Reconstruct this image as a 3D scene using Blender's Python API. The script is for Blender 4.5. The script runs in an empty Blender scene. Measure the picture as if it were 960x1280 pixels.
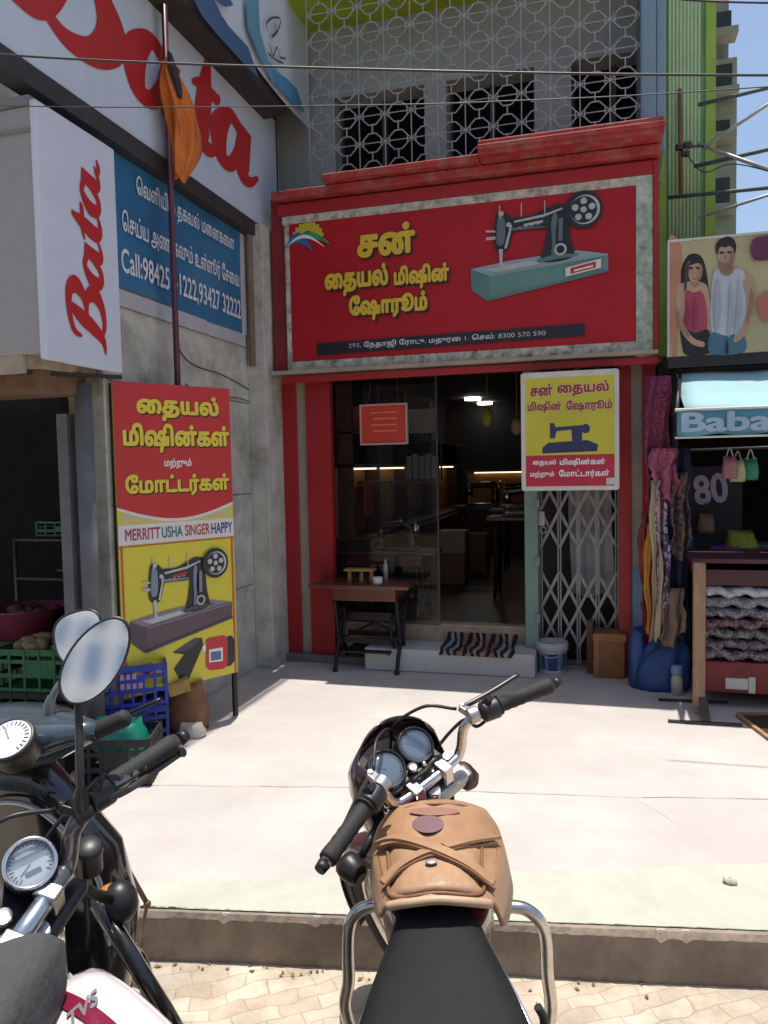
import bpy, math, random
from mathutils import Vector, Matrix
from mathutils.geometry import delaunay_2d_cdt
random.seed(7)
sc = bpy.context.scene
COL = sc.collection
V = Vector
rad = math.radians

# ------------------------------------------------------------------ camera
CAM_H, CAM_YAW, CAM_HOR, CAM_ROLL, FPX = 1.45, 15.7, 585.0, 0.02, 960.0
_y = rad(CAM_YAW); _p = math.atan((640 - CAM_HOR) / FPX)
_F0 = V((-math.sin(_y), math.cos(_y), 0)); _RH = V((math.cos(_y), math.sin(_y), 0)); _Z = V((0, 0, 1))
CF = _F0 * math.cos(_p) - _Z * math.sin(_p)
_UH = _F0 * math.sin(_p) + _Z * math.cos(_p)
CR = _RH * math.cos(CAM_ROLL) - _UH * math.sin(CAM_ROLL)
CU = _RH * math.sin(CAM_ROLL) + _UH * math.cos(CAM_ROLL)
CP = V((0, 0, CAM_H))
cam = bpy.data.cameras.new('camera'); camo = bpy.data.objects.new('camera', cam); COL.objects.link(camo)
cam.sensor_fit = 'HORIZONTAL'; cam.sensor_width = 36; cam.lens = 36 * FPX / 960.0
cam.clip_start = 0.05; cam.clip_end = 2000
M4 = Matrix((CR, CU, -CF)).transposed().to_4x4(); M4.translation = CP
camo.matrix_world = M4
sc.camera = camo

# survey helpers: where a sight line through a photo pixel meets a plane of the place
def sight(px, py): return CF + CR * ((px - 480) / FPX) - CU * ((py - 640) / FPX)
def gz(px, py, z=0.0): d = sight(px, py); return CP + d * ((z - CP.z) / d.z)
def gy(px, py, y): d = sight(px, py); return CP + d * (y / d.y)
def gx(px, py, x): d = sight(px, py); return CP + d * (x / d.x)
def gplane(px, py, o, n): d = sight(px, py); return CP + d * ((V(o) - CP).dot(n) / d.dot(n))

# ------------------------------------------------------------------ daylight
SUN_DIR = V((-0.010, 0.080, 1.0)).normalized()         # towards the sun: almost overhead, just behind the shop fronts
w = bpy.data.worlds.new('World'); sc.world = w; w.use_nodes = True
nt = w.node_tree; bg = nt.nodes['Background']; bg.inputs['Strength'].default_value = 0.13
sky = nt.nodes.new('ShaderNodeTexSky'); sky.sky_type = 'NISHITA'; sky.sun_disc = False
sky.sun_elevation = math.asin(SUN_DIR.z); sky.sun_rotation = math.atan2(SUN_DIR.x, SUN_DIR.y)
sky.dust_density = 2.2; sky.air_density = 1.0
nt.links.new(sky.outputs[0], bg.inputs['Color'])
sun = bpy.data.lights.new('sun', 'SUN'); sun.energy = 4.6; sun.angle = rad(0.5); sun.color = (1.0, 0.95, 0.87)
suno = bpy.data.objects.new('sun', sun); COL.objects.link(suno); suno.location = (0, 0, 12)
suno.rotation_euler = (-SUN_DIR).to_track_quat('-Z', 'Y').to_euler()
sc.view_settings.view_transform = 'Standard'; sc.view_settings.look = 'None'; sc.view_settings.gamma = 1
sc.view_settings.exposure = 0.45
sc.cycles.max_bounces = 8; sc.cycles.diffuse_bounces = 4; sc.cycles.glossy_bounces = 4
sc.cycles.sample_clamp_indirect = 6; sc.cycles.use_denoising = True

# ------------------------------------------------------------------ materials
_mats = {}
def mat(name, col, rough=0.6, metal=0.0, var=0.12, scale=6.0, bump=0.0, bscale=60.0, dirt=None, dscale=2.5, damt=0.5,
        spec=0.5, coat=0.0, emit=None, estr=0.0, alpha=1.0, trans=0.0, detail=6.0, stretch=None):
    if name in _mats: return _mats[name]
    m = bpy.data.materials.new(name); m.use_nodes = True; m.diffuse_color = (*col, 1)
    n = m.node_tree; b = n.nodes['Principled BSDF']; L = n.links
    b.inputs['Roughness'].default_value = rough; b.inputs['Metallic'].default_value = metal
    b.inputs['Specular IOR Level'].default_value = spec; b.inputs['Coat Weight'].default_value = coat
    if trans: b.inputs['Transmission Weight'].default_value = trans
    if alpha < 1: b.inputs['Alpha'].default_value = alpha
    if emit: b.inputs['Emission Color'].default_value = (*emit, 1); b.inputs['Emission Strength'].default_value = estr
    tc = n.nodes.new('ShaderNodeTexCoord')
    src = tc.outputs['Object']
    if stretch:
        mp = n.nodes.new('ShaderNodeMapping'); mp.inputs['Scale'].default_value = stretch
        L.new(src, mp.inputs[0]); src = mp.outputs[0]
    if var > 0 or dirt:
        nz = n.nodes.new('ShaderNodeTexNoise'); nz.inputs['Scale'].default_value = scale
        nz.inputs['Detail'].default_value = detail; nz.inputs['Roughness'].default_value = 0.62
        L.new(src, nz.inputs['Vector'])
        cr = n.nodes.new('ShaderNodeValToRGB')
        cr.color_ramp.elements[0].position = 0.3; cr.color_ramp.elements[1].position = 0.7
        cr.color_ramp.elements[0].color = (*[c * (1 - var) for c in col], 1)
        cr.color_ramp.elements[1].color = (*[min(1, c * (1 + var)) for c in col], 1)
        L.new(nz.outputs['Fac'], cr.inputs[0]); out = cr.outputs[0]
        if dirt:
            n2 = n.nodes.new('ShaderNodeTexNoise'); n2.inputs['Scale'].default_value = dscale; n2.inputs['Detail'].default_value = 9
            n2.inputs['Roughness'].default_value = 0.7
            L.new(src, n2.inputs['Vector'])
            r2 = n.nodes.new('ShaderNodeValToRGB'); r2.color_ramp.elements[0].position = 0.48; r2.color_ramp.elements[1].position = 0.68
            r2.color_ramp.elements[1].color = (damt, damt, damt, 1)
            L.new(n2.outputs['Fac'], r2.inputs[0])
            mx = n.nodes.new('ShaderNodeMixRGB'); mx.inputs[2].default_value = (*dirt, 1)
            L.new(r2.outputs[0], mx.inputs[0]); L.new(out, mx.inputs[1]); out = mx.outputs[0]
        L.new(out, b.inputs['Base Color'])
        mr = n.nodes.new('ShaderNodeMapRange'); mr.inputs[3].default_value = max(0.02, rough - 0.07); mr.inputs[4].default_value = min(1, rough + 0.1)
        L.new(nz.outputs['Fac'], mr.inputs[0]); L.new(mr.outputs[0], b.inputs['Roughness'])
    else:
        b.inputs['Base Color'].default_value = (*col, 1)
    if bump > 0:
        n3 = n.nodes.new('ShaderNodeTexNoise'); n3.inputs['Scale'].default_value = bscale; n3.inputs['Detail'].default_value = 5
        L.new(src, n3.inputs['Vector'])
        bp = n.nodes.new('ShaderNodeBump'); bp.inputs['Strength'].default_value = bump; bp.inputs['Distance'].default_value = 0.01
        L.new(n3.outputs['Fac'], bp.inputs['Height']); L.new(bp.outputs[0], b.inputs['Normal'])
    _mats[name] = m
    return m

# ------------------------------------------------------------------ mesh building
class Fr:
    """a local frame: origin, two in-plane axes, outward normal"""
    def __init__(s, o, x, y, n=None):
        s.o = V(o); s.x = V(x).normalized(); s.y = V(y).normalized()
        s.n = V(n).normalized() if n is not None else s.x.cross(s.y).normalized()
    def p(s, u, v, w=0.0): return s.o + s.x * u + s.y * v + s.n * w
    def uv(s, P): d = P - s.o; return d.dot(s.x), d.dot(s.y)
WORLD = Fr((0, 0, 0), (1, 0, 0), (0, 1, 0))

class B:
    def __init__(s): s.v = []; s.f = []; s.m = []; s.s = []; s.mi = 0; s.sm = False
    def add(s, vs, fs, sm=None):
        k = len(s.v); s.v += [V(p) for p in vs]
        for f in fs: s.f.append(tuple(i + k for i in f)); s.m.append(s.mi); s.s.append(s.sm if sm is None else sm)
        return s
    def box(s, x0, x1, y0, y1, z0, z1, fr=WORLD):
        P = [fr.p(x, y, z) for z in (z0, z1) for y in (y0, y1) for x in (x0, x1)]
        return s.add(P, [(0, 2, 3, 1), (4, 5, 7, 6), (0, 1, 5, 4), (2, 6, 7, 3), (0, 4, 6, 2), (1, 3, 7, 5)], False)
    def quad(s, a, b, c, d): return s.add([a, b, c, d], [(0, 1, 2, 3)], False)
    def bar(s, p0, p1, wx, wy, up=(0, 0, 1)):
        p0 = V(p0); p1 = V(p1); z = (p1 - p0); L = z.length; z.normalize(); x = V(up).cross(z)
        if x.length < 1e-4: x = V((1, 0, 0)).cross(z)
        x.normalize(); y = z.cross(x)
        return s.box(-wx / 2, wx / 2, -wy / 2, wy / 2, 0, L, Fr(p0, x, y, z))
    def tube(s, path, r, n=8, closed=False, cap=True):
        P = [V(p) for p in path]; N = len(P); R = r if isinstance(r, (list, tuple)) else [r] * N
        rings = []; t0 = None; x = None
        for i in range(N):
            a = P[(i - 1) % N] if (closed or i > 0) else P[i]; b = P[(i + 1) % N] if (closed or i < N - 1) else P[i]
            t = (b - a)
            t = t.normalized() if t.length > 1e-9 else (t0 or V((0, 0, 1)))
            if x is None:
                x = t.cross(V((0, 0, 1)))
                if x.length < 0.05: x = t.cross(V((1, 0, 0)))
                x.normalize()
            else:
                x = x - t * x.dot(t)
                x = x.normalized() if x.length > 1e-6 else t.orthogonal().normalized()
            t0 = t; y = t.cross(x)
            rings.append([P[i] + (x * math.cos(2 * math.pi * k / n) + y * math.sin(2 * math.pi * k / n)) * R[i] for k in range(n)])
        return s.loft(rings, closed_ring=True, cap=cap and not closed, wrap=closed, sm=True)
    def loft(s, rings, closed_ring=True, cap=True, wrap=False, sm=True):
        n = len(rings[0]); N = len(rings); k = len(s.v)
        for r in rings: s.v += [V(p) for p in r]
        def add(f, q): s.f.append(tuple(i + k for i in f)); s.m.append(s.mi); s.s.append(q)
        for i in range(N if wrap else N - 1):
            for j in range(n if closed_ring else n - 1):
                a = i * n + j; b = i * n + (j + 1) % n; i2 = (i + 1) % N
                add((a, b, i2 * n + (j + 1) % n, i2 * n + j), sm)
        if cap and closed_ring:
            add(tuple(range(n - 1, -1, -1)), False); add(tuple((N - 1) * n + j for j in range(n)), False)
        return s
    def cyl(s, p0, p1, r0, r1=None, n=16):
        return s.tube([p0, p1], [r0, r0 if r1 is None else r1], n)
    def ell(s, c, r, fr=None, nu=14, nv=8, v0=-90, v1=90):
        fr = fr or WORLD; f = Fr(c, fr.x, fr.y, fr.n); r = r if isinstance(r, (list, tuple)) else (r, r, r)
        rings = []
        for i in range(nv + 1):
            t = rad(v0 + (v1 - v0) * i / nv); ct = max(1e-4, math.cos(t)); st = math.sin(t)
            rings.append([f.p(r[0] * ct * math.cos(2 * math.pi * k / nu), r[1] * ct * math.sin(2 * math.pi * k / nu), r[2] * st) for k in range(nu)])
        return s.loft(rings, sm=True)
    def lathe(s, prof, fr, n=20):
        rings = [[fr.p(r * math.cos(2 * math.pi * k / n), r * math.sin(2 * math.pi * k / n), z) for k in range(n)] for r, z in prof]
        return s.loft(rings, cap=True, sm=True)
    def flat(s, poly, fr, w=0.0):
        return s.add([fr.p(u, v, w) for u, v in poly], [tuple(range(len(poly)))], False)
    def prism(s, poly, fr, w0, w1, sm=False):
        a = sum(poly[i][0] * poly[(i + 1) % len(poly)][1] - poly[(i + 1) % len(poly)][0] * poly[i][1] for i in range(len(poly)))
        if a < 0: poly = poly[::-1]
        n = len(poly)
        s.add([fr.p(u, v, w0) for u, v in poly] + [fr.p(u, v, w1) for u, v in poly],
              [tuple(range(n - 1, -1, -1)), tuple(range(n, 2 * n))] + [(i, (i + 1) % n, n + (i + 1) % n, n + i) for i in range(n)], sm)
        return s
    def ring(s, fr, R, r, a0=0, a1=360, n=28, m=8, w=0.0):
        full = abs(a1 - a0) >= 360
        k = n if full else n + 1
        return s.tube([fr.p(R * math.cos(rad(a0 + (a1 - a0) * i / n)), R * math.sin(rad(a0 + (a1 - a0) * i / n)), w) for i in range(k)], r, m, closed=full)

def props(o, label=None, cat=None, group=None, kind=None):
    if label: o['label'] = label
    if cat: o['category'] = cat
    if group: o['group'] = group
    if kind: o['kind'] = kind
    return o
def world_loc(o):
    L = V((0, 0, 0))
    while o is not None: L += o.location; o = o.parent
    return L
def thing(name, loc, label, cat, group=None):
    o = bpy.data.objects.new(name, None); COL.objects.link(o); o.location = loc; o.empty_display_size = 0.1
    return props(o, label, cat, group)
def obj(name, b, mats, parent=None, bev=0.0, label=None, cat=None, group=None, kind=None, sub=0, recalc=True):
    me = bpy.data.meshes.new(name)
    if parent is not None: org = world_loc(parent)
    else:
        n = len(b.v); org = V((sum(p.x for p in b.v) / n, sum(p.y for p in b.v) / n, min(p.z for p in b.v)))
    me.from_pydata([tuple(p - org) for p in b.v], [], b.f)
    for m in (mats if isinstance(mats, (list, tuple)) else [mats]): me.materials.append(m)
    me.polygons.foreach_set('material_index', b.m); me.polygons.foreach_set('use_smooth', b.s)
    if recalc:
        import bmesh
        bm = bmesh.new(); bm.from_mesh(me); bmesh.ops.recalc_face_normals(bm, faces=bm.faces); bm.to_mesh(me); bm.free()
    me.update()
    o = bpy.data.objects.new(name, me); COL.objects.link(o)
    if parent is not None: o.parent = parent
    else: o.location = org
    if bev > 0:
        md = o.modifiers.new('bevel', 'BEVEL'); md.width = bev; md.segments = 2; md.limit_method = 'ANGLE'; md.angle_limit = rad(40)
    if sub:
        md = o.modifiers.new('smooth', 'SUBSURF'); md.levels = sub; md.render_levels = sub
    return props(o, label, cat, group, kind)
def structure(name, b, mats, bev=0.0, recalc=True): return obj(name, b, mats, None, bev, kind='structure', recalc=recalc)
def copy_tree(o, parent=None):
    c = o.copy(); COL.objects.link(c)
    if parent is not None: c.parent = parent
    for ch in list(o.children): copy_tree(ch, c)
    return c
def spline(pts, n=8, closed=False):
    P = [V(p) for p in pts]; out = []
    N = len(P); seg = N if closed else N - 1
    for i in range(seg):
        p1 = P[i]; p2 = P[(i + 1) % N]
        p0 = P[i - 1] if (closed or i > 0) else p1 * 2 - p2
        p3 = P[(i + 2) % N] if (closed or i < N - 2) else p2 * 2 - p1
        for k in range(n):
            t = k / n
            out.append(((p1 * 2) + (p2 - p0) * t + (p0 * 2 - p1 * 5 + p2 * 4 - p3) * t * t + (p1 * 3 - p0 - p2 * 3 + p3) * t ** 3) * 0.5)
    if not closed: out.append(P[-1])
    return out

# ------------------------------------------------------------------ lettering: outlines filled by winding number
def fill_outlines(conts):
    """list of closed outlines (any overlaps) -> (points, triangles) of their non-zero area"""
    pts = []; edges = []
    for c in conts:
        k = len(pts); pts += [V((p[0], p[1])) for p in c]
        edges += [(k + i, k + (i + 1) % len(c)) for i in range(len(c))]
    r = delaunay_2d_cdt(pts, edges, [], 0, 1e-6)
    vs, fs = r[0], r[2]; keep = []
    for f in fs:
        c = sum((vs[i] for i in f), V((0, 0))) / len(f); wn = 0
        for ct in conts:
            for i in range(len(ct)):
                x1, y1 = ct[i][0], ct[i][1]; x2, y2 = ct[(i + 1) % len(ct)][0], ct[(i + 1) % len(ct)][1]
                if (y1 <= c.y) != (y2 <= c.y):
                    t = (c.y - y1) / (y2 - y1)
                    if x1 + t * (x2 - x1) > c.x: wn += 1 if y2 > y1 else -1
        if wn: keep.append(tuple(f))
    return [(p.x, p.y) for p in vs], keep
_glyph = {}
def text_outlines(s, bold=0.0, shear=0.0):
    key = (s, bold, shear)
    if key in _glyph: return _glyph[key]
    c = bpy.data.curves.new('lettering', 'FONT'); c.body = s; c.size = 1.0; c.resolution_u = 3
    o = bpy.data.objects.new('lettering', c); COL.objects.link(o)
    dg = bpy.context.evaluated_depsgraph_get(); ev = o.evaluated_get(dg)
    cu = ev.to_curve(dg)
    conts = []
    for sp in cu.splines:
        bp = sp.bezier_points; N = len(bp); out = []
        for i in range(N):
            a, b_ = bp[i], bp[(i + 1) % N]
            for k in range(3):
                t = k / 3; q = 1 - t
                p = a.co * q ** 3 + a.handle_right * 3 * q * q * t + b_.handle_left * 3 * q * t * t + b_.co * t ** 3
                if not out or (V((p.x, p.y)) - V(out[-1])).length > 0.004: out.append((p.x, p.y))
        if len(out) > 2: conts.append(out)
    ev.to_curve_clear(); bpy.data.objects.remove(o); bpy.data.curves.remove(c)
    if not conts: return [], []
    # outline orientation: the largest outline is an outer one
    def area(ct): return 0.5 * sum(ct[i][0] * ct[(i + 1) % len(ct)][1] - ct[(i + 1) % len(ct)][0] * ct[i][1] for i in range(len(ct)))
    sg = 1 if max((area(ct) for ct in conts), key=abs) > 0 else -1
    if bold:
        new = []
        for ct in conts:
            n = len(ct); o2 = []
            for i in range(n):
                a, p, b_ = V(ct[i - 1]), V(ct[i]), V(ct[(i + 1) % n]); t = (b_ - a)
                if t.length > 1e-9: t.normalize()
                o2.append((p.x + t.y * bold * sg, p.y - t.x * bold * sg))
            new.append(o2)
        conts = new
    if shear: conts = [[(x + y * shear, y) for x, y in ct] for ct in conts]
    r = fill_outlines(conts); _glyph[key] = r
    return r
def text(b, s, fr, u0, v0, wd, ht=None, w=0.003, bold=0.0, shear=0.0, mi=0, warp=None):
    """lay the words s into the box (u0,v0)-(u0+wd, v0+ht) of a frame"""
    vs, fs = text_outlines(s, bold, shear)
    if not vs: return
    used = sorted({i for f in fs for i in f})
    xs = [vs[i][0] for i in used]; ys = [vs[i][1] for i in used]
    x0, x1, y0, y1 = min(xs), max(xs), min(ys), max(ys)
    sx = wd / (x1 - x0); sy = sx if ht is None else ht / (y1 - y0)
    b.mi = mi
    P = []
    for x, y in vs:
        u, v = u0 + (x - x0) * sx, v0 + (y - y0) * sy
        if warp: u, v = warp(u, v)
        P.append(fr.p(u, v, w))
    b.add(P, fs, False)
def brush(pts, n=7):
    """a closed outline round a stroke of changing width: pts = (x, y, width)"""
    S = spline([V((p[0], p[1], p[2])) for p in pts], n); L = []; Rr = []
    for i, p in enumerate(S):
        a = S[max(0, i - 1)]; c = S[min(len(S) - 1, i + 1)]; t = V((c.x - a.x, c.y - a.y))
        if t.length > 1e-9: t.normalize()
        h = max(0.004, p.z) / 2
        L.append((p.x - t.y * h, p.y + t.x * h)); Rr.append((p.x + t.y * h, p.y - t.x * h))
    return Rr + L[::-1]
def strokes(b, sts, fr, u0, v0, sx, sy, w=0.003, mi=0, shear=0.0):
    vs, fs = fill_outlines([brush(s) for s in sts])
    b.mi = mi
    b.add([fr.p(u0 + (x + y * shear) * sx, v0 + y * sy, w) for x, y in vs], fs, False)

# ------------------------------------------------------------------ ground, forecourt, kerb
KA = V((-1.437, 2.166, 0)); KB = V((0.493, 2.505, 0)); KD = (KB - KA).normalized(); KN = V((-KD.y, KD.x, 0))
KFR = Fr(KA, KD, KN, (0, 0, 1))
RZ = -0.165
def m_pavers():
    m = mat('paver_blocks', (0.46, 0.405, 0.325), 0.9, var=0.25, scale=4, bump=0.6, bscale=70, dirt=(0.27, 0.215, 0.15), dscale=2.6, damt=0.75)
    n = m.node_tree; L = n.links; b = n.nodes['Principled BSDF']
    old = b.inputs['Base Color'].links[0].from_socket
    tc = [x for x in n.nodes if x.type == 'TEX_COORD'][0]
    nz = n.nodes.new('ShaderNodeTexNoise'); nz.inputs['Scale'].default_value = 5; L.new(tc.outputs['Object'], nz.inputs['Vector'])
    va = n.nodes.new('ShaderNodeVectorMath'); va.operation = 'MULTIPLY_ADD'; va.inputs[1].default_value = (0.11, 0.11, 0); L.new(nz.outputs['Color'], va.inputs[0]); L.new(tc.outputs['Object'], va.inputs[2])
    mp = n.nodes.new('ShaderNodeMapping'); mp.inputs['Rotation'].default_value = (0, 0, rad(-32)); mp.inputs['Scale'].default_value = (1, 1, 1); L.new(va.outputs[0], mp.inputs[0])
    bt = n.nodes.new('ShaderNodeTexBrick'); bt.inputs['Scale'].default_value = 4.2; bt.inputs['Mortar Size'].default_value = 0.014
    bt.inputs['Mortar Smooth'].default_value = 0.6
    bt.inputs['Color1'].default_value = (1, 1, 1, 1); bt.inputs['Color2'].default_value = (0.82, 0.76, 0.74, 1); bt.inputs['Mortar'].default_value = (0.70, 0.64, 0.57, 1)
    L.new(mp.outputs[0], bt.inputs['Vector'])
    mx = n.nodes.new('ShaderNodeMixRGB'); mx.blend_type = 'MULTIPLY'; mx.inputs[0].default_value = 1
    L.new(old, mx.inputs[1]); L.new(bt.outputs['Color'], mx.inputs[2]); L.new(mx.outputs[0], b.inputs['Base Color'])
    return m
b = B(); b.quad((-300, -300, RZ), (300, -300, RZ), (300, 300, RZ), (-300, 300, RZ))
structure('road', b, m_pavers(), recalc=False)
def speckle(m, col, scale, p0, p1, amt):
    n = m.node_tree; L = n.links; bs = n.nodes['Principled BSDF']; old = bs.inputs['Base Color'].links[0].from_socket
    tc = [x for x in n.nodes if x.type == 'TEX_COORD'][0]; nz = n.nodes.new('ShaderNodeTexNoise'); nz.inputs['Scale'].default_value = scale; nz.inputs['Detail'].default_value = 8; nz.inputs['Roughness'].default_value = 0.75
    L.new(tc.outputs['Object'], nz.inputs['Vector']); r = n.nodes.new('ShaderNodeValToRGB'); r.color_ramp.elements[0].position = p0; r.color_ramp.elements[1].position = p1; r.color_ramp.elements[1].color = (amt, amt, amt, 1)
    L.new(nz.outputs['Fac'], r.inputs[0]); mx = n.nodes.new('ShaderNodeMixRGB'); mx.inputs[2].default_value = (*col, 1); L.new(r.outputs[0], mx.inputs[0]); L.new(old, mx.inputs[1]); L.new(mx.outputs[0], bs.inputs['Base Color'])
M_fore = mat('forecourt_concrete', (0.415, 0.385, 0.36), 0.85, var=0.12, scale=2.2, bump=0.25, bscale=90, dirt=(0.37, 0.335, 0.32), dscale=1.3, damt=0.85, detail=9)
speckle(M_fore, (0.20, 0.17, 0.15), 9.0, 0.66, 0.72, 0.55)
M_kerb = mat('kerb_concrete', (0.235, 0.19, 0.15), 0.95, var=0.25, scale=9, bump=0.7, bscale=30, dirt=(0.14, 0.115, 0.095), dscale=3, damt=0.7)
M_strip = mat('strip_concrete', (0.39, 0.395, 0.335), 0.9, var=0.12, scale=5, bump=0.3, bscale=60, dirt=(0.33, 0.33, 0.28), dscale=2.2, damt=0.6)
b = B(); b.box(-14, 14, 0.0, 40, RZ, 0.0, KFR); structure('forecourt', b, M_fore, bev=0.012)
b = B(); N_ = 420; rows = []
for i in range(N_ + 1):
    t = -4.0 + 8.0 * i / N_; c1 = random.uniform(0, .004) + (random.uniform(.006, .016) if random.random() < .05 else 0)
    w1 = 0.006 * math.sin(t * 2.3) + 0.003 * math.sin(t * 7.1)
    rows.append([KFR.p(t, -0.014 + w1 * .5 + random.uniform(-.002, .002), RZ - .01), KFR.p(t, -0.013 + w1 * .5 + random.uniform(-.0025, .0025), RZ * .55), KFR.p(t, -0.012 + w1 * .4 + random.uniform(-.002, .002), -0.018 - c1), KFR.p(t, -0.003 + c1 * .4, -0.002 - c1 * .5), KFR.p(t, 0.02, 0.0025)])
b.loft(rows, closed_ring=False, cap=False, sm=False)
b.box(-14, -4.001, -0.012, -0.0005, RZ, 0.002, KFR); b.box(4.001, 14, -0.012, -0.0005, RZ, 0.002, KFR)
structure('kerb', b, M_kerb, recalc=False)
b = B()
SA = gz(190, 1105); SB = gz(960, 1080); sd = (SB - SA).normalized()
_t = (KA - SA).dot(KN) / sd.dot(KN)
P0 = SA + sd * (_t + 0.04); P1 = SB + sd * 3
def on_kerb(P): return KA + KD * ((P - KA).dot(KD)) + KN * 0.016
b.quad(on_kerb(P0) + V((0, 0, 0.004)), on_kerb(P1) + V((0, 0, 0.004)), P1 + V((0, 0, 0.004)), P0 + V((0, 0, 0.004)))
structure('kerb_strip', b, M_strip, recalc=False)
# shrinkage joints and cracks worn into the slab
b = B(); JM = mat('joint_dirt', (0.36, 0.32, 0.285), 0.95, var=0.3, scale=12)
def crack(pts, w0_):
    S = spline([KFR.p(x, y, 0.0035) for x, y in pts], 9); S = [p + V((random.uniform(-.006, .006), random.uniform(-.006, .006), 0)) for p in S]
    for i in range(len(S) - 1):
        t_ = (S[i + 1] - S[i]).normalized(); n_ = V((-t_.y, t_.x, 0)) * w0_ * random.uniform(.4, 1.2); b.quad(S[i] - n_, S[i + 1] - n_, S[i + 1] + n_, S[i] + n_)
crack([(-1.6, 1.02), (-.5, .98), (.6, 1.0), (1.8, .97), (3, 1.0)], .0022)
crack([(1.9, .7), (1.75, 1.0)], .001)
structure('forecourt_joint', b, JM, recalc=False)
# drain opening at the right of the forecourt
dn = thing('drain_pit', gz(960, 905) + V((0.2, 0, 0)), 'open drain pit with dark brown edge beside the steel stand', 'drain')
b = B(); q = [gz(924, 894, 0.006), gz(1010, 892, 0.006), gz(1040, 935, 0.006), gz(958, 922, 0.006)]
b.quad(*q)
obj('opening', b, mat('pit_dark', (0.03, 0.018, 0.012), 0.95, var=0.3), dn, recalc=False)
b = B()
b.bar(gz(922, 894, 0.01), gz(962, 924, 0.01), 0.022, 0.02); b.bar(gz(922, 893, 0.01), gz(1010, 891, 0.01), 0.02, 0.02)
obj('edge_strip', b, mat('pit_wood', (0.30, 0.17, 0.09), 0.85, var=0.3, scale=20), dn)

# small stone and litter
b = B()
c = gz(913, 1101, 0.012)
b.ell(c, (0.026, 0.02, 0.014), nu=9, nv=5)
for i, p in enumerate(b.v): b.v[i] = p + V((random.uniform(-.004, .004), random.uniform(-.004, .004), random.uniform(-.003, .003)))
obj('stone', b, mat('stone_pale', (0.45, 0.42, 0.36), 0.9, var=0.3, scale=30), label='small pale stone lying on the greenish kerb strip', cat='stone')
def m_litter(): return mat('dry_leaf', (0.17, 0.10, 0.05), 0.9, var=0.4, scale=20)
b = B()
for i in range(75):
    # dust and leaf crumbs gathered at the foot of the kerb
    t = random.uniform(-1.2, 1.6); d = -abs(random.gauss(0, 0.05)) - 0.02
    p = KFR.p(t, d, RZ + 0.005); a = random.uniform(0, 6.28); s = random.uniform(0.004, 0.014)
    x = V((math.cos(a), math.sin(a), random.uniform(-.3, .3))) * s; y = V((-math.sin(a), math.cos(a), random.uniform(0, .5))) * s * 0.5
    b.quad(p - x, p - y, p + x, p + y)
obj('leaf_litter', b, m_litter(), label='dry leaf crumbs along the foot of the kerb', cat='litter', kind='stuff', recalc=False)

# ------------------------------------------------------------------ paints and metals used everywhere
RED = mat('red_paint', (0.33, 0.009, 0.014), 0.5, var=0.14, scale=3, dirt=(0.20, 0.02, 0.02), dscale=3, damt=0.5)
DKRED = mat('dark_red_paint', (0.20, 0.012, 0.014), 0.5, var=0.2, scale=4, dirt=(0.10, 0.03, 0.02), damt=0.5)
CORN = mat('cornice_red', (0.34, 0.028, 0.026), 0.65, var=0.3, scale=7, dirt=(0.30, 0.17, 0.12), dscale=9, damt=0.75)
GREYSTRIP = mat('grey_strip', (0.30, 0.26, 0.20), 0.5, var=0.15, scale=6)
WHITE = mat('white_paint', (0.72, 0.72, 0.72), 0.45, var=0.05)
OFFW = mat('grimy_white', (0.55, 0.53, 0.49), 0.6, var=0.1, dirt=(0.33, 0.30, 0.26), damt=0.5)
BLACK = mat('black_plastic', (0.012, 0.012, 0.013), 0.42, var=0.25, scale=15)
RUBBER = mat('black_rubber', (0.016, 0.016, 0.016), 0.75, var=0.25, scale=30, bump=0.15, bscale=150)
CHROME = mat('chrome', (0.80, 0.80, 0.80), 0.12, 1.0, var=0.05, scale=20)
STEEL = mat('grey_steel', (0.42, 0.42, 0.41), 0.42, 0.85, var=0.15, scale=12)
IRON = mat('black_iron', (0.02, 0.02, 0.02), 0.5, 0.3, var=0.3, scale=12)
CONC = mat('side_wall_concrete', (0.47, 0.46, 0.41), 0.95, var=0.22, scale=6, bump=0.9, bscale=16, dirt=(0.22, 0.205, 0.165), dscale=2.6, damt=0.9, detail=9)
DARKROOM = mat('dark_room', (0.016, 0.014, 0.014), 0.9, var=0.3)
SHOPW = mat('shop_wall', (0.20, 0.16, 0.13), 0.8, var=0.15)
CYEL = mat('letter_yellow', (0.62, 0.42, 0.03), 0.4, var=0.08)

# ------------------------------------------------------------------ the sewing machine shop building
YF = 5.40
shop = thing('shop_building', (-0.9, YF, 0), 'narrow shop building with red pillars and silver lattice above the red signboard', 'building')
def xf(px, py=650, y=YF): return gy(px, py, y).x
x_l0, x_l1, x_l2, x_l3 = -2.30, xf(374), xf(386), xf(416)
x_d0, x_d1 = xf(655), xf(672)
x_r0, x_r1, x_r2, x_r3 = xf(774), xf(789), xf(803), 0.36
b = B(); b.box(x_l0, x_l1, YF, YF + 0.30, 0.0, 2.2); b.box(x_l2, x_l3, YF - 0.01, YF + 0.06, 0.06, 2.2)
pl = obj('pillar', b, RED, shop, bev=0.004)
b = B(); b.box(x_l1, x_l2, YF + 0.015, YF + 0.05, 0.06, 2.2); obj('metal_strip', b, GREYSTRIP, pl)
b = B(); b.box(x_r0, x_r1, YF - 0.01, YF + 0.30, 0.0, 2.2); b.box(x_r2, x_r3, YF, YF + 0.30, 0.0, 2.2)
pr = obj('pillar', b, RED, shop, bev=0.004)
b = B(); b.box(x_r1, x_r2, YF + 0.012, YF + 0.05, 0.75, 2.2); obj('metal_strip', b, GREYSTRIP, pr)
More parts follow.
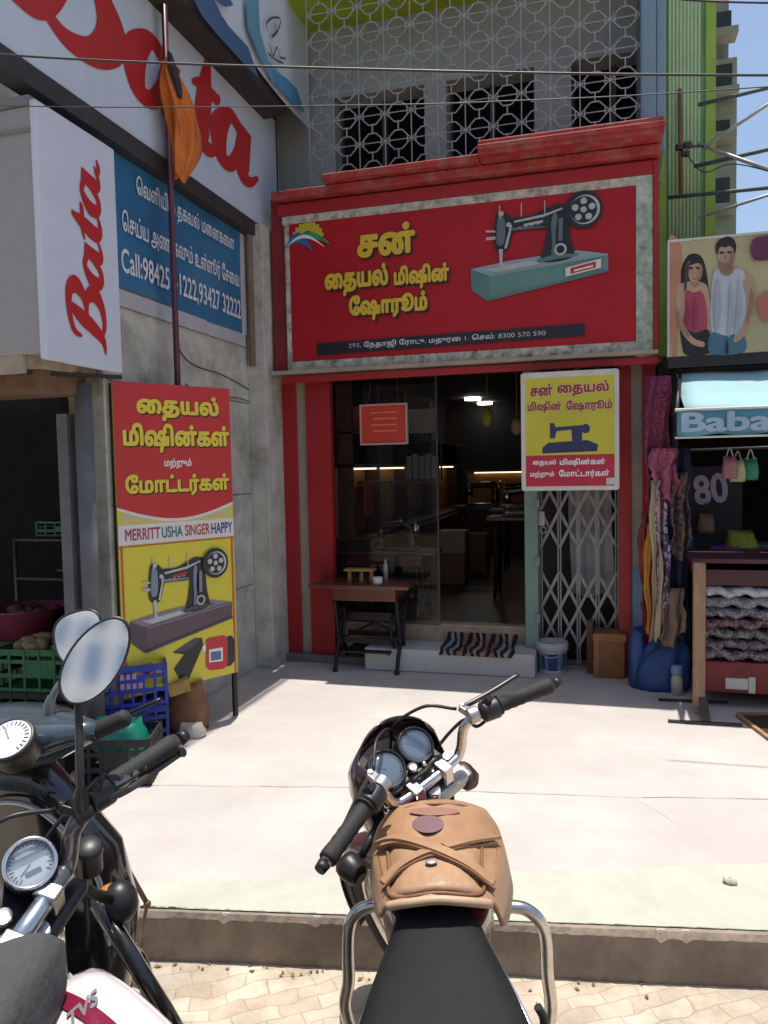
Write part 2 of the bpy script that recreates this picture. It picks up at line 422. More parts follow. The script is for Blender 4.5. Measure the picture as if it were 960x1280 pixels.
b = B(); b.box(x_r1, x_r2, YF + 0.010, YF + 0.05, 0.0, 0.748); obj('blue_strip', b, mat('blue_strip', (0.16, 0.25, 0.38), 0.5, var=0.1), pr)
# plinth, steps, floor
STEPC = mat('step_white', (0.50, 0.485, 0.46), 0.6, var=0.08, scale=5, dirt=(0.36, 0.34, 0.31), damt=0.6)
b = B(); b.box(x_l0, -1.22, YF - 0.06, YF + 0.06, 0.0, 0.055); obj('plinth', b, mat('plinth_grey', (0.16, 0.16, 0.155), 0.9, var=0.2), shop, bev=0.004)
sx0 = gz(540, 838).x - 0.48; sx1 = gz(665, 849).x + 0.02; sy = 5.22
sz = gy(600, 816, sy).z
b = B(); b.box(sx0, sx1, sy, YF + 0.12, 0.0, sz); obj('step', b, STEPC, shop, bev=0.012)
b = B(); b.box(x_l3, x_d0, YF + 0.12, YF + 0.16, 0.0, 0.28); b.box(x_l3, x_d0, YF + 0.10, YF + 0.2, 0.28, 0.295)
obj('door_sill', b, mat('sill_tile', (0.33, 0.27, 0.20), 0.4, var=0.25, scale=9), shop)
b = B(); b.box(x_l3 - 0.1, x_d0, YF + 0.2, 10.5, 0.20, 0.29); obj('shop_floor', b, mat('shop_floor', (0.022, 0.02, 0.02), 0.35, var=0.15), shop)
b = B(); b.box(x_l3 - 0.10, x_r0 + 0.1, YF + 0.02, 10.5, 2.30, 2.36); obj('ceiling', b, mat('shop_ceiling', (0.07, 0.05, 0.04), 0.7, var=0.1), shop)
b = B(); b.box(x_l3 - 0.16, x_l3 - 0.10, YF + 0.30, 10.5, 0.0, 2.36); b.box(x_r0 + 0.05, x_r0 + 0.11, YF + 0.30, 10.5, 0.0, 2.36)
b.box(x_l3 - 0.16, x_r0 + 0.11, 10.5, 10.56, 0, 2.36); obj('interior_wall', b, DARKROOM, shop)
# door frame post (pale green)
GRN = mat('pale_green_paint', (0.15, 0.24, 0.21), 0.45, var=0.1, scale=5, dirt=(0.11, 0.15, 0.13), damt=0.5)
b = B(); b.box(x_d0, x_d1, YF + 0.02, YF + 0.12, 0.0, 2.14); obj('door_post', b, GRN, shop, bev=0.006)
for z in (0.35, 0.75, 1.15, 1.6):
    b = B(); b.box(x_d1 - 0.015, x_d1 + 0.012, YF - 0.004, YF + 0.018, z, z + 0.06); obj('hinge', b, GRN, shop)
# dark reflecting shop window filling the left half of the doorway
gxr = gy(546, 600, 5.46).x
b = B(); b.box(x_l3, gxr, 5.458, 5.464, 0.30, 2.29); sw_ = obj('shop_window', b, mat('shop_glass', (0.012, 0.010, 0.010), 0.03, var=0, alpha=0.16, spec=0.6), shop)
b = B(); b.box(gxr, gxr + 0.012, 5.452, 5.470, 0.30, 2.29); b.box(x_l3, gxr + 0.012, 5.452, 5.470, 0.296, 0.2999); obj('window_edge', b, mat('window_edge', (0.05, 0.05, 0.05), 0.4, 0.5), sw_)
# soffit below the sign with its lamps, off by day
b = B(); b.box(-2.28, 0.36, 5.16, YF + 0.02, 2.135, 2.16); obj('soffit', b, mat('soffit_beige', (0.34, 0.28, 0.21), 0.7, var=0.12, dirt=(0.2, 0.16, 0.12), damt=0.4), shop)
# sign box body + cornice
b = B(); b.box(-2.28, 0.365, 5.24, YF + 0.02, 2.165, 3.40); obj('sign_box', b, DKRED, shop, bev=0.004)
b = B(); b.box(-2.235, 0.375, 5.15, YF, 3.36, 3.42); obj('cornice', b, CORN, shop, bev=0.008)
b = B(); b.box(-1.83, -0.745, 5.09, YF, 3.425, 3.475); b.box(-0.74, 0.385, 5.00, YF, 3.425, 3.52); b.box(-0.74, 0.39, 4.985, 5.2, 3.455, 3.49)
obj('cornice', b, CORN, shop, bev=0.008)
# upper storey: plastered wall with three dark windows behind a lattice screen
UW = mat('upper_wall', (0.33, 0.35, 0.34), 0.85, var=0.15, scale=4, dirt=(0.21, 0.24, 0.23), dscale=2, damt=0.6)
YU = 5.80
wins = [(gy(418, 150, YU).x, gy(531, 150, YU).x, gy(480, 114, YU).z), (gy(558, 150, YU).x, gy(668, 150, YU).x, gy(612, 97, YU).z), (gy(714, 100, YU).x, 0.40, gy(760, 64, YU).z)]
ztop = sum(q[2] for q in wins) / 3
b = B(); xs = [-2.64]
for a, c, _ in wins: xs += [a, c]
xs += [0.42]
for i in range(0, len(xs), 2): b.box(xs[i], xs[i + 1], YU, YU + 0.2, 3.4, ztop)
b.box(-2.64, 0.42, YU, YU + 0.2, ztop, 7.0)
uw = obj('upper_wall', b, UW, shop)
for a, c, _ in wins:
    b = B(); b.box(a - 0.03, c + 0.03, YU + 0.28, YU + 0.3, 3.3, ztop + 0.05)
    wn = obj('window', b, mat('dark_glass', (0.006, 0.006, 0.007), 0.8, var=0.2, spec=0.1), shop)
    b = B()
    for k in (0.0, 0.5, 1.0): b.box(a + (c - a) * k - 0.018, a + (c - a) * k + 0.018, YU + 0.16, YU + 0.195, 3.4, ztop - 0.001)
    obj('window_bars', b, mat('window_bar', (0.05, 0.05, 0.055), 0.6), wn)
b = B(); b.box(-2.30, 0.30, 5.36, YU, 3.41, 3.43); obj('ledge', b, UW, shop)
b = B(); b.box(-2.30, 0.30, 5.30, YU + 0.1, 4.83, 5.0); obj('sun_slab', b, mat('lime_paint', (0.32, 0.42, 0.015), 0.6, var=0.15, scale=4), shop)
# pilaster
b = B(); b.box(gy(801, 100, 5.26).x, gy(820, 100, 5.26).x, 5.26, 5.9, 3.43, 7.0); b.box(gy(820, 100, 5.28).x, gy(832, 100, 5.28).x, 5.28, 5.9, 3.43, 7.0)
obj('pilaster', b, mat('pilaster_blue', (0.17, 0.26, 0.33), 0.6, var=0.12, scale=3, dirt=(0.12, 0.18, 0.22), damt=0.5), shop, bev=0.01)
# lattice
b = B(); YG = 5.30; x0 = gy(385, 100, YG).x; x1 = gy(801, 100, YG).x; c = (x1 - x0) / 12.0; z0 = 3.44; nz_ = 8; t = 0.0036
R8 = c * 0.37
def lat(p, q, r=t): b.bar((p[0], YG, p[1]), (q[0], YG, q[1]), r * 2, r * 2, up=(0, 1, 0))
for i in range(13): lat((x0 + i * c, z0), (x0 + i * c, z0 + nz_ * c), t * 0.9)
for j in range(nz_):
    zc = z0 + (j + 0.5) * c
    lat((x0, zc), (x1, zc), t * 0.75)
    for i in range(12):
        xc = x0 + (i + 0.5) * c
        pts = [(xc + R8 * math.cos(rad(22.5 + 45 * k)), zc + R8 * math.sin(rad(22.5 + 45 * k))) for k in range(8)]
        for k in range(8): lat(pts[k], pts[(k + 1) % 8])
        for sg in (-1, 1):
            lat((xc + sg * R8 * 0.92, zc + R8 * 0.38), (xc + sg * c / 2, zc), t * 0.8); lat((xc + sg * R8 * 0.92, zc - R8 * 0.38), (xc + sg * c / 2, zc), t * 0.8)
        if j < nz_ - 1: lat((xc, zc + R8 * 0.92), (xc, zc + c - R8 * 0.92), t * 1.1)
b.box(x0 - 0.015, x1 + 0.015, YG - 0.012, YG + 0.012, z0 + nz_ * c - 0.004, z0 + nz_ * c + 0.02)
obj('lattice_screen', b, mat('silver_lattice', (0.30, 0.32, 0.305), 0.5, 0.2, var=0.15, scale=8), shop)

# ------------------------------------------------------------------ shop interior
LAMP = mat('ceiling_lamp_glow', (0.9, 0.9, 0.9), 0.4, var=0, emit=(1.0, 0.96, 0.88), estr=7)
for i, (px, py) in enumerate(((591, 498), (606, 503.5), (631, 513.5), (642, 518))):
    P = gz(px, py, 2.29)
    b = B(); b.cyl(P - V((0, 0, 0.02)), P + V((0, 0, 0.008)), 0.10, n=20)
    obj('ceiling_lamp', b, LAMP, label=['round lit ceiling lamp hanging nearest the shop entrance', 'second round lit ceiling lamp from the shop entrance', 'third round lit ceiling lamp from the shop entrance', 'lit round ceiling lamp farthest back, beside the hanging poster'][i],
        cat='ceiling lamp', group='lit lamps in the shop ceiling')
for px, py, col, r, lab in ((609, 521, (0.35, 0.42, 0.06), 0.055, 'green paper bell hanging from the shop ceiling'), (646, 533, (0.50, 0.30, 0.16), 0.05, 'orange paper ball hanging beside the poster in the shop')):
    P = gy(px, py, 6.6); b = B(); b.ell(P, (r, r, r * 1.5), nu=12, nv=8); b.cyl(P + V((0, 0, r)), (P.x, P.y, 2.3), 0.003, n=5)
    obj('paper_ornament', b, mat('ornament_%d' % px, col, 0.6), label=lab, cat='ornament', group='paper ornaments in the shop')
# lit wooden shelf wall along the left of the shop
WOODL = mat('shelf_wood', (0.26, 0.13, 0.045), 0.55, var=0.25, scale=6, stretch=(1, 1, 6))
STRIP = mat('strip_glow', (0.9, 0.9, 0.9), 0.4, var=0, emit=(1.0, 0.72, 0.42), estr=2.0)
shf = thing('wall_shelf', (-1.98, 7.2, 0.29), 'long wooden wall shelf lit by warm strip lights on the left of the shop', 'shelf')
xs0 = x_l3 - 0.098
b = B(); b.box(xs0, xs0 + 0.02, 5.75, 10.4, 0.9, 1.45); obj('back_panel', b, WOODL, shf)
b = B()
for z in (0.88, 1.46, 1.72): b.box(xs0, xs0 + 0.26, 5.75, 10.4, z, z + 0.025)
for y in (5.75, 6.5, 7.5, 8.7, 10.3): b.box(xs0 + 0.021, xs0 + 0.15, y, y + 0.025, 0.906, 2.2)
obj('shelf_board', b, mat('shelf_board', (0.045, 0.02, 0.014), 0.5, var=0.2), shf)
b = B(); b.box(xs0 + 0.10, xs0 + 0.125, 5.80, 10.2, 1.44, 1.455); obj('strip_light', b, STRIP, shf)
b = B(); b.box(xs0, xs0 + 0.3, 5.75, 10.4, 0.29, 0.87); obj('cupboard', b, mat('cupboard_dark', (0.02, 0.01, 0.009), 0.5), shf)
# back shelf across the shop
shb = thing('back_shelf', (-0.9, 10.2, 0.29), 'dark shelf across the back of the shop with a glowing strip', 'shelf')
b = B(); b.box(xs0 + 0.3, 0.1, 10.30, 10.45, 0.95, 1.36); obj('back_panel', b, WOODL, shb)
b = B(); b.box(xs0 + 0.3, 0.1, 10.05, 10.45, 1.37, 1.40); b.box(xs0 + 0.3, 0.1, 10.05, 10.45, 0.90, 0.94); b.box(xs0 + 0.3, 0.1, 10.05, 10.45, 0.29, 0.89)
obj('shelf_board', b, mat('shelf_board', (0.1, 0.05, 0.03)), shb)
b = B(); b.box(xs0 + 0.4, -0.05, 10.26, 10.28, 1.355, 1.368); obj('strip_light', b, STRIP, shb)
# goods on the shelves
gcol = [((0.30, 0.06, 0.05), 'red'), ((0.05, 0.09, 0.16), 'blue'), ((0.28, 0.25, 0.20), 'pale'), ((0.06, 0.12, 0.06), 'green'), ((0.20, 0.10, 0.05), 'brown')]
nth = ['nearest', 'second', 'third', 'fourth', 'fifth', 'sixth', 'seventh', 'eighth', 'ninth', 'tenth']
for i in range(9):
    y = 5.85 + i * 0.28; col, cn = gcol[i % 5]; h = random.uniform(0.13, 0.24)
    b = B(); b.box(xs0 + 0.05, xs0 + 0.22, y, y + 0.2, 1.747, 1.747 + h); b.box(xs0 + 0.22, xs0 + 0.223, y + 0.03, y + 0.16, 1.77, 1.747 + h * 0.7)
    obj('goods_box', b, mat('goods_' + cn, col, 0.6), bev=0.004, label='%s carton on the upper left shelf, %s from the entrance' % (cn, nth[i]), cat='carton', group='cartons on the upper shelf')
for i, (x, y, w_, d_, h_, cn) in enumerate(((-1.45, 7.6, .34, .3, .30, 'brown'), (-1.42, 7.62, .28, .26, .22, 'pale'), (-1.38, 8.4, .4, .3, .42, 'brown'), (-0.35, 8.8, .4, .4, .55, 'blue'), (-0.25, 7.4, .3, .3, .35, 'red'))):
    z0_ = 0.29 if i != 1 else 0.591
    b = B(); b.box(x - w_ / 2, x + w_ / 2, y - d_ / 2, y + d_ / 2, z0_, z0_ + h_); b.box(x - .02, x + .02, y - d_ / 2 - .0015, y + d_ / 2 + .0015, z0_ + .002, z0_ + h_ + .0015)
    obj('packing_box', b, mat('goods_' + cn, (0.2, 0.1, 0.05), 0.6), bev=0.004, label=['brown packing box on the shop floor by the lit shelf, under a paler one', 'pale packing box on top of a brown one on the shop floor', 'tall brown packing box farther back by the lit shelf', 'big blue packing box at the dark back right of the shop', 'red packing box on the shop floor behind the folding gate'][i], cat='packing box', group='packing boxes on the shop floor')
for i, (y, z, hh_, col) in enumerate(((6.05, 1.05, .28, (0.30, 0.05, 0.04)), (6.75, 1.02, .3, (0.32, 0.27, 0.08)), (7.8, 1.05, .26, (0.28, 0.28, 0.3)))):
    b = B(); b.box(xs0 + .151, xs0 + .156, y, y + .22, z, z + hh_); obj('poster', b, mat('poster_print_%d' % i, col, 0.5, var=.3, scale=12), label=['small red poster on the lit shelf nearest the door', 'yellowish poster on the lit shelf, second from the door', 'whitish poster on the lit shelf, farthest from the door'][i], cat='poster', group='small posters on the lit shelf')
# framed red notice hanging at the entrance
P = gy(452, 508, 5.435); Q = gy(508, 553, 5.435)
nf = thing('notice_board', ((P.x + Q.x) / 2, 5.435, Q.z), 'small red notice with pale frame hanging inside the shop entrance', 'notice')
b = B(); b.box(P.x, Q.x, 5.430, 5.450, Q.z, P.z); obj('panel', b, mat('notice_red', (0.50, 0.035, 0.02), 0.45), nf)
b = B(); g = 0.012
b.box(P.x - g, Q.x + g, 5.420, 5.455, P.z, P.z + g); b.box(P.x - g, Q.x + g, 5.420, 5.455, Q.z - g, Q.z); b.box(P.x - g, P.x, 5.420, 5.455, Q.z + .0005, P.z - .0005); b.box(Q.x, Q.x + g, 5.420, 5.455, Q.z + .0005, P.z - .0005)
obj('frame', b, mat('notice_frame', (0.42, 0.28, 0.25), 0.5), nf)
b = B(); b.tube([(P.x + 0.05, 5.435, P.z + g), (P.x + 0.1, 5.435, 2.3)], 0.003, 5); b.tube([(Q.x - 0.05, 5.435, P.z + g), (Q.x - 0.08, 5.435, 2.3)], 0.003, 5); obj('cord', b, BLACK, nf)
b = B()
for k in range(4): z = P.z - 0.05 - k * 0.045; b.box(P.x + 0.07 + 0.02 * (k % 2), Q.x - 0.07, 5.426, 5.4292, z - 0.005, z + 0.005)
obj('lines', b, mat('notice_ink', (0.60, 0.20, 0.05), 0.5), nf)

# ------------------------------------------------------------------ printed picture of a sewing machine (flat print on a sign)
def machine_print(parent, fr, u0, v0, wd, ht, base_front, base_side, base_top, body, metal, w=0.004, name='machine_picture', wheel=True, badge=None):
    """flat layered print: unit square 0..1 mapped on the box"""
    mats = [base_front, base_side, base_top, body, metal, mat('print_black', (0.012, 0.012, 0.014), 0.4, var=0.1), mat('print_red', (0.45, 0.02, 0.03), 0.4, var=0.05), mat('print_white', (0.62, 0.62, 0.60), 0.4, var=0.05)]
    b = B(); lay = [0]
    def M(p): return (u0 + p[0] * wd, v0 + p[1] * ht)
    def poly(pts, mi): lay[0] += 1; b.mi = mi; b.flat([M(p) for p in pts], fr, w + lay[0] * 0.00035)
    def disc(cx, cy, r, mi, n=22, ry=None): poly([(cx + r * math.cos(6.283 * k / n), cy + (ry or r * wd / ht) * math.sin(6.283 * k / n)) for k in range(n)], mi)
    def smooth(pts, mi): poly([(p.x, p.y) for p in spline([V((q[0], q[1], 0)) for q in pts], 5, True)], mi)
    # base box
    poly([(0.0, 0.33), (0.14, 0.25), (0.14, 0.0), (0.12, 0.0), (0.005, 0.12)], 1)
    poly([(0.0, 0.33), (0.14, 0.25), (1.0, 0.36), (0.78, 0.42), (0.30, 0.38)], 2)
    poly([(0.14, 0.0), (1.0, 0.19), (1.0, 0.36), (0.14, 0.25)], 0)
    poly([(0.10, 0.315), (0.20, 0.275), (0.52, 0.325), (0.46, 0.36)], 4)
    # pillar, arm, head
    smooth([(0.53, 0.34), (0.75, 0.36), (0.74, 0.55), (0.73, 0.75), (0.72, 0.86), (0.62, 0.88), (0.56, 0.82), (0.57, 0.68), (0.55, 0.5)], 5)
    smooth([(0.24, 0.77), (0.30, 0.80), (0.45, 0.80), (0.58, 0.86), (0.70, 0.87), (0.70, 0.72), (0.56, 0.66), (0.40, 0.66), (0.30, 0.66), (0.25, 0.68)], 5)
    smooth([(0.18, 0.52), (0.27, 0.48), (0.31, 0.60), (0.33, 0.72), (0.29, 0.83), (0.22, 0.86), (0.19, 0.80)], 5)
    smooth([(0.20, 0.56), (0.25, 0.55), (0.265, 0.68), (0.255, 0.80), (0.22, 0.83), (0.205, 0.75)], 3)
    poly([(0.33, 0.745), (0.55, 0.775), (0.68, 0.83), (0.68, 0.845), (0.55, 0.80), (0.33, 0.765)], 4)
    poly([(0.40, 0.70), (0.54, 0.72), (0.54, 0.745), (0.40, 0.725)], 6 if badge is None else 4)
    # needle bar and foot
    poly([(0.215, 0.50), (0.245, 0.50), (0.24, 0.38), (0.255, 0.31), (0.215, 0.30), (0.22, 0.38)], 4)
    poly([(0.12, 0.70), (0.19, 0.69), (0.19, 0.67), (0.12, 0.68)], 4); poly([(0.12, 0.63), (0.19, 0.63), (0.19, 0.60), (0.12, 0.60)], 4)
    for x in (0.22, 0.38, 0.55): poly([(x, 0.80), (x + 0.008, 0.80), (x + 0.008, 0.93), (x, 0.93)], 4)
    # print highlights and shade along the casting and the base
    smooth([(0.60, 0.40), (0.635, 0.42), (0.63, 0.60), (0.645, 0.76), (0.62, 0.80), (0.60, 0.70), (0.605, 0.52)], 4 if False else 3)
    poly([(0.28, 0.70), (0.55, 0.685), (0.56, 0.672), (0.42, 0.668), (0.30, 0.672)], 3)
    poly([(0.14, 0.235), (1.0, 0.345), (1.0, 0.36), (0.14, 0.25)], 2); poly([(0.14, 0.0), (1.0, 0.19), (1.0, 0.21), (0.14, 0.025)], 1)
    poly([(0.50, 0.335), (0.78, 0.365), (0.80, 0.385), (0.62, 0.40), (0.50, 0.365)], 1)
    for k in range(4): poly([(0.36 + .045 * k, 0.69 + .004 * k), (0.385 + .045 * k, 0.692 + .004 * k), (0.385 + .045 * k, 0.70 + .004 * k), (0.36 + .045 * k, 0.698 + .004 * k)], 4)
    disc(0.29, 0.73, 0.018, 4, 12); disc(0.235, 0.845, 0.02, 4, 12); poly([(0.255, 0.50), (0.275, 0.50), (0.30, 0.62), (0.315, 0.72), (0.305, 0.73), (0.28, 0.62)], 4)
    # hand wheel with open spokes shown as light gaps
    disc(0.83, 0.80, 0.135, 5); disc(0.84, 0.80, 0.105, 4)
    disc(0.83, 0.80, 0.095, 5)
    for k in range(5):
        a = k * 1.2566 + 0.3; disc(0.83 + 0.062 * math.cos(a), 0.80 + 0.062 * wd / ht * math.sin(a), 0.024, 4, 10)
    disc(0.83, 0.80, 0.022, 4, 12)
    # gold ornament and balance knob on the pillar
    disc(0.665, 0.44, 0.045, 4, 16); disc(0.665, 0.44, 0.03, 5, 14); poly([(0.65, 0.52), (0.68, 0.52), (0.685, 0.74), (0.655, 0.74)], 3)
    if badge:
        poly([(0.70, 0.17), (0.95, 0.228), (0.95, 0.315), (0.70, 0.255)], 7)
        poly([(0.735, 0.192), (0.915, 0.233), (0.915, 0.293), (0.735, 0.25)], 6)
        poly([(0.76, 0.212), (0.895, 0.243), (0.895, 0.262), (0.76, 0.23)], 7)
    return obj(name, b, mats, parent, recalc=False)

# ------------------------------------------------------------------ the big red signboard
YS = 5.22
sg = thing('shop_sign', (-0.95, YS, 2.2), 'big red shop signboard with yellow Tamil lettering and a green sewing machine picture', 'signboard')
F = Fr((0, YS, 0), (1, 0, 0), (0, 0, 1), (0, -1, 0))
TL, TR, BL, BR = (F.uv(gy(*p, YS)) for p in ((361, 289), (795, 222), (362, 450), (793, 430)))
MOTT = mat('weathered_frame', (0.45, 0.43, 0.37), 0.7, var=0.45, scale=18, dirt=(0.14, 0.07, 0.05), dscale=11, damt=1.0)
MOTG = mat('weathered_frame_green', (0.30, 0.37, 0.30), 0.7, var=0.45, scale=16, dirt=(0.60, 0.60, 0.56), dscale=6, damt=1.0)
x0, x1 = F.uv(gy(350, 350, YS))[0], F.uv(gy(823, 320, YS))[0]
zt, zb = (TL[1] + TR[1]) / 2, (BL[1] + BR[1]) / 2
b = B(); b.box(TL[0], TR[0], YS + 0.004, YS + 0.03, zb, zt)
def m_signred():
    m = mat('sign_red', (0.38, 0.009, 0.016), 0.4, var=0.16, scale=1.3, spec=0.3, dirt=(0.25, 0.010, 0.024), dscale=1.0, damt=0.6)
    return m
obj('panel', b, m_signred(), sg)
b = B(); b.box(x0 + 0.03, TR[0], YS - 0.004, YS + 0.03, zt, zt + 0.055); b.box(x0 + 0.045, TR[0], YS - 0.004, YS + 0.03, zb - 0.085, zb)
b.box(x0 + 0.045, TL[0], YS - 0.002, YS + 0.03, zb, zt)
fo = obj('frame', b, MOTT, sg)
b = B(); b.box(TR[0] + 0.0, TR[0] + 0.10, YS - 0.005, YS + 0.03, zb - 0.10, zt + 0.055); obj('frame', b, MOTG, sg)
b = B(); b.box(x0, x1, YS - 0.016, YS + 0.03, zb - 0.15, zb - 0.103); b.box(TR[0] + 0.102, x1, YS - 0.014, YS + 0.03, zb - 0.10, zt + 0.14)
b.box(x0, TR[0] + 0.1, YS - 0.012, YS + 0.02, zt + 0.058, zt + 0.14)
obj('red_edge', b, RED, sg, bev=0.004)
# lettering: dark shadow first, then the yellow letters on thin raised plates
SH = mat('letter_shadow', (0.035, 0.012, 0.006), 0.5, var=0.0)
def sign_words(s, pl_, pr_, pt, pb, bold):
    """a line of words between photo points (left, right baseline) on the sign face"""
    a = F.uv(gy(*pl_, YS)); c = F.uv(gy(*pr_, YS)); hgt = F.uv(gy(*pt, YS))[1] - F.uv(gy(*pb, YS))[1]
    return a[0], (a[1] + c[1]) / 2, c[0] - a[0], hgt
b1 = B(); b2 = B()
for s, l, r, t, bo, bd in (('சன்', (447, 322), (520, 318), (483, 281), (483, 321), 0.05),
                           ('\u0bc8தயல்', (407, 377), (486, 361), (450, 333), (450, 370), 0.055), ('மிஷின்', (493, 364), (562, 358), (528, 327), (528, 358), 0.055),
                           ('\u0bc7ஷாரூம்', (437, 402), (535, 396), (486, 366), (486, 399), 0.055)):
    u, v, wd, h = sign_words(s, l, r, t, bo, bd)
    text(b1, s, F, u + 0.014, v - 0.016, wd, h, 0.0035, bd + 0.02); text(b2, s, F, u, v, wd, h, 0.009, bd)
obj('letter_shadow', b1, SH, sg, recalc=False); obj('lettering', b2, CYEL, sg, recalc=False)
# address strip
A = F.uv(gy(396, 436, YS)); Bq = F.uv(gy(731, 412, YS))
b = B(); b.prism([(A[0], zb + 0.035), (Bq[0], zb + 0.055), (Bq[0], zb + 0.135), (A[0], zb + 0.12)], F, 0.001, 0.004)
obj('address_strip', b, mat('strip_black', (0.01, 0.01, 0.02), 0.4, var=0.1), sg)
b = B(); u0_ = F.uv(gy(436, 436, YS))[0]; u1_ = F.uv(gy(682, 420, YS))[0]
text(b, '293, \u0bc7நதாஜி \u0bc7ராடு, மதுரை 1. \u0bc6சல்: 8300 570 590', F, u0_, zb + 0.06, u1_ - u0_, 0.052, 0.006, 0.012)
obj('address_lettering', b, mat('print_pale', (0.62, 0.62, 0.62), 0.4, var=0.05), sg, recalc=False)
# rising sun emblem: yellow toothed half disc above blue and green waves
b = B(); C0 = F.uv(gy(385, 297, YS)); q = 0.125
pts = []
for k in range(0, 41):
    a = math.pi * k / 40; r = 1.0 if (k // 2) % 2 else 0.9
    pts.append((C0[0] + q * r * math.cos(a), C0[1] - 0.01 + q * r * math.sin(a)))
b.mi = 0; b.flat(pts, F, 0.003)
b.mi = 1; b.flat([(C0[0] + 0.05 * math.cos(math.pi * k / 12), C0[1] + 0.0 + 0.045 * math.sin(math.pi * k / 12)) for k in range(13)], F, 0.0036)
def wave(mi, dy, x0_, x1_, amp, th, w_):
    n = 16; up = []; dn_ = []
    for k in range(n + 1):
        t = k / n; x = x0_ + (x1_ - x0_) * t; y = dy + amp * math.sin(math.pi * (t * 0.9 + 0.1))
        h = th * (0.25 + math.sin(math.pi * t)); up.append((C0[0] + x, C0[1] + y + h / 2)); dn_.append((C0[0] + x, C0[1] + y - h / 2))
    b.mi = mi; b.flat(up + dn_[::-1], F, w_)
wave(2, -0.085, -0.17, 0.03, 0.09, 0.06, 0.0042); wave(3, -0.055, -0.12, 0.16, 0.07, 0.035, 0.0048); wave(4, -0.075, -0.16, 0.12, 0.085, 0.018, 0.0054)
obj('emblem', b, [mat('emblem_yellow', (0.50, 0.40, 0.03), 0.4), mat('emblem_violet', (0.09, 0.03, 0.14), 0.4), mat('emblem_blue', (0.02, 0.12, 0.36), 0.4), mat('emblem_green', (0.02, 0.28, 0.09), 0.4), WHITE], sg, recalc=False)
ma = F.uv(gy(589, 380, YS)); mb = F.uv(gy(760, 258, YS)); mt = F.uv(gy(700, 258, YS))
TEALF = mat('print_teal', (0.11, 0.24, 0.21), 0.4, var=0.15, scale=4)
machine_print(sg, F, ma[0], ma[1] + 0.012, mb[0] - ma[0], 0.66, TEALF, mat('print_teal_dark', (0.08, 0.17, 0.17), 0.4), mat('print_teal_pale', (0.24, 0.33, 0.36), 0.4),
              mat('print_greygreen', (0.10, 0.14, 0.15), 0.4), mat('print_silver', (0.40, 0.43, 0.42), 0.4), badge=True)

# ------------------------------------------------------------------ left: concrete wall and shoe shop front
XW = -2.44
sw = thing('side_building', (XW - 1.5, 4.5, 0), 'grey stained concrete side wall with a dark open stall under a canopy', 'building')
b = B(); b.box(XW - 0.22, XW, 3.43, 5.9, 0.0, 6.2); 
b.box(XW, XW + 0.14, 5.12, 5.42, 0.0, 3.2)
obj('side_wall', b, CONC, sw, bev=0.006)
b = B(); b.box(XW - 0.4, -2.185, 1.2, 5.35, 4.02, 6.4); obj('added_storey', b, mat('storey_dark', (0.035, 0.03, 0.03), 0.85, var=0.3, scale=5), sw)  # added overhang: joins the banner's shadow to the wall's, underside doubles as dark beam
for q, r_ in ((((218, 428), (240, 455), (285, 472), (340, 505)), 0.004), (((312, 330), (318, 420), (322, 560)), 0.004), (((232, 480), (262, 500), (300, 498), (345, 520)), 0.0035)):
    b = B(); b.tube(spline([gx(x, y, XW + 0.008) for x, y in q], 6), r_, 6); obj('wall_wire', b, mat('wire_grey', (0.05, 0.05, 0.05), 0.6), sw)
b = B()
for zg in (0.62, 1.28, 1.93, 2.33): b.box(XW - 0.004, XW + 0.0015, 3.45, 5.11, zg, zg + 0.008)
obj('wall_joint', b, mat('joint_dark', (0.16, 0.16, 0.145), 0.95, var=0.3, scale=9), sw)
b = B(); b.box(-9, XW - 0.22, 3.36, 3.6, 2.0, 6.2); obj('front_wall', b, CONC, sw)
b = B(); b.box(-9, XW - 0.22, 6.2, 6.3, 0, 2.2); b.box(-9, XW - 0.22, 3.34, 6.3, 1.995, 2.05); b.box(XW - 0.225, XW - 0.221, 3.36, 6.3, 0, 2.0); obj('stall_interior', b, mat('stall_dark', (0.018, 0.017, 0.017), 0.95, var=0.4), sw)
b = B(); b.box(-9, XW + 0.02, 2.88, 3.34, 1.935, 1.985); b.box(-9, XW - 0.0, 2.86, 2.88, 1.90, 1.99)
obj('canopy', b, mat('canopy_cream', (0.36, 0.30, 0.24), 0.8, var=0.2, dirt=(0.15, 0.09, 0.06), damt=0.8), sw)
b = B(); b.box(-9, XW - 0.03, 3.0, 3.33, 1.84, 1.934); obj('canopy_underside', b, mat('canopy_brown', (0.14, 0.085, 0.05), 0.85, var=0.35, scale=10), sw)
b = B(); b.tube([(XW - 0.03, 3.30, 0), (XW - 0.03, 3.30, 1.9)], 0.045, 10); b.box(XW - 0.16, XW - 0.10, 3.26, 3.33, 0.55, 1.75)
obj('corner_post', b, mat('corner_post', (0.12, 0.125, 0.135), 0.8, var=0.25), sw)
# dark battens, rubble-grey wall and pipes between the boards
b = B(); b.tube([(XW + 0.05, 5.10, 2.2), (XW + 0.05, 5.10, 4.6)], 0.025, 8); obj('drain_pipe', b, mat('pipe_brown', (0.16, 0.11, 0.085), 0.7, var=0.3), sw)

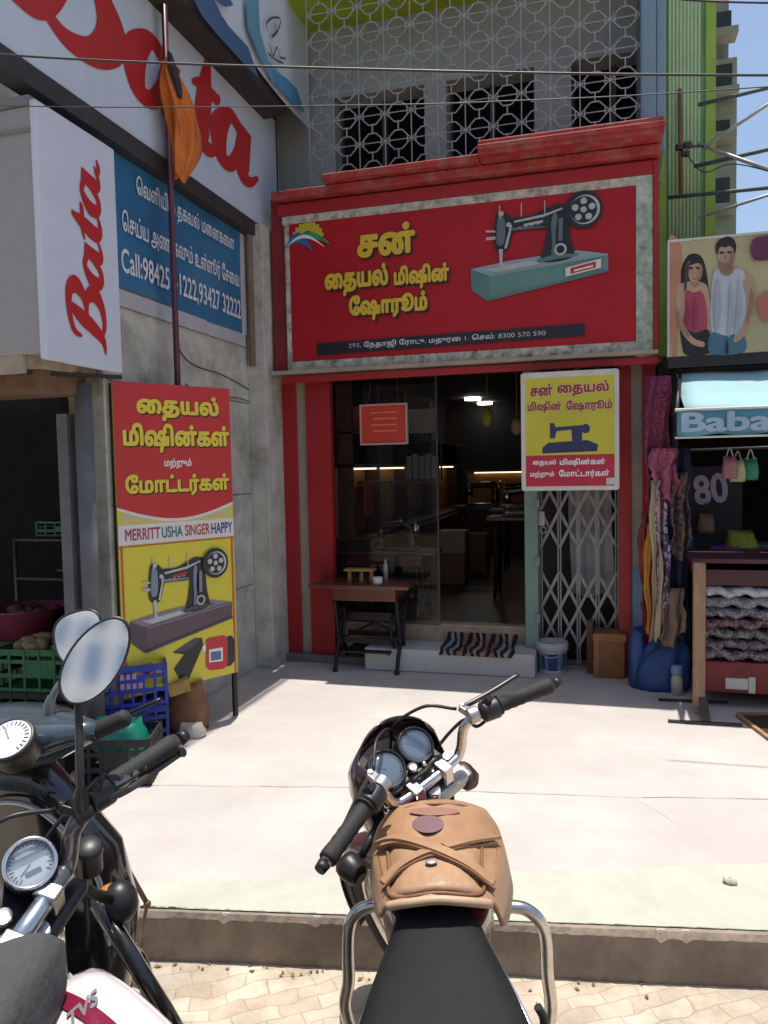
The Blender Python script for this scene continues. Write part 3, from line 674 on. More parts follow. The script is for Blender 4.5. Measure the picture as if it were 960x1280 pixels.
# big slanting white board with the red script wordmark
BATA_RED = mat('script_red', (0.42, 0.018, 0.022), 0.4, var=0.06)
SKYW = mat('board_sky_tint', (0.50, 0.57, 0.68), 0.42, var=0.05, scale=2, dirt=(0.42, 0.43, 0.52), dscale=1.2, damt=0.5)  # white board; blue of the sky-lit shade is put into its colour
XB = -2.36
bs = thing('wordmark_board', (XB, 3.8, 3.1), 'long white board high on the wall with a large red script wordmark', 'signboard')
FB = Fr((XB, 0, 0), (0, 1, 0), (0, 0, 1), (1, 0, 0))
ye = FB.uv(gx(346, 220, XB))[0]; zb2 = (FB.uv(gx(346, 297, XB))[1] + FB.uv(gx(60, 108, XB))[1]) / 2 if False else FB.uv(gx(346, 297, XB))[1]; zt2 = FB.uv(gx(345, 152, XB))[1]
b = B(); b.box(XB - 0.07, XB, 1.6, ye, zb2, zt2); obj('panel', b, SKYW, bs, bev=0.004)
b = B(); b.box(XB - 0.09, XB + 0.012, 1.6, ye + 0.012, zb2 - 0.10, zb2 - 0.003); b.box(XB - 0.09, XB + 0.01, 1.6, ye + 0.012, zt2 + 0.003, zt2 + 0.07); b.box(XB - 0.09, XB + 0.006, ye + 0.001, ye + 0.012, zb2 - 0.0029, zt2 + 0.0029)
obj('frame', b, mat('board_frame', (0.03, 0.028, 0.03), 0.6, var=0.3), bs)
b = B()
for y in (2.6, 3.4, 4.2, 4.9): b.bar((XW - 0.1, y, zb2 + 0.05), (XB - 0.06, y, zb2 + 0.05), 0.04, 0.04)
obj('bracket', b, IRON, bs)
SB_ = [[(0.38, 0.98, .10), (0.30, 0.70, .17), (0.22, 0.35, .17), (0.10, 0.05, .12), (-0.10, -0.03, .03)],
       [(0.02, 0.70, .03), (0.06, 0.92, .08), (0.30, 1.04, .10), (0.60, 1.02, .14), (0.72, 0.82, .18), (0.60, 0.60, .13), (0.34, 0.50, .05)],
       [(0.34, 0.52, .05), (0.60, 0.50, .12), (0.72, 0.27, .19), (0.58, 0.05, .14), (0.34, -0.02, .09), (0.14, 0.06, .05)]]
def sa_(x): return [[(x + .38, .46, .09), (x + .20, .52, .09), (x + .04, .30, .16), (x + .08, .05, .12), (x + .24, .04, .09), (x + .38, .30, .07)],
                    [(x + .47, .52, .12), (x + .42, .25, .16), (x + .44, .04, .13), (x + .56, .01, .07), (x + .70, .12, .03)]]
def st_(x): return [[(x + .22, .86, .05), (x + .16, .50, .16), (x + .12, .18, .17), (x + .18, .02, .12), (x + .32, .02, .07), (x + .44, .12, .03)],
                    [(x - .06, .50, .03), (x + .10, .56, .07), (x + .36, .55, .08), (x + .44, .60, .03)]]
WORD = SB_ + sa_(0.86) + st_(1.50) + sa_(1.92) + [[(2.50, .08, .06), (2.62, -.02, .08), (2.74, .04, .03)]]
# letters on the board: baseline drops into the lower third, first letter runs above the frame's edge
b = B()
ya = FB.uv(gx(325, 240, XB))[0]; yb_ = FB.uv(gx(55, 20, XB))[0]
zl = FB.uv(gx(322, 242, XB))[1]
def clipz(vs): return vs
kx = XB / -2.27
def bold_(sts, m=1.3): return [[(x, y, w_ * m) for x, y, w_ in st] for st in sts]
for q_, (sts, u_, s_) in enumerate(((SB_, 2.86, 0.86), (sa_(0), 3.64, 0.86), (st_(0), 4.31, 0.70), (sa_(0), 4.57, 0.90))):
    strokes(b, bold_(sts, 1.55), FB, u_, zb2 + 0.25, s_, 0.66, 0.004 + 0.0012 * q_, 0, shear=0.08)
for i, p in enumerate(b.v):
    if p.z > zt2 - 0.01: b.v[i] = V((p.x, p.y, zt2 - 0.01))
obj('wordmark', b, BATA_RED, bs, recalc=False)

# projecting box sign with the same wordmark running upwards
XS = -2.30
bx = thing('box_sign', (XS - 0.6, 3.1, 1.98), 'pale grey box sign with a vertical red script wordmark above the fruit stall', 'box sign')
FX = Fr((XS, 0, 0), (0, 1, 0), (0, 0, 1), (1, 0, 0))
y0, y1 = 2.85, FX.uv(gx(147, 330, XS))[0]; z0 = FX.uv(gx(150, 466, XS))[1]; z1 = FX.uv(gx(143, 187, XS))[1]
b = B(); b.box(-3.6, XS - 0.002, y0, y1, z0 + 0.03, z1 - 0.02); obj('box', b, mat('box_grey', (0.30, 0.295, 0.295), 0.5, var=0.06), bx, bev=0.006)
b = B(); b.box(XS - 0.03, XS, y0 - 0.015, y1 + 0.01, z0, z1); obj('face_panel', b, mat('face_sky_tint', (0.54, 0.58, 0.68), 0.35, var=0.04), bx, bev=0.008)  # white face, its colour tinted blue for skylight in the shade
b = B(); b.box(-3.6, XS - 0.031, y0 - 0.012, y0 - 0.001, z1 - 0.13, z1 - 0.115); b.box(-3.6, XS - 0.031, y0 - 0.012, y1, z1 - 0.019, z1 + 0.02); obj('seam', b, mat('seam_grey', (0.20, 0.20, 0.21), 0.5), bx)
b = B()
P0_ = FX.uv(gx(118, 437, XS)); P1_ = FX.uv(gx(102, 190, XS)); hgt = 0.19
FU = Fr(FX.p((P0_[0] + P1_[0]) / 2 + 0.075, P0_[1], 0), (0, 0, 1), (0, -1, 0), (1, 0, 0))
strokes(b, [[(x, y, w_ * 1.4) for x, y, w_ in st] for st in WORD], FU, 0.02, -0.02, (P1_[1] - P0_[1]) / 2.80, 0.24, 0.004, 0, shear=0.1)
obj('wordmark', b, BATA_RED, bx, recalc=False)
b = B(); b.bar((XS - 0.25, y0 + 0.1, z0 - 0.03), (XS - 0.005, y1, z0 - 0.02), 0.02, 0.02); obj('bracket', b, IRON, bx)

# blue banner on the wall
XN = XW + 0.012
FN = Fr((XN, 0, 0), (0, 1, 0), (0, 0, 1), (1, 0, 0))
n0 = FN.uv(gx(149, 190, XN)); n1 = FN.uv(gx(305, 296, XN)); n2 = FN.uv(gx(147, 358, XN)); n3 = FN.uv(gx(302, 418, XN))
zt3, zb3 = (n0[1] + n1[1]) / 2, (n2[1] + n3[1]) / 2
bn = thing('wall_banner', (XN, 4.0, zb3), 'blue cloth banner with white Tamil lines and phone numbers on the concrete wall', 'banner')
b = B(); nn = 24
for i in range(nn + 1):
    t = i / nn; y = n2[0] - 0.1 + (n3[0] - n2[0] + 0.1) * t
    for j in range(7): b.v.append(V((XN + 0.006 + 0.005 * math.sin(t * 9 + j * .8), y, zb3 + (zt3 - zb3) * j / 6 + 0.008 * math.sin(t * 7))))
for i in range(nn):
    for j in range(6): b.f.append((i * 7 + j, i * 7 + 7 + j, i * 7 + 8 + j, i * 7 + 1 + j)); b.m.append(0); b.s.append(True)
obj('cloth', b, mat('banner_blue', (0.02, 0.135, 0.28), 0.55, var=0.18, scale=3, dirt=(0.06, 0.17, 0.28), dscale=2, damt=0.6), bn, recalc=False)
b = B(); b.box(XN, XN + 0.005, n2[0] - 0.1, n3[0] + 0.05, zb3 - 0.09, zb3 - 0.002); b.box(XN, XN + 0.005, n2[0] - 0.1, n3[0] + 0.05, zt3 + 0.002, zt3 + 0.05); b.box(XN, XN + 0.005, n3[0] + 0.003, n3[0] + 0.09, zb3 - 0.0019, zt3 + 0.0019)
obj('border', b, mat('banner_border', (0.42, 0.42, 0.46), 0.6, var=0.12), bn)
b = B(); L_ = n3[0] - n2[0]; H_ = zt3 - zb3
for s, ua, ub, v, h in (('\u0bc6வளியில் தகவல் ம\u0bc8னக\u0bc8ள', 0.13, 0.93, 0.72, 0.20), ('\u0bc6சய்ய அணுகவும் உள்ளூர் \u0bc7ச\u0bc8வ', 0.03, 0.97, 0.40, 0.20), ('Call:98425 41222,93427 32222', 0.015, 0.98, 0.10, 0.21)):
    text(b, s, FN, n2[0] + ua * L_, zb3 + v * H_, (ub - ua) * L_, h * H_, 0.014, 0.016)
obj('lettering', b, mat('banner_white', (0.62, 0.66, 0.70), 0.5, var=0.05), bn, recalc=False)

# white and blue flex banner high on the left, with a small bird drawing
XF = -2.15
FF = Fr((XF, 0, 0), (0, 1, 0), (0, 0, 1), (1, 0, 0))
fx = thing('flex_banner', (XF, 4.6, 3.9), 'white and blue hanging flex banner with a small bird drawing, topmost on the left', 'banner')
yr = FF.uv(gx(384, 60, XF))[0]; zbr = FF.uv(gx(389, 162, XF))[1]
b = B(); n_ = 20
yl = 3.0
for i in range(n_ + 1):
    t = i / n_; y = yl + (yr - yl) * t
    zb_ = zbr + 0.05 * math.sin(t * 6) + (1 - t) * 0.10
    for j in range(9): b.v.append(V((XF + 0.004 * math.sin(t * 8 + j), y + 0.01 * math.sin(j * .7) * t, zb_ + (6.0 - zb_) * j / 8)))
for i in range(n_):
    for j in range(8): b.f.append((i * 9 + j, i * 9 + 9 + j, i * 9 + 10 + j, i * 9 + 1 + j)); b.m.append(0); b.s.append(True)
cl = obj('cloth', b, mat('flex_white', (0.52, 0.58, 0.66), 0.5, var=0.05), fx, recalc=False)
b = B()
def flexshape(px, mi, w_): b.mi = mi; b.flat([FF.uv(gx(x, y, XF)) for x, y in px], FF, w_)
flexshape([(236, 0), (262, 0), (275, 28), (305, 60), (318, 98), (297, 78), (262, 40), (246, 20)], 0, 0.030)
flexshape([(262, 0), (282, 0), (286, 8), (276, 10), (268, 6)], 0, 0.031)
flexshape([(302, 0), (318, 0), (320, 40), (330, 76), (348, 96), (366, 112), (376, 140), (358, 122), (336, 104), (318, 70), (304, 36)], 1, 0.030)
flexshape([(334, 88), (352, 98), (366, 112), (376, 142), (360, 128), (340, 108)], 2, 0.032)
obj('wave_print', b, [mat('flex_navy', (0.05, 0.10, 0.22), 0.5), mat('flex_teal', (0.12, 0.27, 0.40), 0.5), mat('flex_blue', (0.06, 0.22, 0.42), 0.5)], fx, recalc=False)
b = B()
def inkpx(pts, w_=0.0): 
    P = [FF.uv(gx(x, y, XF)) for x, y in pts]; r_ = 0.012
    strokes(b, [[(u, v, r_) for u, v in P]], FF, 0, 0, 1, 1, 0.032)
inkpx([(329, 40), (328, 30), (336, 23), (345, 25), (343, 37), (337, 46)]); inkpx([(337, 30), (340, 40), (334, 48)]); inkpx([(331, 56), (336, 70), (341, 60), (345, 72), (352, 74)]); inkpx([(330, 68), (340, 76), (349, 80)])
obj('bird_drawing', b, mat('flex_ink', (0.03, 0.04, 0.06), 0.5), fx, recalc=False)
b = B(); b.tube([(XF, yl, 3.92), (XF - 0.3, yl + .4, 3.95)], 0.015); b.tube([(XF, yr, 5.2), (XW, yr, 5.2)], 0.015, 8); b.tube([(XF, 4.0, 5.6), (XW, 4.0, 5.6)], 0.015, 8)
obj('support_rod', b, IRON, fx)

# pole with a furled orange flag
pa = gx(205, 0, -2.30); pb_ = gx(222, 480, -2.325)
dirp = (pa - pb_).normalized(); p0 = pb_ + dirp * (-(pb_.z) / dirp.z); pt = pa + dirp * 1.0
fp = thing('flag_pole', p0, 'slim maroon pole with a furled orange flag standing behind the sewing machine placard', 'flag pole')
b = B(); b.tube([p0, pt], 0.0175, 10); obj('pole', b, mat('pole_maroon', (0.085, 0.02, 0.045), 0.35, var=0.15), fp)
b = B(); rings = []
cs = spline([gx(x, y, -2.24) for x, y in ((211, 74), (214, 96), (221, 120), (229, 148), (232, 174), (230, 198), (225, 222))], 4)
for i, c in enumerate(cs):
    t = i / (len(cs) - 1); wv = 0.010 + 0.105 * math.sin(math.pi * min(1.0, .06 + .84 * t)) ** 1.1
    ring = []
    for k in range(44):
        a = 6.2832 * k / 44; fold = 1 + .30 * math.sin(5 * a + 2.2 * t) + .14 * math.sin(9 * a - 5 * t) + .07 * math.sin(17 * a + 8 * t)
        ring.append(c + V((.45 * wv * math.cos(a) * fold, wv * math.sin(a) * fold, .018 * math.sin(3 * a) * t)))
    rings.append(ring)
b.loft(rings)
obj('flag', b, mat('flag_orange', (0.52, 0.135, 0.02), 0.8, var=0.25, scale=7), fp)
b = B(); rings = []
cs = spline([gx(x, y, -2.20) for x, y in ((212, 66), (217, 88), (222, 108), (225, 122))], 4)
for i, c in enumerate(cs):
    t = i / (len(cs) - 1); wv = 0.008 + .03 * math.sin(math.pi * (.1 + .8 * t)); rings.append([c + V((.5 * wv * math.cos(a), wv * math.sin(a) * (1 + .25 * math.sin(5 * a)), 0)) for a in [6.2832 * k / 20 for k in range(20)]])
b.loft(rings); obj('flag_tie', b, mat('flag_dark', (0.03, 0.02, 0.025), 0.8, var=0.2), fp)

# ------------------------------------------------------------------ placard on two legs
PB = V((-2.06, 4.07, 0)); pd = V((0.485, 0.875, 0)).normalized(); LW = 0.71
PF = Fr(PB - pd * LW, pd, (0, 0, 1), V((pd.y, -pd.x, 0)))
zt4 = PF.uv(gplane(220, 483, PF.o, PF.n))[1]; zb4 = PF.uv(gplane(260, 850, PF.o, PF.n))[1]
zt4 = 1.925; zb4 = 0.265
def pz(py): return PF.uv(gplane(222, py, PF.o, PF.n))[1]
pcd = thing('placard', (PB + PF.o) / 2, 'tall red and yellow placard of a sewing machine standing on legs by the wall', 'placard')
b = B()
for u in (-0.002, LW - 0.022): b.box(u, u + 0.024, 0.0, zt4 - 0.01, -0.034, -0.012, PF)
for k, u in enumerate((-0.002, LW - 0.022)):
    bb = B(); bb.box(u, u + 0.024, 0.0, zt4 - 0.01, -0.034, -0.0121, PF); obj('leg', bb, IRON, pcd)
b = B(); b.box(0, LW, zb4, zt4, -0.012, 0.0, PF); obj('panel', b, mat('placard_yellow', (0.60, 0.52, 0.035), 0.38, var=0.05, scale=2), pcd)
zc = pz(637); zm = pz(653); zs0, zs1 = pz(676), pz(652)
b = B()
arc = [(LW * k / 16, zc + 0.028 - 0.075 * math.sin(math.pi * k / 16) + 0.0) for k in range(17)]
b.flat(arc + [(LW, zt4), (0, zt4)], PF, 0.0012); obj('red_field', b, mat('placard_red', (0.46, 0.012, 0.016), 0.36, var=0.05, scale=2), pcd, recalc=False)
b = B()
b.flat([(0, zs0), (LW, zs0), (LW, zs1), (0, zs1)], PF, 0.0014)
arc2 = [(u, v - 0.016) for u, v in arc]; b.flat(arc + arc2[::-1], PF, 0.0016)
obj('white_band', b, mat('placard_white', (0.62, 0.60, 0.60), 0.4, var=0.05), pcd, recalc=False)
b = B()
b.flat([(0.02, zs1 + 0.012), (LW - 0.02, zs1 + 0.012), (LW - 0.02, zc - 0.01), (0.02, zc - 0.01)], PF, 0.0009)
obj('cream_band', b, mat('placard_cream', (0.50, 0.44, 0.24), 0.4), pcd, recalc=False)
b = B()
for u in (0.008, LW - 0.022): b.flat([(u, zb4), (u + 0.014, zb4), (u + 0.014, zs0), (u, zs0)], PF, 0.0015)
b.flat([(0, zs0 - 0.012), (LW, zs0 - 0.012), (LW, zs0 - 0.004), (0, zs0 - 0.004)], PF, 0.0018)
obj('orange_edge', b, mat('placard_orange', (0.45, 0.10, 0.02), 0.4), pcd, recalc=False)
b = B(); bsd = B()
for s, px0, px1, py0, py1, bd in (('\u0bc8தயல்', 170, 273, 527, 494, 0.05), ('மிஷின்கள்', 153, 286, 566, 530, 0.05), ('\u0bc7மாட்டர்கள்', 156, 286, 620, 592, 0.045)):
    ua = PF.uv(gplane(px0, (py0 + py1) / 2, PF.o, PF.n))[0]; ub = PF.uv(gplane(px1, (py0 + py1) / 2, PF.o, PF.n))[0]
    v0, v1 = pz(py0), pz(py1)
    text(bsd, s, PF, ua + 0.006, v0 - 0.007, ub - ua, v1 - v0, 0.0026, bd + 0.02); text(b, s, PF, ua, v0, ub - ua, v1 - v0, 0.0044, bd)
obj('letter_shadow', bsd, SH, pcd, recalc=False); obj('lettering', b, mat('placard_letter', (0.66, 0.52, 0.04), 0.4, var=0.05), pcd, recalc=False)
b = B(); ua = PF.uv(gplane(205, 580, PF.o, PF.n))[0]; ub = PF.uv(gplane(239, 580, PF.o, PF.n))[0]
text(b, 'மற்றும்', PF, ua, pz(586), ub - ua, pz(573) - pz(586), 0.0034, 0.03); obj('small_lettering', b, WHITE, pcd, recalc=False)
for s, px0, px1, nm, col in (('MERRITT', 156, 200, 'crimson_lettering', (0.34, 0.02, 0.07)), ('USHA', 202, 228, 'green_lettering', (0.01, 0.14, 0.11)), ('SINGER', 231, 262, 'red_lettering', (0.38, 0.04, 0.05)), ('HAPPY', 264, 290, 'blue_lettering', (0.02, 0.04, 0.22))):
    ua = PF.uv(gplane(px0, 664, PF.o, PF.n))[0]; ub = PF.uv(gplane(px1, 664, PF.o, PF.n))[0]
    b = B(); text(b, s, PF, ua, zs0 + 0.022, ub - ua, 0.062, 0.0034, 0.018); obj(nm, b, mat('print_' + nm, col, 0.4, var=0.03), pcd, recalc=False)
mauve = mat('print_mauve', (0.10, 0.055, 0.075), 0.4, var=0.1)
uu0 = 0.045; uu1 = LW - 0.03
machine_print(pcd, PF, uu0, pz(808), uu1 - uu0, pz(684) - pz(808), mauve, mat('print_mauve_dark', (0.065, 0.045, 0.07), 0.4), mat('print_mauve_grey', (0.20, 0.17, 0.21), 0.4), mat('print_steelblue', (0.16, 0.21, 0.27), 0.4), mat('print_silver2', (0.42, 0.43, 0.45), 0.4))
# pedal and motor picture
b = B()
def pq(px, py): return PF.uv(gplane(px, py, PF.o, PF.n))
def pol(pts, mi, w_): b.mi = mi; b.flat([pq(*p) for p in pts], PF, w_)
pol([(216, 816), (243, 798), (252, 797), (254, 806), (236, 848), (226, 852), (217, 836), (230, 818)], 0, 0.0030)
pol([(216, 815), (244, 797), (250, 800), (234, 813)], 3, 0.0036)
pol([(252, 808), (258, 805), (259, 812), (254, 816)], 2, 0.0030)
pol([(257, 800), (262, 797), (280, 794), (284, 799), (284, 832), (279, 836), (262, 838), (257, 833)], 1, 0.0034)
pol([(283, 796), (289, 794), (293, 800), (293, 826), (288, 832), (283, 833)], 0, 0.0030)
pol([(261, 812), (278, 809), (278, 826), (261, 828)], 4, 0.0040); pol([(263, 815), (276, 813), (276, 824), (263, 826)], 5, 0.0046)
obj('motor_picture', b, [mat('print_black', (0.012, 0.012, 0.014)), mat('print_motor_red', (0.50, 0.02, 0.035), 0.4), WHITE, mat('print_dark', (0.05, 0.05, 0.07), 0.4), WHITE, mat('print_motor_blue', (0.08, 0.15, 0.25), 0.4)], pcd, recalc=False)

# ------------------------------------------------------------------ small hanging poster over the gate
YP = 5.06
FP = Fr((0, YP, 0), (1, 0, 0), (0, 0, 1), (0, -1, 0))
c0 = FP.uv(gy(652, 614, YP)); c1 = FP.uv(gy(774, 612, YP)); c2 = FP.uv(gy(651, 467, YP)); c3 = FP.uv(gy(774, 460, YP))
u0, u1 = (c0[0] + c2[0]) / 2, (c1[0] + c3[0]) / 2; v0, v1 = (c0[1] + c1[1]) / 2, (c2[1] + c3[1]) / 2
hp = thing('hanging_poster', ((u0 + u1) / 2, YP, v0), 'yellow and red poster with white edge hanging in front of the folding gate', 'poster')
b = B(); b.prism([(u0 + .012, v0), (u1 - .012, v0), (u1, v0 + .012), (u1, v1 - .012), (u1 - .012, v1), (u0 + .012, v1), (u0, v1 - .012), (u0, v0 + .012)], FP, -0.012, 0.0); obj('panel', b, OFFW, hp)
m_ = 0.028
b = B(); vr = v0 + (v1 - v0) * 0.30
b.flat([(u0 + m_, vr), (u1 - m_, vr), (u1 - m_, v1 - m_ - .01), (u0 + m_, v1 - m_ - .01)], FP, 0.0012); obj('yellow_field', b, mat('poster_yellow', (0.50, 0.46, 0.04), 0.4, var=0.12, scale=3), hp, recalc=False)
b = B(); b.flat([(u0 + m_, v0 + m_), (u1 - m_, v0 + m_), (u1 - m_, vr), (u0 + m_, vr)], FP, 0.0012); obj('red_field', b, mat('poster_red', (0.42, 0.02, 0.05), 0.4, var=0.06), hp, recalc=False)
W_ = u1 - u0; H_ = v1 - v0
b = B(); bw = B()
for s, a, c, y, h, bd in (('சன்', 0.10, 0.33, 0.80, 0.10, 0.03), ('\u0bc8தயல்', 0.38, 0.90, 0.785, 0.125, 0.03), ('மிஷின்', 0.07, 0.42, 0.655, 0.10, 0.03), ('\u0bc7ஷாரூம்', 0.47, 0.93, 0.65, 0.105, 0.03)):
    text(bw, s, FP, u0 + (a - .005) * W_, v0 + (y - .004) * H_, (c - a + .01) * W_, (h + .008) * H_, 0.0022, bd + 0.045); text(b, s, FP, u0 + a * W_, v0 + y * H_, (c - a) * W_, h * H_, 0.0036, bd)
obj('letter_outline', bw, mat('poster_pale', (0.55, 0.45, 0.30), 0.4), hp, recalc=False); obj('lettering', b, mat('poster_crimson', (0.27, 0.012, 0.04), 0.4), hp, recalc=False)
b = B()
for s, a, c, y, h in (('\u0bc8தயல்', 0.12, 0.36, 0.205, 0.062), ('மிஷின்கள்', 0.40, 0.86, 0.20, 0.07), ('மற்றும்', 0.09, 0.34, 0.105, 0.062), ('\u0bc7மாட்டார்கள்', 0.39, 0.90, 0.105, 0.07)): text(b, s, FP, u0 + a * W_, v0 + y * H_, (c - a) * W_, h * H_, 0.003, 0.03)
obj('white_lettering', b, WHITE, hp, recalc=False)
NAVY = mat('print_navy', (0.025, 0.03, 0.09), 0.4)
b = B(); cx = u0 + .5 * W_; 
b.flat([(u0 + .22 * W_, v0 + .315 * H_), (u0 + .78 * W_, v0 + .325 * H_), (u0 + .79 * W_, v0 + .38 * H_), (u0 + .68 * W_, v0 + .42 * H_), (u0 + .28 * W_, v0 + .405 * H_), (u0 + .22 * W_, v0 + .365 * H_)], FP, 0.002)
b.flat([(u0 + .30 * W_, v0 + .44 * H_), (u0 + .35 * W_, v0 + .44 * H_), (u0 + .37 * W_, v0 + .50 * H_), (u0 + .52 * W_, v0 + .51 * H_), (u0 + .53 * W_, v0 + .41 * H_), (u0 + .63 * W_, v0 + .41 * H_), (u0 + .63 * W_, v0 + .545 * H_), (u0 + .5 * W_, v0 + .54 * H_), (u0 + .36 * W_, v0 + .535 * H_), (u0 + .34 * W_, v0 + .57 * H_), (u0 + .30 * W_, v0 + .57 * H_)], FP, 0.0026)
b.flat([(u0 + (.665 + .045 * math.cos(k / 16 * 6.283)) * W_, v0 + .515 * H_ + .05 * W_ * math.sin(k / 16 * 6.283)) for k in range(16)], FP, 0.0023)
obj('machine_picture', b, NAVY, hp, recalc=False)
b = B()
for u in (u0 + 0.08, u1 - 0.08): b.tube([FP.p(u, v1, -0.006), (u, 5.17, 2.14)], 0.003, 5)
obj('hanging_wire', b, IRON, hp)
b = B(); b.flat([(u1 - .13 * W_, v0 + .045 * H_), (u1 - .03 * W_, v0 + .05 * H_), (u1 - .03 * W_, v0 + .105 * H_), (u1 - .13 * W_, v0 + .10 * H_)], FP, 0.004); obj('sticker', b, mat('poster_sticker', (0.42, 0.47, 0.46), 0.4), hp, recalc=False)

# ------------------------------------------------------------------ buildings behind the camera (seen in the mirrors and gauge glass)
op = thing('street_building', (0, -9, RZ), 'long pale building across the street, seen only in the motorcycle mirrors', 'building')
b = B(); b.box(-16, 14, -12, -8.5, RZ, 6.5); obj('wall', b, mat('opposite_wall', (0.78, 0.78, 0.76), 0.8, var=0.08), op)
for k in range(60):
    b = B(); b.box(-14 + k * .42, -13.78 + k * .42, -8.52, -8.46, 4.3, 4.85); b.box(-14 + k * .42, -13.78 + k * .42, -8.52, -8.46, 5.1, 5.6); obj('window', b, mat('opposite_glass', (0.10, 0.20, 0.34), 0.4), op)
b = B(); b.box(-16, 14, -8.5, -6.9, 3.3, 3.5); obj('balcony', b, mat('opposite_balcony', (0.35, 0.34, 0.32), 0.8), op)
for k in range(20):
    b = B(); b.box(-15 + k * 1.4, -14.0 + k * 1.4, -8.53, -8.47, RZ, 2.6); obj('shutter', b, mat('opposite_shutter', (0.14, 0.26, 0.40), 0.6, var=0.2), op)
b = B(); b.box(-16, 14, -8.6, -8.5, 2.62, 2.75); b.box(-16, 14, -8.56, -8.5, 3.9, 4.0); obj('ledge', b, mat('opposite_ledge', (0.4, 0.4, 0.4), 0.8), op)

# ------------------------------------------------------------------ treadle sewing tables
TOPW = mat('table_wood', (0.11, 0.032, 0.018), 0.35, var=0.3, scale=5, stretch=(2, 12, 12), coat=0.3)
TOPD = mat('table_dark_wood', (0.06, 0.018, 0.022), 0.35, var=0.3, scale=5, stretch=(2, 12, 12), coat=0.3)
IRONB = mat('treadle_iron', (0.016, 0.013, 0.013), 0.4, 0.4, var=0.3, scale=14)
def treadle_table(o, x0, x1, y0, y1, zb, zt, label, top, leaf=0.0):
    t = thing('sewing_table', ((x0 + x1) / 2, (y0 + y1) / 2, zb), label, 'table', 'treadle tables at the shop entrance')
    b = B(); b.box(x0 - leaf, x1, y0, y1, zt - 0.028, zt); obj('tabletop', b, top, t, bev=0.006)
    b = B(); b.box(x0 + 0.10, x1 - 0.10, y0 + 0.03, y1 - 0.03, zt - 0.115, zt - 0.0285); obj('apron', b, top, t, bev=0.004)
    for x in (x0 + 0.10, x1 - 0.10):
        b = B(); zc = zt - 0.12; ym = (y0 + y1) / 2; d = (y1 - y0) / 2 - 0.04
        for s_ in (-1, 1):
            b.tube(spline([(x, ym + s_ * d * 0.9, zc), (x, ym + s_ * d * 0.55, zc - 0.16), (x, ym + s_ * d * 0.35, zc - 0.30), (x, ym + s_ * d * 0.7, zb + 0.12), (x, ym + s_ * d * 1.05, zb + 0.012)], 5), 0.015, 8)
            b.tube(spline([(x, ym + s_ * d * 0.8, zc - 0.03), (x, ym - s_ * d * 0.1, zc - 0.2), (x, ym + s_ * d * 0.4, zc - 0.36)], 4), 0.011, 6)
        b.tube([(x, ym - d * 0.38, zc - 0.30), (x, ym + d * 0.38, zc - 0.30)], 0.011, 6)
        b.tube([(x, ym - d * 0.75, zb + 0.13), (x, ym + d * 0.75, zb + 0.13)], 0.012, 6)
        b.tube([(x, ym - d * 0.95, zc), (x, ym + d * 0.95, zc)], 0.012, 6)
        b.ring(Fr((x, ym, zc - 0.12), (0, 1, 0), (0, 0, 1)), 0.055, 0.008, n=16, m=6)
        b.ell((x, ym - d * 1.05, zb + 0.015), 0.022, nu=8, nv=6); b.ell((x, ym + d * 1.05, zb + 0.015), 0.022, nu=8, nv=6)
        obj('leg', b, IRONB, t)
    b = B(); b.tube([(x0 + 0.10, (y0 + y1) / 2, zb + 0.13), (x1 - 0.10, (y0 + y1) / 2, zb + 0.13)], 0.011, 6)
    for k in range(9):
        y = (y0 + y1) / 2 - 0.12 + k * 0.03; b.box(x0 + 0.16, x1 - 0.16, y, y + 0.012, zb + 0.135, zb + 0.147)
    b.box(x0 + 0.16, x0 + 0.175, (y0 + y1) / 2 - 0.13, (y0 + y1) / 2 + 0.14, zb + 0.13, zb + 0.15); b.box(x1 - 0.175, x1 - 0.16, (y0 + y1) / 2 - 0.13, (y0 + y1) / 2 + 0.14, zb + 0.13, zb + 0.15)
    obj('pedal', b, IRONB, t)
    b = B(); f = Fr((x1 - 0.14, (y0 + y1) / 2 + 0.02, zb + 0.30), (0, 1, 0), (0, 0, 1), (1, 0, 0)); b.ring(f, 0.15, 0.011, n=28, m=6)
    for k in range(5):
        a = k * 1.2566; b.tube([f.p(0, 0), f.p(0.15 * math.cos(a), 0.15 * math.sin(a))], 0.006, 5)
    obj('drive_wheel', b, IRONB, t)
    b = B(); ym = (y0 + y1) / 2
    b.box(x0 + 0.115, x1 - 0.115, y1 - 0.07, y1 - 0.055, zt - 0.42, zt - 0.38); b.tube([(x0 + 0.1, y1 - 0.06, zt - 0.2), (x1 - 0.1, y1 - 0.06, zb + 0.2)], 0.008, 6); b.tube([(x1 - 0.1, y1 - 0.06, zt - 0.2), (x0 + 0.1, y1 - 0.06, zb + 0.2)], 0.008, 6)
    obj('cross_brace', b, IRONB, t)
    for x in (x0 + 0.10, x1 - 0.10):
        b = B(); ym = (y0 + y1) / 2
        for zc_ in (zb + .24, zb + .33, zb + .42): 
            for s_ in (-1, 1): b.ring(Fr((x, ym + s_ * .045, zc_), (0, 1, 0), (0, 0, 1)), 0.036, 0.006, n=12, m=5)
        obj('scrollwork', b, IRONB, t)
    b = B(); b.box(x0 + .105, x1 - .105, (y0 + y1) / 2 - .008, (y0 + y1) / 2 + .008, zb + .185, zb + .215); b.box(x0 + .105, x1 - .105, y1 - .09, y1 - .075, zt - .30, zt - .24)
    for k in range(9): b.ring(Fr((x0 + .15 + (x1 - x0 - .3) * k / 8, y1 - .082, zt - .27), (1, 0, 0), (0, 0, 1)), .022, .004, n=10, m=5)
    obj('name_bar', b, IRONB, t)
    return t
yA = 5.10; zA = gy(450, 732, yA).z
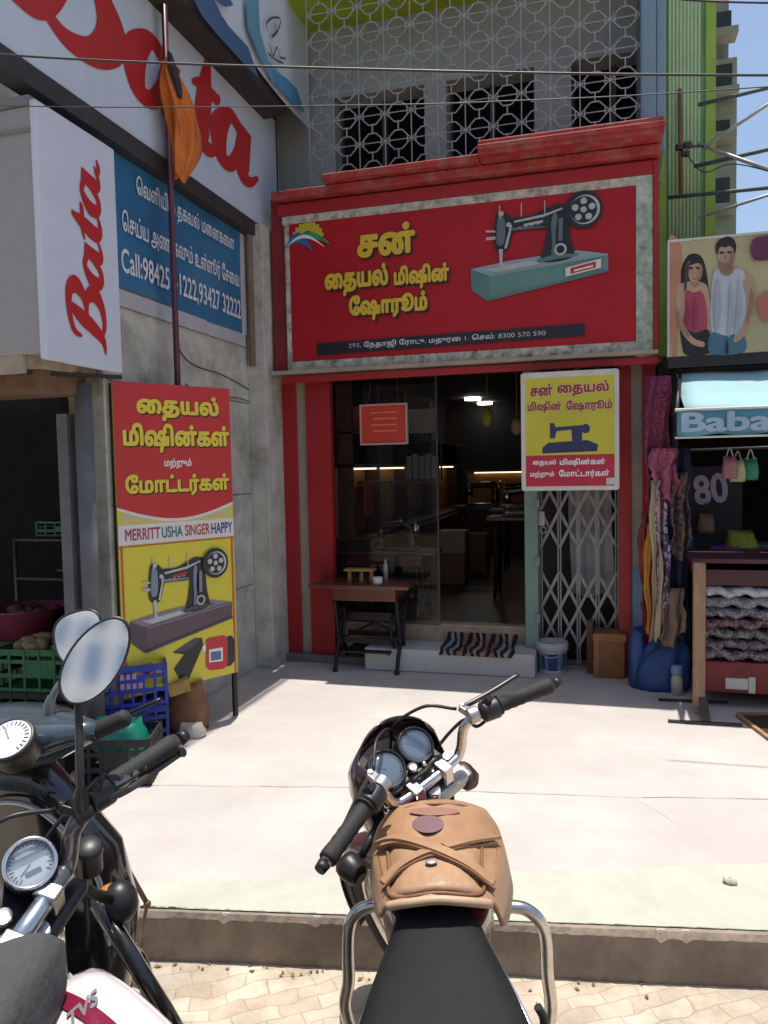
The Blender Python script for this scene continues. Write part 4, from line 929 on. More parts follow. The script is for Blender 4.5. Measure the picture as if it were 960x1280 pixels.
treadle_table(0, gy(398, 732, yA).x, gy(510, 732, yA).x, yA, yA + 0.36, 0.0, zA, 'front treadle table with plain reddish wooden top standing on the forecourt', TOPW, leaf=0.08)
yB = 5.66; zB = gy(480, 690, yB).z
treadle_table(0, gy(416, 692, yB).x, gy(541, 692, yB).x, yB, yB + 0.36, 0.29, zB, 'dark treadle table carrying a black sewing machine just inside the door', TOPD)
def sewing_machine(o, s, label, faces=1, group=None):
    """black cast sewing machine, bed 0.37 long along x"""
    t = thing('sewing_machine', o, label, 'sewing machine', group); o = V(o)
    ENAM = mat('black_enamel', (0.010, 0.010, 0.011), 0.16, 0.0, var=0.2, coat=0.6)
    def P(x, y, z): return o + V((x * faces, y, z)) * s
    b = B(); b.box(-0.19 * s, 0.19 * s, -0.09 * s, 0.09 * s, 0, 0.028 * s, Fr(o, (1, 0, 0), (0, 1, 0))); obj('bed', b, ENAM, t, bev=0.006)
    b = B(); b.tube(spline([P(0.13, 0, 0.02), P(0.13, 0, 0.12), P(0.125, 0, 0.19), P(0.10, 0, 0.225), P(0.02, 0, 0.232), P(-0.08, 0, 0.222), P(-0.15, 0, 0.215)], 5), [0.050 * s] * 4 + [0.044 * s] * 6 + [0.042 * s] * 8 + [0.034 * s] * 13, 12); obj('arm', b, ENAM, t)
    b = B(); b.lathe([(0.012 * s, 0), (0.03 * s, 0.015 * s), (0.034 * s, 0.07 * s), (0.032 * s, 0.12 * s), (0.02 * s, 0.145 * s), (0.004, 0.15 * s)], Fr(P(-0.155, 0, 0.105), (1, 0, 0), (0, 1, 0))); obj('head', b, ENAM, t)
    b = B(); b.cyl(P(-0.155, 0, 0.03), P(-0.155, 0, 0.12), 0.005 * s, n=8); b.box(-0.012 * s, 0.012 * s, -0.02 * s, 0.012 * s, 0, 0.006 * s, Fr(P(-0.155, 0, 0.031), (1, 0, 0), (0, 1, 0))); b.cyl(P(-0.155, -0.03, 0.17), P(-0.155, -0.045, 0.17), 0.012 * s, n=12); obj('needle_bar', b, CHROME, t)
    b = B(); f = Fr(P(0.185, 0, 0.20), (0, 1, 0), (0, 0, 1), (1, 0, 0)); b.ring(f, 0.062 * s, 0.011 * s, n=24, m=8); b.cyl(f.p(0, 0, -0.03 * s), f.p(0, 0, 0.012 * s), 0.02 * s)
    for k in range(5): b.tube([f.p(0, 0), f.p(0.06 * s * math.cos(k * 1.2566), 0.06 * s * math.sin(k * 1.2566))], 0.006 * s, 5)
    obj('hand_wheel', b, CHROME, t)
    b = B(); b.cyl(P(0.03, 0, 0.24), P(0.03, 0, 0.30), 0.003, n=6); b.cyl(P(-0.06, 0, 0.24), P(-0.06, 0, 0.28), 0.003, n=6); obj('spool_pin', b, CHROME, t)
    return t
sewing_machine((gy(497, 688, yB + 0.18).x, yB + 0.18, zB), 0.85, 'black sewing machine with chrome wheel on the dark table inside the door')
# small goods on the front table: little wooden stool-like stand and a pale cup
px = gy(452, 722, yA + 0.15)
st = thing('wooden_stand', (px.x, yA + 0.15, zA), 'small golden wooden stand sitting on the front treadle table', 'stand')
b = B(); f = Fr((px.x, yA + 0.15, zA), (1, 0, 0), (0, 1, 0)); b.box(-0.12, 0.10, -0.05, 0.05, 0.085, 0.1, f)
obj('top', b, mat('golden_wood', (0.34, 0.19, 0.05), 0.4, var=0.2), st, bev=0.003)
for x in (-0.09, 0.0, 0.075):
    b = B(); b.lathe([(0.022, 0.0), (0.014, 0.02), (0.02, 0.045), (0.012, 0.065), (0.02, 0.0845)], Fr((px.x + x, yA + 0.15, zA), (1, 0, 0), (0, 1, 0)), 12); obj('leg', b, mat('golden_wood', (0.34, 0.19, 0.05)), st)
b = B(); c = gy(472, 724, yA + 0.07); b.lathe([(0.028, 0), (0.034, 0.004), (0.037, 0.05), (0.033, 0.052), (0.03, 0.008), (0.001, 0.006)], Fr((c.x, yA + 0.07, zA), (1, 0, 0), (0, 1, 0)), 16)
obj('cup', b, OFFW, label='small pale cup on the front treadle table', cat='cup')
b = B(); c = gy(482, 715, yA + 0.2); b.lathe([(0.018, 0), (0.018, 0.12), (0.008, 0.135), (0.008, 0.16)], Fr((c.x, yA + 0.2, zA), (1, 0, 0), (0, 1, 0)), 12)
obj('bottle', b, mat('oil_bottle', (0.30, 0.30, 0.30), 0.2, var=0.05), label='slim shiny oil bottle on the front treadle table', cat='bottle')
# machines on dark stands deeper in the shop
spots = [(-0.62, 6.75, 'dark machine table with a sewing machine beside the right door post'), (-0.75, 7.9, 'machine table in the middle depth of the dark shop'), (-1.25, 8.6, 'machine table near the lit shelf deep in the shop')]
for i, (x, y, lab) in enumerate(spots):
    t = thing('machine_stand', (x, y, 0.29), lab, 'table', 'machine tables inside the dark shop')
    b = B(); b.box(x - 0.32, x + 0.32, y - 0.2, y + 0.2, 0.98, 1.01); obj('tabletop', b, TOPD, t, bev=0.004)
    for sx_ in (-0.25, 0.25):
        b = B(); b.tube([(x + sx_, y - 0.15, 0.98), (x + sx_, y - 0.05, 0.65), (x + sx_, y - 0.18, 0.30)], 0.016, 6); b.tube([(x + sx_, y + 0.15, 0.98), (x + sx_, y + 0.05, 0.65), (x + sx_, y + 0.18, 0.30)], 0.016, 6); b.tube([(x + sx_, y - 0.06, 0.65), (x + sx_, y + 0.06, 0.65)], 0.014, 6); obj('leg', b, IRONB, t)
    sewing_machine((x, y, 1.01), 1.0, 'black sewing machine on the ' + lab.replace('with a sewing machine ', ''), group='sewing machines inside the dark shop')
# hanging cardboard and bags high at the left of the shop, dark wardrobe behind
b = B(); c0 = gy(510, 515, 6.0); b.box(c0.x, c0.x + 0.22, 6.0, 6.02, c0.z - 0.17, c0.z + 0.02); obj('hanging_card', b, mat('hanging_card', (0.16, 0.15, 0.15), 0.7, var=0.3), label='grey card hanging right of the red notice inside the shop', cat='card')
for i, (px_, py_, wd_, lab) in enumerate(((530, 600, 0.26, 'bundle of greyish wrapped packets standing on the high shelf beyond the notice'),)):
    c0 = gy(px_, py_, 6.3); t = thing('packet_bundle', (c0.x, 6.3, c0.z), lab, 'packets')
    b = B()
    for k in range(5): b.box(c0.x - wd_ / 2 + k * wd_ / 5, c0.x - wd_ / 2 + k * wd_ / 5 + 0.045, 6.22, 6.36, c0.z, c0.z + 0.2 + 0.02 * (k % 2))
    obj('packets', b, mat('packet_grey', (0.13, 0.11, 0.12), 0.5, var=0.3, scale=9), t, bev=0.006)
    b = B(); b.box(c0.x - 0.55, c0.x + 0.2, 6.18, 6.42, c0.z - 0.03, c0.z - 0.001); b.tube([(c0.x + 0.15, 6.3, c0.z), (c0.x + 0.15, 6.3, 2.3)], 0.008, 6); obj('hanging_shelf', b, mat('shelf_board', (0.1, 0.045, 0.03)), t)

# ------------------------------------------------------------------ folding gate at the right of the doorway
YGT = 5.56
gx0, gx1 = gy(676, 700, YGT).x, gy(771, 700, YGT).x
gate = thing('folding_gate', ((gx0 + gx1) / 2, YGT, 0), 'grey folding lattice gate closing the right part of the shop front', 'gate')
GST = mat('gate_steel', (0.25, 0.25, 0.25), 0.45, 0.5, var=0.2, scale=14)
b = B(); nb = 5
for i in range(nb):
    x = gx0 + (gx1 - gx0) * i / (nb - 1)
    b.box(x - 0.013, x - 0.004, YGT - 0.012, YGT + 0.012, 0.03, 2.12); b.box(x + 0.004, x + 0.013, YGT - 0.012, YGT + 0.012, 0.03, 2.12)
obj('picket', b, GST, gate)
b = B(); dx = (gx1 - gx0) / (nb - 1); hz = 0.265
for i in range(nb - 1):
    xa = gx0 + dx * i; xb = xa + dx
    for zc in (0.16, 0.16 + hz, 0.86, 0.86 + hz, 1.56, 1.56 + hz):
        b.bar((xa, YGT - 0.014, zc), (xb, YGT - 0.014, zc + hz), 0.020, 0.004, up=(0, 1, 0)); b.bar((xa, YGT + 0.014, zc + hz), (xb, YGT + 0.014, zc), 0.020, 0.004, up=(0, 1, 0))
obj('lattice', b, GST, gate)
b = B(); b.box(gx0 - 0.02, gx1 + 0.02, YGT - 0.02, YGT + 0.02, 0.002, 0.026); b.box(gx0 - 0.02, gx1 + 0.02, YGT - 0.02, YGT + 0.02, 2.122, 2.134); obj('rail', b, GST, gate)
b = B(); b.box(gx0 - 0.016, gx0 + 0.03, YGT - 0.04, YGT - 0.0155, 1.02, 1.12); b.ring(Fr((gx0 + 0.02, YGT - 0.05, 0.99), (1, 0, 0), (0, 0, 1)), 0.022, 0.005, n=14, m=6); obj('lock', b, STEEL, gate)
# grey sheet hanging behind the gate
b = B(); ys = 5.68; ca = gy(712, 610, ys).x; cb = gy(766, 610, ys).x; za = gy(740, 745, ys).z; n_ = 28
for i in range(n_ + 1):
    t = i / n_
    for j in range(9):
        s_ = j / 8; b.v.append(V((ca + (cb - ca) * t + 0.01 * math.sin(j), ys + 0.03 * math.sin(t * 15 + s_ * 2) * (0.4 + s_), 2.1 + (za - 2.1 + 0.02 * math.sin(t * 12)) * s_)))
for i in range(n_):
    for j in range(8): b.f.append((i * 9 + j, i * 9 + 9 + j, i * 9 + 10 + j, i * 9 + 1 + j)); b.m.append(0); b.s.append(True)
obj('hanging_sheet', b, mat('sheet_grey', (0.40, 0.40, 0.41), 0.85, var=0.08), label='pale grey sheet hanging behind the folding gate', cat='sheet', recalc=False)
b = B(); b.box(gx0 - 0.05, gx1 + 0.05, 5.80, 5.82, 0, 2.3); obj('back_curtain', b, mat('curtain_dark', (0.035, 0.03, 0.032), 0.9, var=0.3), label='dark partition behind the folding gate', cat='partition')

# striped door mat on the white step
ma_ = gz(549, 812, sz); P1 = V((gy(550, 800, sy + 0.05).x, sy + 0.03, 0)); P2 = V((gy(642, 800, sy + 0.05).x, sy + 0.03, 0))
mt_ = thing('door_mat', ((P1.x + P2.x) / 2, sy + 0.1, sz), 'black and pale striped door mat draped on the white step', 'door mat')
b = B(); nst = 19
prof = [(sy - 0.012, sz - 0.025), (sy - 0.010, sz + 0.004), (sy + 0.03, sz + 0.010), (sy + 0.10, sz + 0.007), (sy + 0.20, sz + 0.006), (sy + 0.275, sz + 0.02), (sy + 0.285, sz + 0.075)]
cols = [0, 1, 0, 1, 0, 2, 0, 3, 0, 4, 0, 3, 0, 2, 0, 1, 0, 1, 0]
for i in range(nst):
    xa = P1.x + (P2.x - P1.x) * i / nst; xb = P1.x + (P2.x - P1.x) * (i + 1) / nst; b.mi = cols[i]
    sl = [0.012 * math.sin(k * 1.3 + i) for k in range(len(prof))]
    for k in range(len(prof) - 1):
        b.add([(xa + sl[k], prof[k][0], prof[k][1]), (xb + sl[k], prof[k][0], prof[k][1]), (xb + sl[k + 1], prof[k + 1][0], prof[k + 1][1]), (xa + sl[k + 1], prof[k + 1][0], prof[k + 1][1])], [(0, 1, 2, 3)])
o = obj('weave', b, [mat('mat_black', (0.014, 0.014, 0.014), 0.95, bump=0.6, bscale=150), mat('mat_grey', (0.28, 0.27, 0.26), 0.95, bump=0.6, bscale=150), mat('mat_brown', (0.24, 0.12, 0.06), 0.95), mat('mat_rose', (0.30, 0.13, 0.13), 0.95), mat('mat_cream', (0.36, 0.28, 0.2), 0.95)], mt_, recalc=False)
md = o.modifiers.new('thick', 'SOLIDIFY'); md.thickness = 0.006

# paint bucket
c = gz(690, 840); bk = thing('paint_bucket', c, 'white plastic paint bucket with colourful label and grey lid rim by the gate', 'bucket')
b = B(); b.lathe([(0.085, 0.0), (0.088, 0.004), (0.105, 0.19), (0.1, 0.19), (0.08, 0.01), (0.001, 0.008)], Fr(c, (1, 0, 0), (0, 1, 0)), 24); obj('body', b, OFFW, bk)
b = B(); b.lathe([(0.108, 0.165), (0.113, 0.168), (0.113, 0.215), (0.108, 0.22), (0.10, 0.222), (0.098, 0.2), (0.001, 0.198)], Fr(c, (1, 0, 0), (0, 1, 0)), 24); obj('lid', b, mat('lid_grey', (0.42, 0.42, 0.42), 0.5), bk)
b = B(); fr_ = Fr(c, (1, 0, 0), (0, 1, 0))
lab = [mat('label_navy', (0.02, 0.05, 0.16), 0.4), mat('label_green', (0.03, 0.20, 0.12), 0.4), mat('label_yellow', (0.4, 0.34, 0.05), 0.4), mat('label_violet', (0.20, 0.18, 0.40), 0.4)]
for k in range(14):
    a0 = rad(180 + k * 13); a1 = rad(193 + k * 13); b.mi = (0, 0, 3, 1, 0, 3, 0)[k % 7]
    q = lambda a, r, z: fr_.p(r * math.cos(a), r * math.sin(a), z)
    b.quad(q(a0, 0.0905, 0.03), q(a1, 0.0905, 0.03), q(a1, 0.1055, 0.15), q(a0, 0.1055, 0.15))
obj('label', b, lab, bk, recalc=False)
b = B(); b.tube(spline([c + V((-0.11, 0, 0.18)), c + V((-0.07, -0.1, 0.15)), c + V((0, -0.13, 0.13)), c + V((0.07, -0.1, 0.15)), c + V((0.11, 0, 0.18))], 5), 0.003, 6); obj('handle', b, STEEL, bk)

# brown wooden box
c = gz(762, 848); b = B()
bxw = thing('wooden_box', c, 'brown wooden box standing between the folding gate and the blue bag', 'box')
hh = gy(762, 792, c.y).z; wd = 0.10
b.box(c.x - wd, c.x + wd, c.y, c.y + 0.2, 0.0, hh); obj('body', b, mat('box_brown', (0.24, 0.095, 0.03), 0.6, var=0.3, scale=9, stretch=(1, 1, 5)), bxw, bev=0.006)
b = B(); b.box(c.x - wd - 0.006, c.x + wd + 0.006, c.y - 0.008, c.y - 0.0005, hh - 0.05, hh - 0.005); b.box(c.x - wd - 0.004, c.x - wd + 0.03, c.y - 0.008, c.y - 0.0005, 0.005, hh - 0.0505); obj('batten', b, mat('box_batten', (0.30, 0.14, 0.05), 0.6, var=0.3), bxw)
b = B(); b.box(c.x - 0.15, c.x - wd - 0.008, c.y + 0.1, c.y + 0.16, 0.0, hh + 0.06); obj('offcut', b, mat('box_dark', (0.12, 0.05, 0.025), 0.7), bxw)

# big blue tarpaulin bag
c = gz(818, 852); c.y = 5.16
bb = thing('blue_bag', c, 'bulging dark blue tarpaulin bag on the ground under the hanging scarves', 'bag')
def sack(c, rx, ry, h, n=28, m=9, sq=0.75, slump=0.08):
    rings = []
    for j in range(m + 1):
        t = j / m; z = h * t; k = (1 + 0.10 * math.sin(math.pi * min(1, t * 1.2)) - 0.20 * t * t)
        ring = []
        for i in range(n):
            a = 6.2832 * i / n; ca_, sa2 = math.cos(a), math.sin(a)
            u = math.copysign(abs(ca_) ** sq, ca_); v_ = math.copysign(abs(sa2) ** sq, sa2)
            wob = 1 + 0.05 * math.sin(3 * a + 4 * t) + 0.03 * math.sin(7 * a + 9 * t)
            ring.append(V((c[0] + rx * k * u * wob, c[1] + ry * k * v_ * wob, c[2] + z + slump * h * t * math.sin(a * 2 + 1))))
        rings.append(ring)
    b = B(); b.loft(rings); return b
TARP = mat('tarp_blue', (0.018, 0.06, 0.19), 0.5, var=0.25, scale=6, bump=0.3, bscale=25)
def slump_bag(c, rx, ry, h, seed):
    rings = []; n = 40
    for j in range(13):
        t = j / 12; k = (1.0 + .10 * math.sin(2.6 * t)) * (1 - .62 * t ** 2.2)
        ring = []
        for i in range(n):
            a = 6.2832 * i / n; fo = 1 + (.05 + .10 * t) * math.sin(3 * a + 2 * t + seed) + (.03 + .06 * t) * math.sin(7 * a - 5 * t + seed) + .03 * math.sin(13 * a + 9 * t)
            ring.append(V((c[0] + rx * k * fo * math.copysign(abs(math.cos(a)) ** .7, math.cos(a)) + .05 * t * t * math.sin(seed), c[1] + ry * k * fo * math.copysign(abs(math.sin(a)) ** .7, math.sin(a)), c[2] + h * t * (1 + .16 * math.sin(a + seed) * t + .08 * math.sin(4 * a + seed) * t))))
        rings.append(ring)
    b = B(); b.loft(rings); return b
obj('body', slump_bag((c.x + 0.03, 5.20, 0), 0.165, 0.13, 0.36, 1.0), TARP, bb)
obj('side_fold', sack((c.x - 0.115, 5.21, 0), 0.05, 0.09, 0.36, n=16), TARP, bb)

# scarves and clothes hanging at the corner of the clothes stall
def hanging(name, px0, px1, py0, py1, y, m, lab, cat_, fold=6, amp=0.02, taper=0.0, group='clothes hanging at the stall corner', n=22, hem=0.0):
    a = gy(px0, py0, y); c_ = gy(px1, py0, y); z0_ = gy((px0 + px1) / 2, py0, y).z; z1_ = gy((px0 + px1) / 2, py1, y).z
    b = B(); mrow = 10
    for i in range(n + 1):
        t = i / n
        for j in range(mrow + 1):
            s_ = j / mrow; w_ = 1 - taper * (1 - s_)
            b.v.append(V(((a.x + c_.x) / 2 + (c_.x - a.x) * (t - .5) * w_ + 0.010 * math.sin(s_ * 7 + px0) + 0.006 * math.sin(s_ * 17 + t * 5), y + amp * 1.5 * math.sin(t * 6.28 * fold / 3 + s_ * 2.5 + px0) * (0.45 + 0.55 * s_) + amp * .5 * math.sin(t * 21 + s_ * 6), z0_ + (z1_ - z0_ + (hem + .012) * math.sin(t * 5 + px0) + .012 * math.sin(t * 13 + px0)) * s_)))
    for i in range(n):
        for j in range(mrow): b.f.append((i * 11 + j, i * 11 + 11 + j, i * 11 + 12 + j, i * 11 + 1 + j)); b.m.append(0); b.s.append(True)
    o = obj(name, b, m, label=lab, cat=cat_, group=group, recalc=False)
    md = o.modifiers.new('thick', 'SOLIDIFY'); md.thickness = 0.004
    return o
def m_print(name, c1, c2, c3, scale=22, rough=0.8):
    if name in _mats: return _mats[name]
    m = bpy.data.materials.new(name); m.use_nodes = True; n = m.node_tree; L = n.links; bs_ = n.nodes['Principled BSDF']; bs_.inputs['Roughness'].default_value = rough
    tc = n.nodes.new('ShaderNodeTexCoord'); nz = n.nodes.new('ShaderNodeTexNoise'); nz.inputs['Scale'].default_value = scale; nz.inputs['Detail'].default_value = 3; nz.inputs['Distortion'].default_value = 1.5
    L.new(tc.outputs['Object'], nz.inputs['Vector']); r = n.nodes.new('ShaderNodeValToRGB'); r.color_ramp.interpolation = 'CONSTANT'
    r.color_ramp.elements[0].color = (*c1, 1); r.color_ramp.elements[1].position = 0.50; r.color_ramp.elements[1].color = (*c2, 1); e = r.color_ramp.elements.new(0.60); e.color = (*c3, 1)
    L.new(nz.outputs['Fac'], r.inputs[0]); L.new(r.outputs[0], bs_.inputs['Base Color']); _mats[name] = m
    return m
hanging('scarf', 806, 838, 470, 640, 5.10, m_print('scarf_maroon', (0.14, 0.02, 0.05), (0.24, 0.04, 0.10), (0.06, 0.01, 0.03)), 'maroon frilled scarf hanging highest at the stall corner', 'scarf', hem=0.05)
hanging('scarf', 806, 824, 655, 792, 5.09, mat('scarf_orange', (0.46, 0.19, 0.025), 0.8, var=0.2), 'orange scarf hanging above the blue bag', 'scarf', fold=4)
hanging('scarf', 814, 826, 600, 800, 5.05, mat('scarf_cream', (0.42, 0.33, 0.22), 0.8, var=0.15), 'narrow cream scarf with orange edge hanging beside the orange scarf', 'scarf', fold=3, amp=0.012)
hanging('dress', 820, 836, 600, 770, 5.07, m_print('dress_print', (0.10, 0.03, 0.10), (0.45, 0.42, 0.5), (0.05, 0.05, 0.16)), 'purple and white printed dress hanging next to the cream scarf', 'dress', fold=4)
hanging('dress', 830, 862, 560, 800, 5.12, mat('dress_navy', (0.015, 0.014, 0.05), 0.85, var=0.3), 'dark navy dress hanging right of the printed one', 'dress')
hanging('shawl', 826, 856, 735, 800, 5.06, mat('shawl_brown', (0.20, 0.14, 0.10), 0.85, var=0.2), 'crumpled brown shawl end lying over the blue bag', 'shawl', hem=0.04)
hanging('scarf', 812, 846, 560, 612, 5.04, m_print('scarf_rose', (0.30, 0.05, 0.12), (0.42, 0.16, 0.2), (0.12, 0.02, 0.06), 40), 'rose flowered scarf bunched over the dresses', 'scarf', amp=0.03, hem=0.06)
hanging('blouse', 838, 862, 590, 690, 5.08, m_print('blouse_print', (0.03, 0.02, 0.06), (0.20, 0.12, 0.05), (0.06, 0.05, 0.14), 30), 'dark blouse with tan flecks hanging in front of the navy dress', 'blouse', amp=0.025, hem=0.05)
hanging('skirt', 800, 812, 640, 760, 5.13, mat('skirt_red', (0.22, 0.03, 0.03), 0.85, var=0.3), 'narrow red skirt hanging against the red pillar', 'skirt', fold=3)
hanging('cloth_strip', 846, 862, 640, 700, 5.22, mat('cloth_blue', (0.02, 0.13, 0.36), 0.7), 'bright blue cloth strip hanging in the dark stall', 'cloth')
hanging('cloth_strip', 852, 866, 672, 715, 5.21, mat('cloth_pink', (0.36, 0.03, 0.10), 0.7), 'pink cloth strip hanging below the blue one', 'cloth')

# ------------------------------------------------------------------ right: clothes stall, awning, billboard, green building
stall = thing('clothes_stall', (1.1, 5.8, 0), 'dark open clothes stall under the pale blue awning', 'stall')
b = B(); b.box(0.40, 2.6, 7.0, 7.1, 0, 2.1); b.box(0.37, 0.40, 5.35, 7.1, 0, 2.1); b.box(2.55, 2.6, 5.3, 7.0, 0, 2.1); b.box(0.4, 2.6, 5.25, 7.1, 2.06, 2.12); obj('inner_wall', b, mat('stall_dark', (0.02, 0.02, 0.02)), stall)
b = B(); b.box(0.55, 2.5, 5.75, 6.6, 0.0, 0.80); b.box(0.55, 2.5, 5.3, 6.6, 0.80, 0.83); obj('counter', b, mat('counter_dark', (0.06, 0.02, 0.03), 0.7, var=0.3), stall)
b = B(); b.tube([(0.46, 5.2, 0), (0.46, 5.2, 2.08)], 0.02, 8); b.tube([(0.42, 5.2, 1.52), (2.2, 5.2, 1.55)], 0.01, 6); obj('pole', b, mat('stall_pole', (0.03, 0.03, 0.035), 0.5), stall)
# awning
ya_, yb2 = 5.15, 4.62
A0 = gy(850, 468, ya_); A1 = gy(846, 514, yb2); A2 = gy(846, 546, yb2)
aw = thing('awning', (1.2, 4.9, A2.z), 'pale blue cloth awning with white shop lettering on its front valance', 'awning')
b = B(); xr = 2.2; n_ = 16
AWN = mat('awning_cloth', (0.25, 0.42, 0.45), 0.75, var=0.08, scale=4, dirt=(0.16, 0.28, 0.32), damt=0.5)
for i in range(n_ + 1):
    t = i / n_; x = A0.x - 0.02 + (xr - A0.x) * t
    for j in range(6):
        s_ = j / 5; b.v.append(V((x, ya_ + (yb2 - ya_) * s_, A0.z + (A1.z - A0.z) * s_ - 0.03 * math.sin(math.pi * s_) + 0.006 * math.sin(t * 20))))
for i in range(n_):
    for j in range(5): b.f.append((i * 6 + j, i * 6 + 6 + j, i * 6 + 7 + j, i * 6 + 1 + j)); b.m.append(0); b.s.append(True)
o = obj('canopy', b, AWN, aw, recalc=False); md = o.modifiers.new('thick', 'SOLIDIFY'); md.thickness = 0.006
b = B(); n_ = 40
for i in range(n_ + 1):
    t = i / n_; x = A1.x + (xr - A1.x) * t
    for j in range(3): b.v.append(V((x, yb2 - 0.004 - 0.008 * j * math.sin(t * 26) * .5, A1.z + 0.004 - (A1.z - A2.z + 0.008 * math.sin(t * 40)) * j / 2)))
for i in range(n_):
    for j in range(2): b.f.append((i * 3 + j, i * 3 + 3 + j, i * 3 + 4 + j, i * 3 + 1 + j)); b.m.append(0); b.s.append(True)
o = obj('valance', b, mat('valance_blue', (0.09, 0.28, 0.36), 0.7, var=0.1, scale=5), aw, recalc=False); md = o.modifiers.new('thick', 'SOLIDIFY'); md.thickness = 0.004
b = B(); b.tube([(A1.x - 0.01, yb2 - 0.006, A1.z + 0.006), (xr, yb2 - 0.006, A1.z + 0.006)], 0.009, 8); b.tube([(A1.x - 0.01, yb2 - 0.012, A2.z - 0.006), (xr, yb2 - 0.012, A2.z - 0.006)], 0.006, 8); obj('hem', b, mat('hem_white', (0.62, 0.66, 0.66), 0.7), aw)
b = B(); FA = Fr((0, yb2 - 0.016, 0), (1, 0, 0), (0, 0, 1), (0, -1, 0)); u0 = A1.x + 0.03
text(b, 'Baba', FA, gy(851, 530, yb2).x, A2.z + 0.022, gy(964, 530, yb2).x - gy(851, 530, yb2).x, 0.112, 0.004, 0.035); obj('lettering', b, mat('awning_letter', (0.30, 0.42, 0.56), 0.7), aw, recalc=False)
b = B(); b.tube([(A0.x, ya_, A0.z), (A1.x, yb2, A1.z)], 0.012, 8); b.tube([(A1.x, yb2 + 0.01, A1.z - 0.01), (A1.x + 0.02, 5.2, 1.75)], 0.010, 8); obj('arm', b, IRON, aw)
# billboard with a printed young couple
YBb = 5.12
FBb = Fr((0, YBb, 0), (1, 0, 0), (0, 0, 1), (0, -1, 0))
def bp(px, py): return FBb.uv(gy(px, py, YBb))
t0 = bp(833, 304); b0 = bp(841, 446)
zt5, zb5 = t0[1], b0[1]; xl5 = (t0[0] + b0[0]) / 2; xr5 = xl5 + 1.5
bbd = thing('billboard', (xl5 + 0.75, YBb, zb5), 'cream billboard with a printed young couple in pink and pale blue tops', 'billboard')
b = B(); b.box(xl5, xr5, YBb, YBb + 0.05, zb5, zt5); obj('panel', b, mat('billboard_cream', (0.40, 0.36, 0.20), 0.4, var=0.12, scale=2), bbd)
b = B(); b.box(xl5 - 0.012, xr5, YBb - 0.006, YBb + 0.06, zt5 + 0.001, zt5 + 0.016); b.box(xl5 - 0.012, xl5 - 0.001, YBb - 0.005, YBb + 0.06, zb5, zt5); obj('frame', b, OFFW, bbd)
b = B(); b.box(xl5 - 0.01, xr5, YBb - 0.004, YBb + 0.08, zb5 - 0.07, zb5 - 0.001); obj('base_beam', b, BLACK, bbd)
SKIN1 = mat('print_skin_warm', (0.44, 0.28, 0.19), 0.4, var=0.05); SKIN2 = mat('print_skin_tan', (0.40, 0.26, 0.18), 0.4, var=0.05)
HAIR = mat('print_hair', (0.012, 0.010, 0.010), 0.4); PINK = mat('print_pink', (0.36, 0.05, 0.10), 0.4); PBLUE = mat('print_palegrey', (0.42, 0.46, 0.52), 0.4); JEAN = mat('print_jean', (0.05, 0.14, 0.22), 0.4)
b = B(); lay_ = [0]
def bsm(pts, mi):
    lay_[0] += 1; b.mi = mi; b.flat([(p.x, p.y) for p in spline([V((*bp(*q), 0)) for q in pts], 4, True)], FBb, 0.001 + lay_[0] * 0.0005)
bsm([(834, 306), (850, 304), (852, 340), (846, 444), (840, 445)], 6)
bsm([(853, 378), (851, 340), (858, 322), (866, 317), (876, 320), (882, 334), (886, 360), (890, 380), (880, 384), (858, 356)], 2)      # long hair
bsm([(848, 358), (860, 352), (872, 352), (884, 358), (888, 384), (884, 414), (868, 416), (852, 408), (845, 380)], 0)                   # shoulders
bsm([(856, 366), (866, 364), (878, 366), (883, 384), (883, 412), (866, 416), (853, 410), (856, 388)], 3)                               # pink top
bsm([(851, 408), (868, 416), (885, 412), (888, 430), (886, 442), (858, 444), (852, 430)], 2)
bsm([(860, 330), (866, 325), (874, 327), (878, 338), (874, 350), (867, 355), (861, 347)], 0)                                           # face
bsm([(861, 332), (866, 323), (874, 324), (879, 334), (872, 329)], 2)
bsm([(845, 372), (852, 374), (853, 400), (866, 422), (880, 428), (878, 434), (862, 428), (848, 406)], 0)                               # arm
bsm([(892, 340), (902, 334), (918, 334), (934, 340), (944, 356), (944, 384), (934, 412), (926, 416), (930, 384), (928, 352), (898, 352)], 1)
bsm([(892, 342), (902, 336), (910, 342), (920, 336), (930, 342), (932, 380), (928, 418), (908, 422), (890, 416), (888, 380)], 4)       # shirt
bsm([(889, 416), (908, 420), (928, 417), (930, 440), (888, 442)], 5)
bsm([(928, 352), (938, 352), (944, 376), (936, 410), (926, 424), (918, 428), (918, 420), (928, 406), (933, 380)], 1)
bsm([(897, 314), (905, 308), (915, 310), (918, 322), (914, 332), (906, 337), (899, 330)], 1)                                           # his face
bsm([(896, 319), (894, 309), (898, 301), (904, 298), (910, 296), (917, 300), (920, 308), (918, 319), (916, 311), (911, 308), (906, 310), (900, 309)], 2)
bsm([(899, 326), (906, 331), (914, 327), (916, 330), (907, 337), (899, 332)], 11)
bsm([(859, 352), (866, 356), (874, 352), (876, 360), (868, 366), (859, 362)], 0); bsm([(862, 352), (868, 356), (873, 352), (872, 358), (866, 360)], 10)                # neck and its shade
bsm([(900, 332), (908, 338), (915, 332), (916, 340), (908, 345), (900, 340)], 11)
bsm([(861, 335), (865, 334), (866, 336), (862, 337)], 2); bsm([(870, 334), (874, 335), (874, 337), (870, 336)], 2); bsm([(899, 316), (904, 315), (905, 317), (900, 318)], 2); bsm([(909, 315), (914, 315), (914, 317), (909, 317)], 2)
